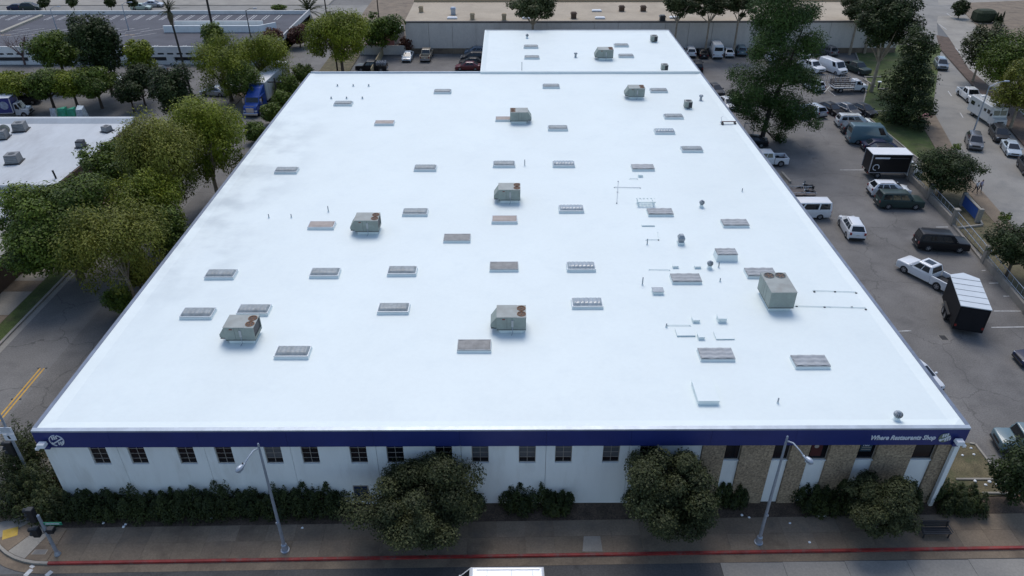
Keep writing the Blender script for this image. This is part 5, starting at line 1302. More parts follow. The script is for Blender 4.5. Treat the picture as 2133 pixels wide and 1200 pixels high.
for s in (-1, 1):
    MB().box(-1.6, -0.85, *sorted((s * 1.19, s * 1.22)), 1.7, 2.5).build('side_window', VGLASS, sm)
    MB().box(0.9, 1.22, *sorted((s * 0.72, s * 1.02)), 0.9, 1.15).build('headlight', HEADL, sm)
    MB().bevbox(-0.4, -0.28, *sorted((s * 1.2, s * 1.55)), 1.7, 2.5, 0.03).build('mirror', CHROME, sm)
    MB().lathe([(0.3, -2.6), (0.3, -1.3)], (0, s * 0.95, 0.65), 14, axis='x').build('fuel_tank', CHROME, sm)
MB().box(1.15, 1.215, -0.6, 0.6, 0.8, 1.5).build('grille', CHROME, sm)
MB().bevbox(1.1, 1.4, -1.1, 1.1, 0.4, 0.75, 0.05).build('bumper', CHROME, sm)
MB().box(0.9, 0.95, -0.7, 0.7, 1.7, 1.78).build('hood_trim', CHROME, sm)
MB().box(-5.6, -0.8, -0.45, 0.45, 0.55, 0.85).build('chassis', BLACKP, sm)
add_wheels(sm, (0.2, -4.0, -5.2), 0.5, 1.18, 0.3)
tl = empty('semi_trailer', (*(-39.67, 110.94), 0.006), -93, 'long white box trailer behind the blue tractor unit', 'trailer')
MB().box(-15.6, -3.35, -1.28, 1.28, 1.25, 4.05).build('box', P['offwhite'], tl)
MB().box(-15.65, -3.3, -1.3, 1.3, 4.051, 4.1).build('roof', WHITE, tl)
MB().box(-3.349, -3.3, -1.25, 1.25, 1.3, 4.0).build('front_wall', P['silver'], tl)
for k in range(12):
    for s in (-1, 1): MB().box(-15.2 + k * 1.05, -15.16 + k * 1.05, *sorted((s * 1.28, s * 1.3)), 1.3, 4.0).build('side_post', P['silver'], tl)
MB().box(-14.5, -4.5, -0.5, 0.5, 1.0, 1.249).build('chassis', BLACKP, tl)
add_wheels(tl, (-13.2, -14.4), 0.5, 1.2, 0.3)
for s in (-1, 1): MB().box(-7.0, -6.85, s * 0.6 - 0.08, s * 0.6 + 0.08, 0.0, 0.999).build('landing_leg', STEEL, tl)
# black enclosed trailer with white ribbed roof
TRW = mat('trailer_roof', (0.6, 0.64, 0.66), 0.4, var=0.05)
e = empty('enclosed_trailer', (41.6, 55.5, 0.006), 72, 'black enclosed trailer with white ribbed roof behind the white pickup', 'trailer')
pl = [(-2.6, -1.1), (2.2, -1.1), (2.85, 0.0), (2.2, 1.1), (-2.6, 1.1)]
MB().prism(pl, 0.45, 2.55).build('box', mat('matte_black_panel', (0.012, 0.012, 0.014), 0.6, var=0.1, spec=0.15), e)
MB().prism([(x * 1.01, y * 1.015) for x, y in pl], 2.551, 2.62).build('roof', TRW, e)
for k in range(5): MB().box(-1.9 + k * 0.9, -1.86 + k * 0.9, -1.1, 1.1, 2.621, 2.645).build('roof_seam', mat('seam_grey', (0.25, 0.28, 0.3), 0.6), e)
MB().box(-2.62, -2.601, -0.95, 0.95, 0.55, 2.4).build('ramp_door', mat('matte_black_door', (0.015, 0.015, 0.018), 0.6, var=0.1, spec=0.15), e)
for s in (-1, 1):
    MB().box(-2.64, -2.6, s * 0.98 - 0.08, s * 0.98 + 0.08, 0.75, 0.95).build('taillight', TAILL, e)
    MB().bevbox(-1.2, 0.9, *sorted((s * 1.1, s * 1.32)), 0.75, 0.88, 0.03).build('fender', BLACKP, e)
MB().tube([(2.8, 0.0, 0.5), (3.9, 0, 0.5)], 0.06, 8).build('tongue', BLACKP, e)
add_wheels(e, (0.3, -0.55), 0.34, 1.31, 0.2)
e.scale = (1.12, 1.1, 1.16)
# utility trailer with two motorcycles
e = empty('utility_trailer', (*(35.49, 81.62), 0.006), 178, 'open utility trailer carrying motorcycles at the right roof edge', 'trailer')
MB().box(-1.7, 1.9, -0.95, 0.95, 0.45, 0.55).build('deck', WOODM, e)
for s in (-1, 1):
    MB().box(-1.7, 1.9, s * 0.95 - 0.03, s * 0.95 + 0.03, 0.8, 0.86).build('side_rail', P['silver'], e)
    for k in range(4): MB().box(-1.65 + k * 1.15, -1.6 + k * 1.15, s * 0.95 - 0.025, s * 0.95 + 0.025, 0.55, 0.8).build('post', P['silver'], e)
MB().tube([(1.9, 0, 0.5), (2.9, 0, 0.5)], 0.05, 8).build('tongue', BLACKP, e)
add_wheels(e, (-0.2,), 0.33, 1.2, 0.18)
def motorcycle(p, rz, label, z):
    m = empty('motorcycle', (p[0], p[1], z), rz, label, 'motorcycle')
    t, rm = wheel_mesh(0.31, 0.13)
    for x in (-0.7, 0.7):
        w = link('wheel', t, m, (x, 0, 0.31)); link('rim', rm, w)
    MB().bevbox(-0.3, 0.28, -0.16, 0.16, 0.3, 0.62, 0.05).build('engine', STEEL, m)
    MB().hexa([(-0.1, -0.14, 0.64), (0.4, -0.1, 0.68), (0.4, 0.1, 0.68), (-0.1, 0.14, 0.64), (-0.05, -0.1, 0.84), (0.35, -0.08, 0.9), (0.35, 0.08, 0.9), (-0.05, 0.1, 0.84)]).build('tank', P['black'], m)
    MB().bevbox(-0.75, -0.1, -0.13, 0.13, 0.64, 0.76, 0.04).build('seat', BLACKP, m)
    MB().tube([(0.7, 0, 0.31), (0.42, 0, 0.95)], 0.035, 6).build('fork', CHROME, m)
    MB().tube([(0.3, -0.38, 1.02), (0.42, -0.1, 0.98), (0.42, 0.1, 0.98), (0.3, 0.38, 1.02)], 0.02, 6).build('handlebar', CHROME, m)
    MB().lathe([(0.1, 0), (0.1, 0.12)], (0.46, 0, 0.86), 12, axis='x').build('headlight', HEADL, m)
    for s in (-1, 1): MB().bevbox(-0.9, -0.5, *sorted((s * 0.14, s * 0.3)), 0.42, 0.7, 0.04).build('saddlebag', BLACKP, m)
    MB().hexa([(0.4, -0.2, 0.95), (0.44, -0.2, 0.93), (0.44, 0.2, 0.93), (0.4, 0.2, 0.95), (0.28, -0.16, 1.3), (0.3, -0.16, 1.3), (0.3, 0.16, 1.3), (0.28, 0.16, 1.3)]).build('windscreen', GLASS_L, m)
motorcycle((36.44, 81.48), 185, 'motorcycle parked at the tail of the open trailer, nearer one', 0.012)
motorcycle((36.83, 83.12), 182, 'motorcycle parked at the tail of the open trailer, farther one', 0.012)
# wrapped pallets / green machine behind the left building, pink container yard
e = empty('wrapped_pallets', (*(-67.06, 108.90), 0.004), 3, 'green and white plastic wrapped load behind the left building', 'pallet load')
GRN = mat('green_wrap', (0.05, 0.36, 0.22), 0.35, var=0.35, scale=2.5, coat=0.3); WRP = mat('white_wrap', (0.5, 0.56, 0.58), 0.3, var=0.35, scale=3, coat=0.3)
MB().box(-2.6, 2.6, -0.8, 0.8, 0, 0.15).build('pallet', WOODM, e)
rr = random.Random(2)
for k, (a, b_, m) in enumerate(((-2.5, -1.5, WRP), (-1.45, -0.1, GRN), (-0.05, 1.2, GRN), (1.25, 2.5, WRP))):
    MB().hexa([(a, -0.75, 0.151), (b_, -0.75, 0.151), (b_, 0.75, 0.151), (a, 0.75, 0.151), (a + 0.2, -0.55, 1.5 + rr.uniform(0, 0.6)), (b_ - 0.15, -0.5, 1.5 + rr.uniform(0, 0.6)), (b_ - 0.2, 0.5, 1.6 + rr.uniform(0, 0.6)), (a + 0.1, 0.55, 1.5 + rr.uniform(0, 0.6))]).build('bundle', m, e)
e = empty('shipping_container', (*(-23.13, 152.03), 0.11), 80, 'faded pink and grey container truck in the yard behind the left fence', 'container')
MB().box(-3.5, 3.5, -1.2, 1.2, 0.9, 3.2).build('box', mat('container_grey', (0.36, 0.36, 0.37), 0.7, var=0.1), e)
MB().box(-3.55, -3.5, -1.2, 1.2, 0.85, 3.2).build('door', PINK, e)
MB().box(-3.52, 3.5, -1.22, 1.22, 3.201, 3.25).build('roof', LROOF, e)
for x in (-2.8, -1.8, 2.4):
    for s in (-1, 1): MB().lathe([(0.45, -0.14), (0.45, 0.14)], (x, s * 1.0, 0.45), 14, axis='y').build('wheel', TYRE, e)
for i, (p, w) in enumerate((((-27.19, 150.57), 3.0), ((-20.71, 150.54), 2.6), ((-27.65, 168.77), 6))):
    e = empty('stacked_barrier', (*p, 0.11), 5 + 20 * i, ('row of faded red barriers left of the container', 'row of faded red barriers right of the container', 'faded red low wall along the far yard')[i], 'barrier')
    MB().box(-w / 2, w / 2, -0.3, 0.3, 0, 0.8).build('base', PINK, e)
    for k in range(4): MB().lathe([(0.25, 0.8), (0.22, 1.1), (0.05, 1.15)], (-w / 2 + (k + 0.5) * w / 4, 0, 0), 10).build('drum', PINK if k % 2 else WHITE, e)


# ------------------------------------------------------------------ vegetation
BARK = mat('bark', (0.1, 0.075, 0.055), 0.95, var=0.3, scale=3, coords='obj', bump=0.5, bump_scale=10)
BARK_D = mat('bark_dark', (0.04, 0.033, 0.028), 0.95, var=0.3, scale=3, coords='obj', bump=0.5, bump_scale=10)
BARK_P = mat('bark_pale', (0.32, 0.26, 0.19), 0.9, var=0.3, scale=1.2, coords='obj', dirt=(0.18, 0.13, 0.09), dirt_scale=1.0, dirt_amt=0.7)
LEAF = dict(
    olive=leafmat('leaf_olive', (0.022, 0.03, 0.01), (0.095, 0.105, 0.04)),
    dark=leafmat('leaf_dark', (0.015, 0.026, 0.007), (0.055, 0.08, 0.02)),
    mid=leafmat('leaf_mid', (0.034, 0.06, 0.007), (0.15, 0.205, 0.024)),
    bright=leafmat('leaf_bright', (0.072, 0.1, 0.006), (0.29, 0.32, 0.026)),
    yellow=leafmat('leaf_yellow', (0.07, 0.085, 0.008), (0.26, 0.26, 0.04)),
    pine=leafmat('needle_pine', (0.018, 0.042, 0.007), (0.07, 0.12, 0.024), 0.12),
    juniper=leafmat('needle_juniper', (0.014, 0.024, 0.006), (0.065, 0.08, 0.02), 0.08),
    gum=leafmat('leaf_gum', (0.03, 0.042, 0.014), (0.095, 0.11, 0.04)),
    red=leafmat('leaf_red', (0.06, 0.025, 0.018), (0.17, 0.07, 0.045)),
    palm=leafmat('leaf_palm', (0.03, 0.04, 0.012), (0.1, 0.11, 0.045), 0.15))
def leaves(name, seed, blobs, n, size, m, asp=0.5, up=0.8, shell_=0.5, droop=0.0, spike=False):
    rg = np.random.default_rng(seed)
    B = np.array(blobs, float)
    wgt = (B[:, 3] * B[:, 4] * B[:, 5]) ** 0.667; wgt /= wgt.sum()
    idx = rg.choice(len(B), n, p=wgt)
    d = rg.normal(size=(n, 3)); d /= np.linalg.norm(d, axis=1)[:, None]
    # surface clumping: leaves gather in tufts
    tuft = rg.normal(size=(len(B), 14, 3)); tuft /= np.linalg.norm(tuft, axis=2)[:, :, None]
    pick = rg.integers(0, 14, n)
    tn = tuft[idx, pick]
    mixw = rg.uniform(0.25, 0.75, n)[:, None]
    d = d * mixw + tn * (1 - mixw); d /= np.linalg.norm(d, axis=1)[:, None]
    r_ = shell_ + (1.08 - shell_) * rg.uniform(0, 1, n) ** 0.6
    if not spike: r_ = r_ * rg.uniform(0.78, 1.3, (len(B), 14))[idx, pick]
    c = B[idx, :3] + d * r_[:, None] * B[idx, 3:6]
    if spike:      # flame-shaped tufts: narrow towards the tip
        zz = (c[:, 2] - B[idx, 2]) / B[idx, 5]
        k = np.clip(1.1 - 0.5 * (zz + 1) / 2 * 1.4, 0.2, 1)
        c[:, 0] = B[idx, 0] + (c[:, 0] - B[idx, 0]) * k; c[:, 1] = B[idx, 1] + (c[:, 1] - B[idx, 1]) * k
    nr = d + np.array([0, 0, up]) + rg.normal(size=(n, 3)) * 0.55
    nr /= np.linalg.norm(nr, axis=1)[:, None]
    t = rg.normal(size=(n, 3)); 
    if droop: t = t * 0.5 + np.array([0, 0, -1.0]) * droop
    if spike: t = t * 0.5 + np.array([0, 0, 1.0])
    t -= nr * (t * nr).sum(1)[:, None]; t /= np.linalg.norm(t, axis=1)[:, None] + 1e-9
    b = np.cross(nr, t)
    s = size * rg.uniform(0.6, 1.35, n)[:, None]
    V_ = np.empty((n, 4, 3))
    V_[:, 0] = c - t * s * 0.5; V_[:, 1] = c + b * s * asp * 0.5; V_[:, 2] = c + t * s * 0.5; V_[:, 3] = c - b * s * asp * 0.5
    me = bpy.data.meshes.new(name)
    me.vertices.add(4 * n); me.vertices.foreach_set('co', V_.reshape(-1))
    me.loops.add(4 * n); me.loops.foreach_set('vertex_index', np.arange(4 * n, dtype=np.int32))
    me.polygons.add(n); me.polygons.foreach_set('loop_start', np.arange(0, 4 * n, 4, dtype=np.int32)); me.polygons.foreach_set('loop_total', np.full(n, 4, np.int32))
    me.update(calc_edges=True)
    at = me.attributes.new('var', 'FLOAT', 'FACE')
    tone = rg.uniform(-0.25, 0.25, len(B))
    at.data.foreach_set('value', np.clip(rg.normal(0.42, 0.26, n) + tone[idx], 0, 1).astype(np.float32))
    me.materials.append(m)
    return me
def blobs_round(rg, rx, ry, rz, zc, k=24, rb=0.34, fill=0.62, flat=0.8, jag=0.25):
    out = []
    for i in range(k):
        a = i * 2.39996 + rg.uniform(-0.3, 0.3); u = 1 - 2 * (i + 0.5) / k; u = u * 0.95
        q = math.sqrt(1 - u * u); f = fill * rg.uniform(1 - jag * 1.3, 1 + jag * 1.3)
        s = rb * rg.uniform(0.6, 1.35)
        out.append((rx * q * math.cos(a) * f, ry * q * math.sin(a) * f, zc + rz * u * f, rx * s, ry * s, rz * s * flat))
    out.append((0, 0, zc, rx * 0.45, ry * 0.45, rz * 0.4))
    return out
def limbs(mb, rg, base_r, zc, blobs, fork, lean=(0, 0), nlimb=6, crook=0.25):
    top = (lean[0] * 0.5, lean[1] * 0.5, fork)
    mb.tube([(0, 0, -0.1), (0.0 + lean[0] * 0.15, lean[1] * 0.15, fork * 0.4), top], [base_r * 1.25, base_r * 0.95, base_r * 0.8], 9)
    bl = sorted(blobs, key=lambda q: rg.random())[:nlimb]
    for q in bl:
        e_ = (q[0], q[1], q[2])
        mid = tuple(top[i] * 0.55 + e_[i] * 0.45 + rg.uniform(-crook, crook) for i in range(3))
        mb.tube([top, mid, e_], [base_r * 0.55, base_r * 0.36, base_r * 0.1], 6)
_tm = {}
def tree(p, zc, rx, rz, leaf, label, cat='tree', name='tree', bark=None, n=9000, size=0.32, base_r=None, fork=None, style='round', seed=None, share=None, group=None, ry=None, asp=0.55, k=24, z0=0.0, rb=0.34, fill=0.62, nlimb=7):
    e = empty(name, (p[0], p[1], z0), 0, label, cat, group)
    sd = seed if seed is not None else int(abs(p[0] * 131 + p[1] * 17)) % 9973
    if share and share in _tm:
        tr, cr, (srx, srz, szc) = _tm[share]
        e.rotation_euler.z = (sd % 628) / 100.0
        e.scale = (rx / srx, rx / srx, zc / szc)
        link('trunk', tr, e); link('crown', cr, e)
        return e
    rg = random.Random(sd)
    ry = ry or rx
    droop = 0; up = 0.8; spike = False; flat = 0.8
    if style == 'weep': droop = 1.2; flat = 1.25; up = 0.55
    bl = blobs_round(rg, rx, ry, rz, zc, k, rb, fill, flat)
    if style == 'weep':
        bl = []
        for i in range(k):
            a = i * 2.39996; q = math.sqrt((i + 0.5) / k) * rg.uniform(0.75, 1.05)
            top = zc + rz * (0.95 * math.sqrt(max(0, 1 - (q * 0.85) ** 2)) * rg.uniform(0.6, 1.15) - 0.12)
            s = rg.uniform(0.65, 1.25)
            bl.append((rx * 0.86 * q * math.cos(a), ry * 0.86 * q * math.sin(a), top - rz * 0.25 * s, rx * 0.3 * s, ry * 0.3 * s, rz * 0.42 * s))
            if i % 2: bl.append((rx * 0.8 * q * math.cos(a + 0.4), ry * 0.8 * q * math.sin(a + 0.4), zc - rz * rg.uniform(0.25, 0.6), rx * 0.2 * s, ry * 0.2 * s, rz * 0.33 * s))
    if style == 'pine':
        bl = []
        for i in range(k):
            t = (i + 0.5) / k
            z = zc - rz + 2 * rz * t
            rad = rx * (1.0 - 0.55 * t) * rg.uniform(0.35, 0.95)
            a = i * 2.39996 + rg.uniform(-0.5, 0.5)
            s = rx * (0.34 - 0.12 * t) * rg.uniform(0.8, 1.25)
            bl.append((rad * math.cos(a), rad * math.sin(a), z, s * 1.15, s * 1.15, s * 0.8))
        for t in (0.1, 0.3, 0.5, 0.7, 0.9): bl.append((0, 0, zc - rz + 2 * rz * t, rx * 0.34 * (1.15 - 0.5 * t), rx * 0.34 * (1.15 - 0.5 * t), rz * 0.16))
    if style == 'juniper':
        bl = []; spike = True
        for i in range(k):
            a = i * 2.39996; q = math.sqrt((i + 0.5) / k)
            s = rg.uniform(0.75, 1.25)
            hh = rz * rg.uniform(0.55, 1.05) * (1.08 - 0.35 * q)
            bl.append((rx * 0.85 * q * math.cos(a), ry * 0.85 * q * math.sin(a), zc - rz + hh, rx * 0.42 * s, ry * 0.42 * s, hh))
    br = base_r or max(0.08, rx * 0.065)
    fk = fork if fork is not None else max(0.3, zc - rz * 0.75)
    mb = MB()
    if style == 'pine':
        mb.tube([(0, 0, -0.1), (0.1, 0.1, zc * 0.5), (0, 0, zc + rz * 0.8)], [br * 1.3, br, br * 0.2], 9)
        for q in bl[:k:2]: mb.tube([(0, 0, q[2] - 0.6), (q[0] * 0.6, q[1] * 0.6, q[2] - 0.15), (q[0], q[1], q[2])], [br * 0.3, br * 0.2, 0.03], 5)
    elif style == 'juniper':
        for q in bl[:6]: mb.tube([(q[0] * 0.2, q[1] * 0.2, -0.05), (q[0], q[1], q[2])], [0.07, 0.025], 5)
    else:
        limbs(mb, rg, br, zc, bl, fk, nlimb=nlimb)
    tr = mb.mesh('trunk', bark or BARK)
    cr = leaves('crown', sd, bl, n, size, LEAF[leaf], asp, up, 0.45, droop, spike)
    link('trunk', tr, e); link('crown', cr, e)
    if share: _tm[share] = (tr, cr, (rx, rz, zc))
    return e
T = tree
# ---- street trees in front
T((-5.38, 31.45), 3.2, 4.3, 2.8, 'olive', 'largest grey-green street tree in front of the navy fascia', n=62000, size=0.16, k=36, rb=0.25, fill=0.68, base_r=0.2, fork=1.6, z0=0.14, bark=BARK_D)
T((9.99, 31.63), 3.8, 3.0, 3.0, 'olive', 'upright grey-green street tree at the start of the stone panels', n=46000, size=0.155, k=30, rb=0.26, fill=0.68, base_r=0.17, fork=1.8, z0=0.14, bark=BARK_D)
T((23.23, 31.39), 2.7, 2.35, 1.9, 'olive', 'small rounded street tree in front of the white window strips', n=30000, size=0.145, k=26, rb=0.26, fill=0.66, base_r=0.12, fork=1.1, z0=0.14, bark=BARK_D)
T((33.37, 33.65), 3.0, 1.7, 2.4, 'dark', 'dark tree cut by the right edge near the drive entrance', n=9000, size=0.2)
# ---- juniper hedge along the front
JG = 'junipers planted along the front wall'
hedge = [(40,985,1.7,1.6,'tallest corner juniper at the far left'), (95,1000,1.6,1.5,'corner juniper right against the left wall end'), (40,1045,1.3,1.5,'outermost juniper at the rounded corner'), (105,1055,1.2,1.4,'corner juniper behind the traffic signal'), (165,1040,1.2,1.35,'juniper below the first window of the front wall'),
         (225,1045,1.1,1.25,'juniper below the first wall joint'), (285,1040,1.2,1.35,'juniper below the second window'), (345,1045,1.1,1.2,'juniper left of the third window'), (400,1040,1.2,1.35,'juniper below the third window'), (460,1040,1.3,1.4,'juniper below the fourth window'),
         (520,1040,1.2,1.2,'juniper just left of the left street lamp'), (580,1038,1.3,1.4,'juniper just right of the left street lamp'), (640,1038,1.2,1.3,'juniper below the sixth window'), (695,1035,1.3,1.3,'last juniper of the long hedge beside the big street tree')]
for i, (u, zz, a, b_, lab) in enumerate(hedge): pass
HJ = [(-33.70, 35.65), (-31.52, 34.99), (-32.44, 33.51), (-30.13, 33.01), (-28.37, 33.29), (-26.44, 33.20), (-24.58, 33.27), (-22.65, 33.18), (-20.94, 33.25), (-19.07, 33.33), (-17.18, 33.36), (-15.30, 33.43), (-13.39, 33.42), (-11.82, 33.50)]
for p, (u, v_, hz, rx, lab) in zip(HJ, hedge):
    T(p, hz, rx, hz, 'juniper', lab, 'shrub', 'juniper_shrub', n=5200, size=0.17, style='juniper', k=13, group=JG, asp=0.4, z0=0.1)
for p, hz, rx, lab in (((-2.61, 33.78), 1.05, 1.2, 'juniper peeking out right of the largest street tree'), ((0.43, 33.77), 1.1, 1.3, 'juniper in the middle of the white wall, left half'), ((2.03, 34.00), 1.4, 1.4, 'tallest juniper in the middle of the white wall'), ((3.29, 33.55), 1.0, 1.1, 'low juniper right end of the middle clump'),
                       ((8.22, 34.09), 1.4, 1.1, 'narrow dark juniper left of the upright street tree'), ((14.06, 34.06), 1.3, 0.9, 'juniper under the first white strip'), ((15.15, 33.93), 1.25, 0.9, 'juniper right of the first white strip'),
                       ((20.01, 33.58), 1.4, 1.3, 'dark juniper right of the right street lamp'), ((21.74, 33.49), 1.2, 1.2, 'dark juniper left of the small street tree'), ((26.54, 33.89), 1.3, 1.2, 'juniper under the last white strip'), ((29.21, 33.64), 1.1, 1.3, 'broad shrub at the right wall corner, left half'), ((30.54, 33.43), 1.0, 1.2, 'broad shrub at the right wall corner, right half')):
    T(p, hz, rx, hz, 'juniper', lab, 'shrub', 'juniper_shrub', n=5200, size=0.17, style='juniper', k=11, group=JG, asp=0.4, z0=0.1)
T((-34.09, 37.28), 2.3, 1.6, 2.3, 'juniper', 'tall spiky juniper beside the left wall corner', 'shrub', 'juniper_shrub', n=6500, size=0.18, style='juniper', k=16, group=JG, asp=0.35, z0=0.1)
# ---- left street trees
T((-42.97, 62.78), 6.2, 6.4, 4.8, 'mid', 'huge dark green tree beside the cluttered roof', n=56000, size=0.29, k=40, rb=0.25, base_r=0.35, fork=2.4)
T((-35.28, 57.74), 6.4, 4.7, 4.3, 'yellow', 'sparse yellowish tree leaning over the side road', n=19000, size=0.26, k=20, rb=0.25, base_r=0.22, fork=3.0, style='weep', bark=BARK_P, asp=0.4)
T((-37.16, 72.53), 8.0, 4.6, 5.4, 'yellow', 'tall willowy tree left of the warehouse, left of the tallest pair', n=40000, size=0.29, k=20, rb=0.25, base_r=0.25, fork=3.6, style='weep', bark=BARK_P, asp=0.4)
T((-34.65, 79.64), 7.6, 4.8, 5.6, 'bright', 'tall willowy yellow-green tree right of the tallest pair', n=40000, size=0.29, k=20, rb=0.25, base_r=0.25, fork=3.4, style='weep', bark=BARK_P, asp=0.4)
T((-36.06, 66.34), 6.0, 3.7, 3.8, 'bright', 'yellow-green tree in front of the tall willowy pair', n=20000, size=0.26, k=18, rb=0.27, base_r=0.18, fork=2.6, style='weep', bark=BARK_P, asp=0.4)
T((-33.34, 63.63), 5.0, 2.2, 3.2, 'mid', 'narrow green tree closest to the left wall of the warehouse', n=8000, size=0.26, k=24, base_r=0.15, fork=2.0)
T((-45.40, 79.11), 5.3, 4.0, 3.2, 'mid', 'leafy green tree overhanging the dirty white roof', n=13000, size=0.32, k=30, rb=0.29, base_r=0.18)
T((-35.83, 56.25), 1.9, 1.3, 1.7, 'mid', 'small bush between the side road and the left wall', 'shrub', 'bush', n=4500, size=0.2)
T((-35.49, 59.69), 2.9, 1.6, 2.0, 'yellow', 'small yellowish bush under the leaning tree', 'shrub', 'bush', n=4000, size=0.22)
T((-49.58, 107.16), 5.0, 3.2, 4.2, 'dark', 'dark bushy tree at the corner of the car park', n=12000, size=0.36, k=28)
for p, lab in (((-77.28, 113.78), 'rounded car park tree, leftmost of the row'), ((-72.05, 113.76), 'rounded car park tree, second of the row'), ((-68.57, 114.24), 'rounded car park tree, third of the row'), ((-64.74, 114.22), 'rounded car park tree, fourth of the row')):
    T(p, 4.2, 3.5, 2.3, 'bright' if 'most' in lab or 'third' in lab else 'mid', lab, n=11000, size=0.33, k=26, rb=0.33, fork=2.0, group='row of rounded trees in the left car park')
T((-58.87, 112.40), 3.4, 2.3, 1.9, 'dark', 'small dark tree at the end of the car park row', n=5000, size=0.34)
T((-58.38, 115.44), 4.4, 2.4, 2.4, 'dark', 'slim dark tree behind the end of the row', n=6000, size=0.34)
T((-59.48, 120.15), 7.0, 2.5, 2.6, 'bright', 'bright green round-headed tree in front of the garage', n=7000, size=0.36)
T((-76.32, 126.29), 6.5, 4.3, 3.4, 'mid', 'wide green tree in front of the garage, left', n=12000, size=0.4, k=30, rb=0.3)
T((-66.05, 120.83), 8.5, 3.9, 5.6, 'dark', 'tall dark dense tree in front of the garage', n=15000, size=0.42, k=34, rb=0.3)
T((-45.15, 117.43), 5.6, 4.8, 4.6, 'bright', 'weeping yellow-green tree above the silver coupe, left half', n=20000, size=0.3, k=20, style='weep', asp=0.4)
T((-40.61, 122.97), 5.6, 4.6, 4.4, 'bright', 'weeping yellow-green tree above the white trailer, right half', n=20000, size=0.3, k=20, style='weep', asp=0.4)
T((-41.32, 114.44), 4.2, 2.8, 2.8, 'mid', 'lower green tree beside the blue truck', n=8000, size=0.34, k=26, style='weep', asp=0.4)
T((-50.06, 128.52), 7.5, 2.3, 3.4, 'mid', 'dark narrow tree rising above the garage edge', n=6000, size=0.4)
T((-29.38, 130.31), 7.2, 6.0, 4.0, 'bright', 'broad green shade tree behind the rear left roof corner', n=32000, size=0.32, k=26, rb=0.28, base_r=0.3, fork=3.0, style='weep', asp=0.5)
T((-24.67, 145.94), 5.0, 4.2, 3.2, 'mid', 'darker green tree behind the broad shade tree', n=9000, size=0.45)
for p, rx, hz, lab in (((-35.82, 118.39), 2.3, 2.4, 'green bush by the trailer at the left roof edge'), ((-35.41, 106.90), 1.7, 2.0, 'green bush in front of the blue truck at the left roof edge'), ((-35.78, 99.43), 1.7, 1.7, 'bush nearest the willowy tree at the left roof edge'), ((-35.03, 125.64), 2.0, 2.2, 'green bush next to the rear left roof corner'), ((-35.59, 112.89), 1.8, 2.0, 'green bush between the trailer and the left roof edge')):
    T(p, hz, rx, hz * 0.9, 'mid', lab, 'shrub', 'bush', n=5000, size=0.3)
T((-41.99, 151.17), 2.6, 2.4, 2.0, 'red', 'reddish shrub at the end of the garage wall', 'shrub', 'bush', n=3500, size=0.4)
T((-45.58, 145.93), 3.6, 2.0, 1.6, 'red', 'dark red shrub on the garage edge', 'shrub', 'bush', n=2500, size=0.4)
T((-19.87, 147.09), 1.9, 1.8, 1.5, 'red', 'dark red shrub beside the container', 'shrub', 'bush', n=2500, size=0.35)
# leafless tree
bt = empty('bare_tree', (*(-90.69, 138.91), 0), 0, 'leafless reddish tree in front of the garage at the far left', 'tree')
mb = MB(); rg = random.Random(5)
mb.tube([(0, 0, -0.1), (0.1, 0, 1.5)], [0.2, 0.15], 7)
for k in range(9):
    a = k * 2.4; e1 = (math.cos(a) * rg.uniform(1, 2.4), math.sin(a) * rg.uniform(0.8, 2), rg.uniform(3.5, 5.5))
    mb.tube([(0.1, 0, 1.5), (e1[0] * 0.4, e1[1] * 0.4, 2.8), e1], [0.1, 0.06, 0.03], 5)
    for j in range(5):
        e2 = tuple(e1[i] * 0.8 + rg.uniform(-1.3, 1.3) + (0.9 if i == 2 else 0) for i in range(3))
        mb.tube([tuple(c_ * 0.75 for c_ in e1[:2]) + (e1[2] * 0.8,), e2], [0.04, 0.012], 4)
mb.build('trunk', mat('red_bark', (0.14, 0.085, 0.075), 0.9, var=0.2), bt)
# ---- eucalyptus and others at the back
GG = 'tall gum trees along the concrete building'
T((4.5, 141.0), 10.4, 4.8, 3.2, 'gum', 'big gum tree rising behind the rear roof over the tan roof', n=14000, size=0.42, k=30, rb=0.27, base_r=0.28, fork=6.6, bark=BARK_P, group=GG)
for u, rx, lab, p, fk in ((1420, 3.6, 'gum tree with pale trunk just right of the rear roof', (31.9, 144.0), 6.4), (1480, 3.4, 'gum tree second right of the rear roof', (38.0, 144.0), 6.2), (1545, 3.4, 'gum tree left of the big pine', (43.5, 144.0), 6.4)):
    T(p, 10.2, rx, 2.9, 'gum', lab, n=8000, size=0.4, k=24, rb=0.26, fill=0.7, base_r=0.2, fork=fk, bark=BARK_P, group=GG)
T((66.5, 145.0), 9.2, 3.8, 3.4, 'gum', 'gum tree between the pine and the right street', n=9000, size=0.4, k=24, rb=0.28, base_r=0.22, fork=5.5, bark=BARK_P, group=GG)
T((61.09, 121.86), 12.0, 5.0, 5.0, 'dark', 'large gum tree with pale trunks at the lot corner', n=20000, size=0.4, k=36, rb=0.27, base_r=0.3, fork=5.0, bark=BARK_P, nlimb=12)
for p, lab in (((69.79, 145.84), 'slender pale trunk left of the large gum tree'), ((73.28, 150.11), 'slender pale trunk right behind the large gum tree')):
    T(p, 11.5, 2.3, 2.6, 'dark', lab, n=4000, size=0.4, k=16, base_r=0.22, fork=8.0, bark=BARK_P)
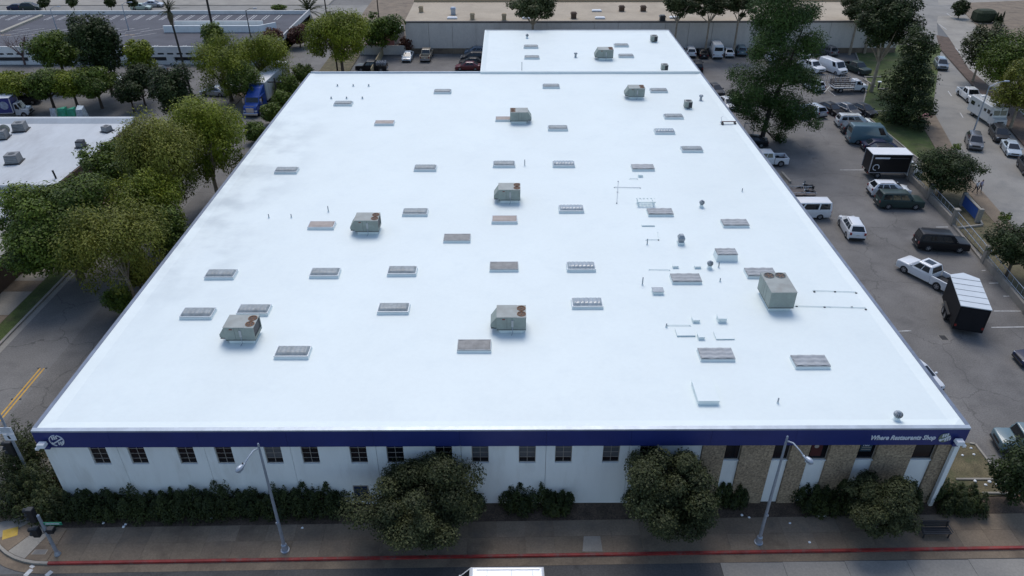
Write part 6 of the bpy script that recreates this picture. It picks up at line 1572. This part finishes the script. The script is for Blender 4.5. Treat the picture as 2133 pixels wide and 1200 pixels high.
pb = [((36.47, 16.53), 52), ((38.75, 14.08), 42), ((34.61, 14.08), 44), ((35.05, 18.92), 46), ((38.98, 17.13), 30), ((33.52, 12.01), 26), ((37.51, 11.37), 40), ((34.21, 16.84), 36), ((36.49, 20.96), 36),
      ((32.89, 8.97), 40), ((36.10, 9.29), 42), ((39.08, 8.50), 38), ((32.54, 5.62), 30), ((35.88, 6.30), 38), ((39.21, 5.61), 42), ((42.50, 4.03), 22), ((34.57, 3.21), 26), ((39.58, 2.85), 28), ((38.42, 0.79), 18), ((31.28, 6.78), 20), ((41.35, 8.63), 22)]
pe = empty('pine_tree', (36.04, 99.5, 0), 0, 'tall dark pine standing at the right edge of the roof', 'tree')
rg = random.Random(77)
bl = []
for (x, z), r_ in pb:
    r_ = r_ * 0.069
    for q in range(3):
        s_ = rg.uniform(0.55, 0.8)
        bl.append((x - 36.04 + rg.uniform(-0.35, 0.35) * r_, rg.uniform(-2.6, 2.6), z + rg.uniform(-0.35, 0.35) * r_, r_ * s_, r_ * s_ * 1.1, r_ * s_ * 0.8))
mb = MB().tube([(0, 0, -0.1), (0.35, 0, 4.5), (1.6, 0, 10), (2.6, 0, 15.5)], [0.36, 0.3, 0.22, 0.08], 9)
for q in bl[::2]: mb.tube([(min(2.4, max(0, (q[2] - 1.2) * 0.16)), 0, max(2, q[2] - 1.0)), (q[0] * 0.6 + 0.4, q[1] * 0.6, q[2] - 0.3), q[:3]], [0.09, 0.06, 0.02], 5)
mb.build('trunk', BARK_D, pe)
link('crown', leaves('crown', 77, bl, 72000, 0.29, LEAF['pine'], 0.42, 0.5, 0.4), pe)
T((58.68, 106.56), 7.0, 4.0, 6.6, 'dark', 'dense dark conical tree on the lawn', n=18000, size=0.34, style='pine', k=36, base_r=0.25, bark=BARK_D)
T((52.55, 81.40), 3.8, 3.9, 2.9, 'dark', 'dark rounded tree on the lawn beside the blue sign', n=16000, size=0.24, k=34, rb=0.28, base_r=0.2, fork=1.4)
T((49.84, 62.40), 3.7, 3.2, 2.6, 'dark', 'dark tree beside the fence at the right picture edge', n=13000, size=0.22, k=28, rb=0.3, base_r=0.18, fork=1.6)
T((81.24, 127.45), 6.6, 3.7, 4.0, 'gum', 'street tree on the median, farthest one', n=9000, size=0.36, k=26, base_r=0.2, bark=BARK_P)
T((78.73, 115.90), 7.2, 4.6, 5.0, 'mid', 'big green street tree on the median, middle one', n=14000, size=0.36, k=30, base_r=0.25, bark=BARK_P)
T((74.62, 104.55), 6.2, 4.0, 4.4, 'yellow', 'yellow-green street tree on the median at the picture edge', n=11000, size=0.34, k=28, base_r=0.22, bark=BARK_P)
for p, lab, h in (((60.35, 93.25), 'thin young sapling on the street pavement', 1.6), ((55.30, 72.81), 'thin young sapling by the street near the picture edge', 1.5)):
    T(p, h, 0.7, 0.7, 'mid', lab, name='sapling', n=500, size=0.22, base_r=0.04, k=8)
tag(MB().bevbox(-2.2, 2.2, -1.6, 1.6, 0, 2.6, 0.5).build('clipped_hedge', mat('hedge_dark', (0.03, 0.04, 0.02), 0.95, var=0.5, scale=4, bump=1.0, bump_scale=6), None, (*(107.33, 172.26), 0.1)), 'large clipped dark hedge by the corner pavement at the upper right', 'hedge')
T((109.30, 169.75), 1.9, 0.9, 1.9, 'dark', 'small cypress beside the clipped hedge', name='cypress', n=2500, size=0.3, style='juniper', k=6)
T((104.01, 176.26), 2.5, 1.8, 2.0, 'dark', 'dark shrub on the far street corner', 'shrub', 'bush', n=3000, size=0.4)
# small trees on the upper street
for p, lab in (((-108.10, 179.96), 'small street tree beyond the garage, first from the left'), ((-101.40, 179.93), 'small street tree beyond the garage, second from the left'), ((-92.70, 179.89), 'small street tree beyond the garage, third from the left'), ((-87.46, 179.86), 'small street tree beyond the garage, fourth from the left')):
    T(p, 3.0, 1.3, 1.3, 'dark', lab, name='street_tree', n=1500, size=0.45, base_r=0.08)
T((-55.51, 185.23), 0.7, 1.8, 0.7, 'mid', 'low plant bed at the end of the upper pavement', 'shrub', 'bush', n=1500, size=0.4)
# ---- palms
def palm(p, h, label, nf=22, fl=2.2, r_=0.2, seed=1, lean=0.0, skirt=True):
    e = empty('palm_tree', (p[0], p[1], 0), 0, label, 'palm')
    rg = random.Random(seed)
    MB().tube([(0, 0, -0.1), (lean * 0.4, 0, h * 0.5), (lean, 0, h)], [r_ * 1.2, r_, r_ * 0.85], 9).build('trunk', BARK_D, e)
    if skirt: MB().lathe([(r_ * 1.1, h - 2.2), (r_ * 2.6, h - 1.0), (r_ * 1.6, h)], (lean, 0, 0), 9).build('dead_frond_skirt', mat('dead_fronds', (0.1, 0.08, 0.05), 0.95, var=0.4, scale=5, bump=1, bump_scale=12), e)
    def fr():
        mb = MB()
        n = 9
        for i in range(n):
            t = i / n; x = fl * t; z = 0.5 * fl * (t - 1.15 * t * t); w = fl * 0.2 * (0.35 + 1.3 * t - 1.5 * t * t) + 0.03
            for s in (-1, 1):
                mb.add([(x, 0, z), (x + fl * 0.13, 0, z), (x + fl * 0.2, s * w, z - w * 0.5)], [(0, 1, 2) if s > 0 else (0, 2, 1)])
        return mb.mesh('frond', LEAF['palm'])
    fm = cached(('frond', fl), fr)
    for k in range(nf):
        o = link('frond', fm, e, (lean, 0, h))
        o.rotation_euler = (0, R(rg.uniform(-70, 35)), k * 2.39996)
palm((-53.33, 121.64), 13.3, 'tall thin palm rising past the garage', 24, 1.7, 0.17, 1, lean=-0.4)
palm((-58.68, 150.71), 13.0, 'tall palm whose crown is cut by the top edge', 24, 3.2, 0.22, 2)
palm((-45.54, 174.84), 2.0, 'spreading date palm at the end of the garage', 30, 3.6, 0.35, 3, skirt=False)

# ------------------------------------------------------------------ street furniture
# street lamps: tapered pole, curved arm, cobra head
def street_lamp(p, h, arm, label, ang=0.0):
    e = empty('street_lamp', (p[0], p[1], 0.145), ang, label, 'street lamp')
    MB().lathe([(0.28, 0), (0.28, 0.06), (0.2, 0.07), (0.18, 0.55), (0.13, 0.6)], n=14).build('base', STEEL, e)
    MB().tube([(0, 0, 0.55), (0, 0, h)], [0.11, 0.06], 12).build('pole', STEEL, e)
    MB().lathe([(0.06, h), (0.05, h + 0.1), (0.01, h + 0.14)], n=10).build('finial', STEEL, e)
    ax, ay, az = arm
    MB().tube([(0, 0, h - 0.25), (ax * 0.35, ay * 0.35, h - 0.02 + az * 0.2), (ax * 0.75, ay * 0.75, h - 0.1 + az * 0.6), (ax, ay, h - 0.2 + az)], [0.05, 0.045, 0.04, 0.04], 8).build('arm', STEEL, e)
    d = Vector((ax, ay, 0)).normalized()
    q = Vector((ax, ay, h - 0.2 + az))
    hd = MB().lathe([(0.045, -0.1), (0.09, 0.05), (0.16, 0.3), (0.17, 0.42), (0.12, 0.58), (0.03, 0.66)], (0, 0, 0), 14, axis='x').build('lamp_head', STEEL, e, q, math.degrees(math.atan2(d.y, d.x)), smooth=True)
    MB().bevbox(0.18, 0.55, -0.11, 0.11, -0.22, -0.1, 0.04).build('lens', mat('lamp_lens', (0.5, 0.53, 0.55), 0.2), hd)
    MB().lathe([(0.05, 0.08), (0.04, 0.18)], (0.1, 0, 0), 8).build('photocell', DARK, hd)
    MB().box(-0.09, 0.09, -0.17, -0.1, 2.6, 2.75).build('band', STEEL, e)
street_lamp((-14.13, 30.08), 9.1, (-0.5, -1.15, -0.1), 'left street lamp with its arm over the road')
street_lamp((15.81, 30.53), 9.1, (0.62, -1.15, -0.1), 'right street lamp with curved arm in front of the stone panels')
# corner traffic signals
YEL = mat('signal_black', (0.012, 0.013, 0.016), 0.5, var=0)
def signal_pole(p, h, label, sign=None, heads=(), z=0.145):
    e = empty('traffic_signal', (p[0], p[1], z), 0, label, 'traffic signal')
    MB().lathe([(0.2, 0), (0.2, 0.05), (0.11, 0.3), (0.09, h), (0.02, h + 0.08)], n=12).build('pole', STEEL, e)
    for (dx, dy, hz, n_) in heads:
        b_ = MB().bevbox(dx - 0.2, dx + 0.2, dy - 0.18, dy + 0.18, hz, hz + 0.36 * n_, 0.03).build('signal_head', YEL, e)
        MB().tube([(0, 0, hz + 0.15), (dx, dy, hz + 0.15)], 0.03, 6).build('bracket', DARK, e)
        d = Vector((dx, dy, 0)).normalized()
        for k in range(n_):
            MB().lathe([(0.15, 0), (0.16, 0.22)], (dx - 0.19 - 0.2, dy, hz + 0.18 + 0.36 * k), 12, axis='x', caps=False).build('visor', YEL, b_)
            MB().lathe([(0.13, 0), (0.13, 0.01)], (dx - 0.212, dy, hz + 0.18 + 0.36 * k), 12, axis='x').build('lens', mat('signal_lens', (0.06, 0.05, 0.04), 0.3, var=0), b_)
    return e
e = signal_pole((-28.28, 29.83), 3.6, 'traffic signal pole with green street name sign at the corner', heads=((-0.42, 0.1, 3.0, 3), (-0.5, -0.1, 1.9, 2), (0.3, 0.05, 2.05, 1)))
MB().box(0.1, 1.2, -0.015, 0.015, 2.75, 2.98).build('street_name_sign', mat('street_sign_green', (0.01, 0.2, 0.12), 0.45, var=0), e)
MB().box(0.2, 1.05, -0.02, -0.016, 2.83, 2.9).build('lettering_line', SIGNW, e)
MB().bevbox(-0.13, -0.09, -0.06, 0.06, 0.95, 1.15, 0.01).build('push_button', DARK, e)
e = empty('signal_mast', (*(-33.14, 35.89), 0.12), 0, 'tall mast with white road sign and black signal at the left edge', 'traffic signal')
MB().lathe([(0.2, 0), (0.2, 0.05), (0.11, 0.3), (0.07, 7.6), (0.02, 7.7)], n=12).build('pole', STEEL, e)
MB().box(-0.5, 0.42, -0.12, -0.09, 4.6, 5.15).build('road_sign', SIGNW, e)
for z in (4.75, 4.9, 5.02): MB().box(-0.35, 0.28, -0.125, -0.121, z, z + 0.05).build('lettering_line', STEEL, e)
MB().box(-0.35, 0.4, -0.12, -0.09, 4.0, 4.56).build('turn_sign', SIGNW, e)
MB().hexa([(-0.06, -0.126, 4.12), (0.08, -0.126, 4.12), (0.08, -0.121, 4.12), (-0.06, -0.121, 4.12), (-0.12, -0.126, 4.42), (0.02, -0.126, 4.42), (0.02, -0.121, 4.42), (-0.12, -0.121, 4.42)]).build('arrow', DARK, e)
b_ = MB().bevbox(-0.55, -0.12, -0.2, 0.2, 2.6, 3.8, 0.03).build('signal_head', YEL, e)
for k in range(3):
    MB().lathe([(0.16, 0), (0.17, 0.25)], (-0.8, 0, 2.82 + 0.38 * k), 12, axis='x', caps=False).build('visor', YEL, b_)
# bench
e = empty('park_bench', (*(27.22, 31.03), 0.145), 0, 'black metal bench on the pavement beside the small street tree', 'bench')
for z, y, dz in ((0.45, 0.0, 0),): pass
for k in range(4): MB().box(-0.92, 0.92, -0.28 + k * 0.14, -0.17 + k * 0.14, 0.43, 0.47).build('seat_slat', DARK, e)
for k in range(4): MB().box(-0.92, 0.92, 0.3 + k * 0.02, 0.33 + k * 0.02, 0.52 + k * 0.12, 0.61 + k * 0.12).build('back_slat', DARK, e)
for x in (-0.8, 0.8):
    for y in (-0.22, 0.28): MB().box(x - 0.03, x + 0.03, y - 0.03, y + 0.03, 0, 0.429).build('leg', DARK, e)
    MB().box(x - 0.03, x + 0.03, 0.26, 0.299, 0.471, 1.0).build('back_post', DARK, e)
    MB().box(x * 1.12 - 0.03, x * 1.12 + 0.03, -0.3, 0.3, 0.62, 0.66).build('armrest', DARK, e)
# litter and stones in the beds
rg = random.Random(12)
LIT = ((215,1090), (258,1098), (262,1093), (440,1080), (630,1100), (1545,1073), (1560,1078), (1645,1090), (1686,1130), (1705,1075), (1718,1075), (2030,1004), (2040,1000), (2052,1012), (2060,1005), (2075,1010), (2085,1015), (2100,1020), (2022,935), (2028,948), (2004,950))
LITP = [(-26.56, 32.23), (-25.08, 31.92), (-25.04, 32.11), (-19.64, 32.59), (-13.45, 31.78), (15.33, 32.71), (15.76, 32.51), (18.29, 32.02), (19.05, 30.51), (20.38, 32.61), (20.80, 32.60), (32.34, 35.59), (32.77, 35.76), (32.88, 35.24), (33.32, 35.54), (33.70, 35.32), (33.91, 35.10), (34.28, 34.89), (33.76, 38.77), (33.64, 38.14), (32.75, 38.05)]
for i, (p, uv) in enumerate(zip(LITP, LIT)):
    right = uv[0] > 1990
    mb = MB()
    s = rg.uniform(0.07, 0.13)
    mb.lathe([(s * 0.7, 0), (s, s * 0.3), (s * 0.7, s * 0.8), (s * 0.2, s)], n=7)
    mb.v = [(x * rg.uniform(0.8, 1.3), y * rg.uniform(0.7, 1.2), z) for x, y, z in mb.v]
    o = mb.build('stone' if right else 'litter_scrap', WHITE, None, (*p, 0.1 if right else (0.125 if uv[1] < 1085 else 0.146)))
    tag(o, 'white stone in the dry bed at the right corner of the building' if right else 'white scrap of litter lying along the front planter and pavement', 'stone' if right else 'litter', 'white stones by the drive' if right else 'litter along the front')
# dry bed at the right corner, with kerbs
struct(MB().prism([(34.27, 39.16), (34.42, 34.42), (29.4, 34.1), (29.0, 40.0), (33.0, 39.6)], -0.05, 0.1).build('dry_bed', DRY))
for p, q in (((34.27, 39.16), (34.37, 34.34)), ((34.27, 39.16), (33.90, 39.26)), ((31.11, 35.77), (33.96, 35.76)), ((32.27, 34.51), (35.16, 34.50))):
    struct(MB().prism(line(p, q, 0.14), -0.03, 0.2).build('bed_kerb', CONC_L))
struct(MB().prism([(34.6, 32.9), (60, 33.2), (60, 34.6), (34.6, 34.4)], -0.05, 0.12).build('bark_bed', mat('bark_mulch', (0.12, 0.07, 0.042), 0.95, var=0.4, scale=2, fine=0.3, fine_scale=12)))
tag(MB().box(34.6, 60, 34.62, 34.85, 0, 0.55).build('low_wall', TILT), 'low wall behind the mulch strip at the drive entrance', 'wall')
# fence wall with pillars along the right lot, rails and mesh
WALLB = mat('tan_block_wall', (0.27, 0.24, 0.2), 0.9, var=0.15, scale=0.8, dirt=(0.15, 0.13, 0.11), dirt_scale=1.0, dirt_amt=0.5)
pts = [(47.4, 46.0), (48.1, 56.0), (49.3, 65.5), (50.4, 74), (50.9, 80.6), (51.2, 86.5)]
fe = empty('lot_fence', (47.4, 46, 0), 0, 'low block wall with square pillars and steel mesh along the right lot', 'fence')
for (p, q) in zip(pts[:-1], pts[1:]):
    if p[1] == 65.5: hgt = 0.2
    else: hgt = 0.75
    pl = line(p, q, 0.28)
    MB().prism([(a - 47.4, b2 - 46) for a, b2 in pl], -0.02, hgt).build('wall', WALLB, fe)
    for z in (1.0, 1.75):
        MB().tube([(p[0] - 47.4, p[1] - 46, z), (q[0] - 47.4, q[1] - 46, z)], 0.03, 6).build('rail', STEEL, fe)
    d = math.hypot(q[0] - p[0], q[1] - p[1]); n = int(d / 0.9)
    for k in range(1, n):
        t = k / n; x, y = p[0] + (q[0] - p[0]) * t - 47.4, p[1] + (q[1] - p[1]) * t - 46
        MB().tube([(x, y, hgt), (x, y, 1.75)], 0.016, 5).build('picket', STEEL, fe)
for p in pts[1:]:
    MB().bevbox(p[0] - 47.4 - 0.24, p[0] - 47.4 + 0.24, p[1] - 46 - 0.24, p[1] - 46 + 0.24, -0.02, 1.85, 0.02).build('pillar', WALLB, fe)
    MB().bevbox(p[0] - 47.4 - 0.3, p[0] - 47.4 + 0.3, p[1] - 46 - 0.3, p[1] - 46 + 0.3, 1.851, 1.98, 0.03).build('pillar_cap', CONC_L, fe)
# blue monument sign on the lawn
e = empty('monument_sign', (*(53.63, 76.49), 0.09), 0, 'blue monument sign with grey end posts on the lawn', 'sign')
e.rotation_euler.z = math.atan2(74.9 - 78.6, 53.5 - 53.9)
MB().box(-1.9, 1.9, -0.12, 0.12, 0.2, 1.5).build('panel', mat('sign_blue', (0.035, 0.09, 0.3), 0.5, var=0.08), e)
for x in (-2.12, 2.12): MB().bevbox(x - 0.2, x + 0.2, -0.25, 0.25, -0.02, 1.7, 0.03).build('post', CONC_L, e)
MB().box(-1.9, 1.9, -0.16, 0.16, 1.501, 1.58).build('cap', CONC_L, e)
# pale kerb frame of the small lawn by the sign
for p, q in (((50.28, 72.83), (53.52, 73.51)), ((53.52, 73.51), (54.25, 75.88))):
    struct(MB().prism(line(p, q, 0.2), -0.02, 0.3).build('lawn_kerb', CONC_L))
# street lamp beside the right street, power poles and deck lamps
def pole_lamp(p, h, label, arm=(1.8, 0), m=None, z=0.0):
    e = empty('street_lamp', (p[0], p[1], z), 0, label, 'street lamp')
    MB().tube([(0, 0, -0.05), (0, 0, h)], [0.12, 0.07], 9).build('pole', m or STEEL, e)
    MB().tube([(0, 0, h - 0.1), (arm[0] * 0.5, arm[1] * 0.5, h + 0.35), (arm[0], arm[1], h + 0.4)], 0.04, 6).build('arm', m or STEEL, e)
    MB().bevbox(arm[0] - 0.1, arm[0] + 0.6, arm[1] - 0.15, arm[1] + 0.15, h + 0.3, h + 0.48, 0.04).build('lamp_head', STEEL, e)
pole_lamp((66.53, 100.31), 7.6, 'tall lamp beside the right street with arm over the motorhome', (2.6, 1.0), z=0.1)
for p, h, lab, z in (((-51.28, 150.09), 5.0, 'dark lamp pole on the garage deck near the ramp', 2.36), ((-77.92, 155.72), 5.0, 'lamp pole standing on the middle of the garage deck', 2.36), ((-93.11, 156.60), 4.0, 'lamp pole on the garage deck behind the wide green tree', 2.36)):
    pole_lamp(p, h, lab, (1.6, 0), DARK if 'dark' in lab else STEEL, z)
def utility_pole(p, h, label, z=0.0):
    e = empty('utility_pole', (p[0], p[1], z), 0, label, 'utility pole')
    MB().tube([(0, 0, -0.05), (0, 0, h)], [0.16, 0.1], 9).build('pole', BARK_D, e)
    MB().box(-1.1, 1.1, -0.06, 0.06, h - 0.7, h - 0.55).build('cross_arm', BARK_D, e)
    for x in (-0.95, -0.4, 0.4, 0.95): MB().lathe([(0.05, h - 0.55), (0.06, h - 0.42), (0.02, h - 0.36)], (x, 0, 0), 8).build('insulator', STEEL, e)
utility_pole((-31.30, 134.60), 10.5, 'dark utility pole rising through the broad shade tree')
utility_pole((-29.19, 171.95), 8.0, 'utility pole beyond the container yard')
utility_pole((-42.91, 180.68), 8.0, 'utility pole beside the upper street')
utility_pole((-36.41, 113.60), 5.0, 'pale wooden pole by the bushes at the left roof edge')

# steel picket barrier between the parked vehicles, scrap heap, bollard light
e = empty('picket_barrier', (*(51.42, 127.28), 0), 0, 'row of thin steel pickets behind the white crossover and stake truck', 'barrier')
a_, b_ = (51.42, 127.28), (59.31, 127.24)
for k in range(24):
    t = k / 23; x, y = (b_[0] - a_[0]) * t, (b_[1] - a_[1]) * t
    MB().tube([(x, y, 0), (x + 0.03, y, 1.55)], 0.03, 5).build('picket', STEEL if k % 3 else DARK, e)
for z in (0.35, 1.4): MB().tube([(0, 0, z), (b_[0] - a_[0], b_[1] - a_[1], z)], 0.025, 5).build('rail', STEEL, e)
e = empty('scrap_heap', (*(64.87, 109.81), 0.12), 10, 'small heap of dark red scrap at the pavement end by the conical tree', 'scrap')
MB().hexa([(-0.9, -0.4, 0), (0.5, -0.5, 0), (0.6, 0.4, 0), (-0.8, 0.4, 0), (-0.5, -0.2, 0.35), (0.2, -0.2, 0.25), (0.2, 0.2, 0.3), (-0.4, 0.2, 0.4)]).build('cloth', PINK, e)
MB().lathe([(0.4, 0), (0.42, 0.12), (0.3, 0.2)], (1.1, 0.5, 0), 14).build('tyre', TYRE, e)
e = empty('bollard_light', (*(63.22, 123.97), 0.1), 0, 'square bollard light with pale cap beside the lot corner', 'bollard')
MB().box(-0.12, 0.12, -0.12, 0.12, 0, 0.95).build('post', DARK, e)
MB().bevbox(-0.3, 0.3, -0.25, 0.25, 0.951, 1.1, 0.03).build('cap', WHITE, e)

# ------------------------------------------------------------------ two pedestrians on the right pavement
def person(p, rz, shirt, trousers, hair, label, stride=0.22, z=0.12):
    J = dict(pel=(0, 0, 0.93), spi=(0.01, 0, 1.12), che=(0.02, 0, 1.32), nec=(0.03, 0, 1.47), hd0=(0.05, 0, 1.56), hd1=(0.06, 0, 1.70),
             sl=(0.02, 0.18, 1.4), el=(-0.06, 0.24, 1.14), wl=(0.05, 0.25, 0.92), fl=(0.09, 0.24, 0.82), sr=(0.02, -0.18, 1.4), er=(0.0, -0.25, 1.13), wr=(0.14, -0.24, 0.95), fr=(0.19, -0.23, 0.86),
             hl=(0, 0.1, 0.88), kl=(stride * 0.7, 0.1, 0.49), al=(stride, 0.1, 0.1), tl=(stride + 0.15, 0.11, 0.04), hr=(0, -0.1, 0.88), kr=(-stride * 0.2, -0.1, 0.48), ar=(-stride * 1.1, -0.1, 0.12), tr=(-stride * 1.1 + 0.14, -0.11, 0.04))
    RAD = dict(pel=0.145, spi=0.13, che=0.15, nec=0.058, hd0=0.09, hd1=0.085, sl=0.065, el=0.045, wl=0.033, fl=0.035, sr=0.065, er=0.045, wr=0.033, fr=0.035, hl=0.09, kl=0.06, al=0.042, tl=0.04, hr=0.09, kr=0.06, ar=0.042, tr=0.04)
    E_ = [('pel', 'spi'), ('spi', 'che'), ('che', 'nec'), ('nec', 'hd0'), ('hd0', 'hd1'), ('che', 'sl'), ('sl', 'el'), ('el', 'wl'), ('wl', 'fl'), ('che', 'sr'), ('sr', 'er'), ('er', 'wr'), ('wr', 'fr'), ('pel', 'hl'), ('hl', 'kl'), ('kl', 'al'), ('al', 'tl'), ('pel', 'hr'), ('hr', 'kr'), ('kr', 'ar'), ('ar', 'tr')]
    nm = list(J)
    me = bpy.data.meshes.new('body')
    me.from_pydata([J[k] for k in nm], [(nm.index(a), nm.index(b)) for a, b in E_], [])
    o = bpy.data.objects.new('body', me); col.objects.link(o)
    m = o.modifiers.new('skin', 'SKIN'); m.use_smooth_shade = True
    for i, k in enumerate(nm):
        sv = me.skin_vertices[0].data[i]; sv.radius = (RAD[k], RAD[k]); sv.use_root = (k == 'pel')
    o.modifiers.new('sub', 'SUBSURF').levels = 1
    dg = bpy.context.evaluated_depsgraph_get(); dg.update()
    bm_ = bpy.data.meshes.new_from_object(o.evaluated_get(dg))
    bpy.data.objects.remove(o)
    bm_.materials.clear()
    for x in (mat('skin_tone', (0.32, 0.19, 0.13), 0.6, var=0.05), shirt, trousers, hair, DARK): bm_.materials.append(x)
    for f in bm_.polygons:
        c = f.center
        if c.z > 1.6 and (c.x < 0.09 or c.z > 1.74): mi = 3
        elif c.z > 1.46: mi = 0
        elif c.z > 0.98 and not (abs(c.y) > 0.19 and c.z < 1.18): mi = 1
        elif abs(c.y) > 0.185 and c.z > 0.75: mi = 0
        elif c.z > 0.11: mi = 2
        else: mi = 4
        f.material_index = mi
    e = empty('person', (p[0], p[1], z), rz, label, 'person')
    link('body', bm_, e)
    hd = MB()
    for s in (-1, 1): hd.lathe([(0.012, 0), (0.006, 0.008)], (0.138, s * 0.035, 1.635), 8, axis='x')
    hd.build('eyes', DARK, e)
    MB().hexa([(0.125, -0.015, 1.585), (0.165, -0.012, 1.59), (0.165, 0.012, 1.59), (0.125, 0.015, 1.585), (0.13, -0.008, 1.63), (0.142, -0.006, 1.63), (0.142, 0.006, 1.63), (0.13, 0.008, 1.63)]).build('nose', bm_.materials[0], e)
    return e
person((57.23, 82.06), -70, mat('shirt_white', (0.6, 0.6, 0.62), 0.8, var=0.05), mat('trousers_dark', (0.02, 0.022, 0.028), 0.85, var=0.1), mat('hair_black', (0.012, 0.01, 0.01), 0.7, var=0.1), 'person in white shirt and dark trousers walking past the rounded tree')
person((57.91, 82.33), -75, mat('shirt_lavender', (0.36, 0.33, 0.42), 0.8, var=0.05), mat('trousers_grey', (0.06, 0.06, 0.08), 0.85, var=0.1), mat('hair_brown', (0.03, 0.02, 0.015), 0.7, var=0.1), 'person in lavender shirt walking beside the one in white', stride=0.18)
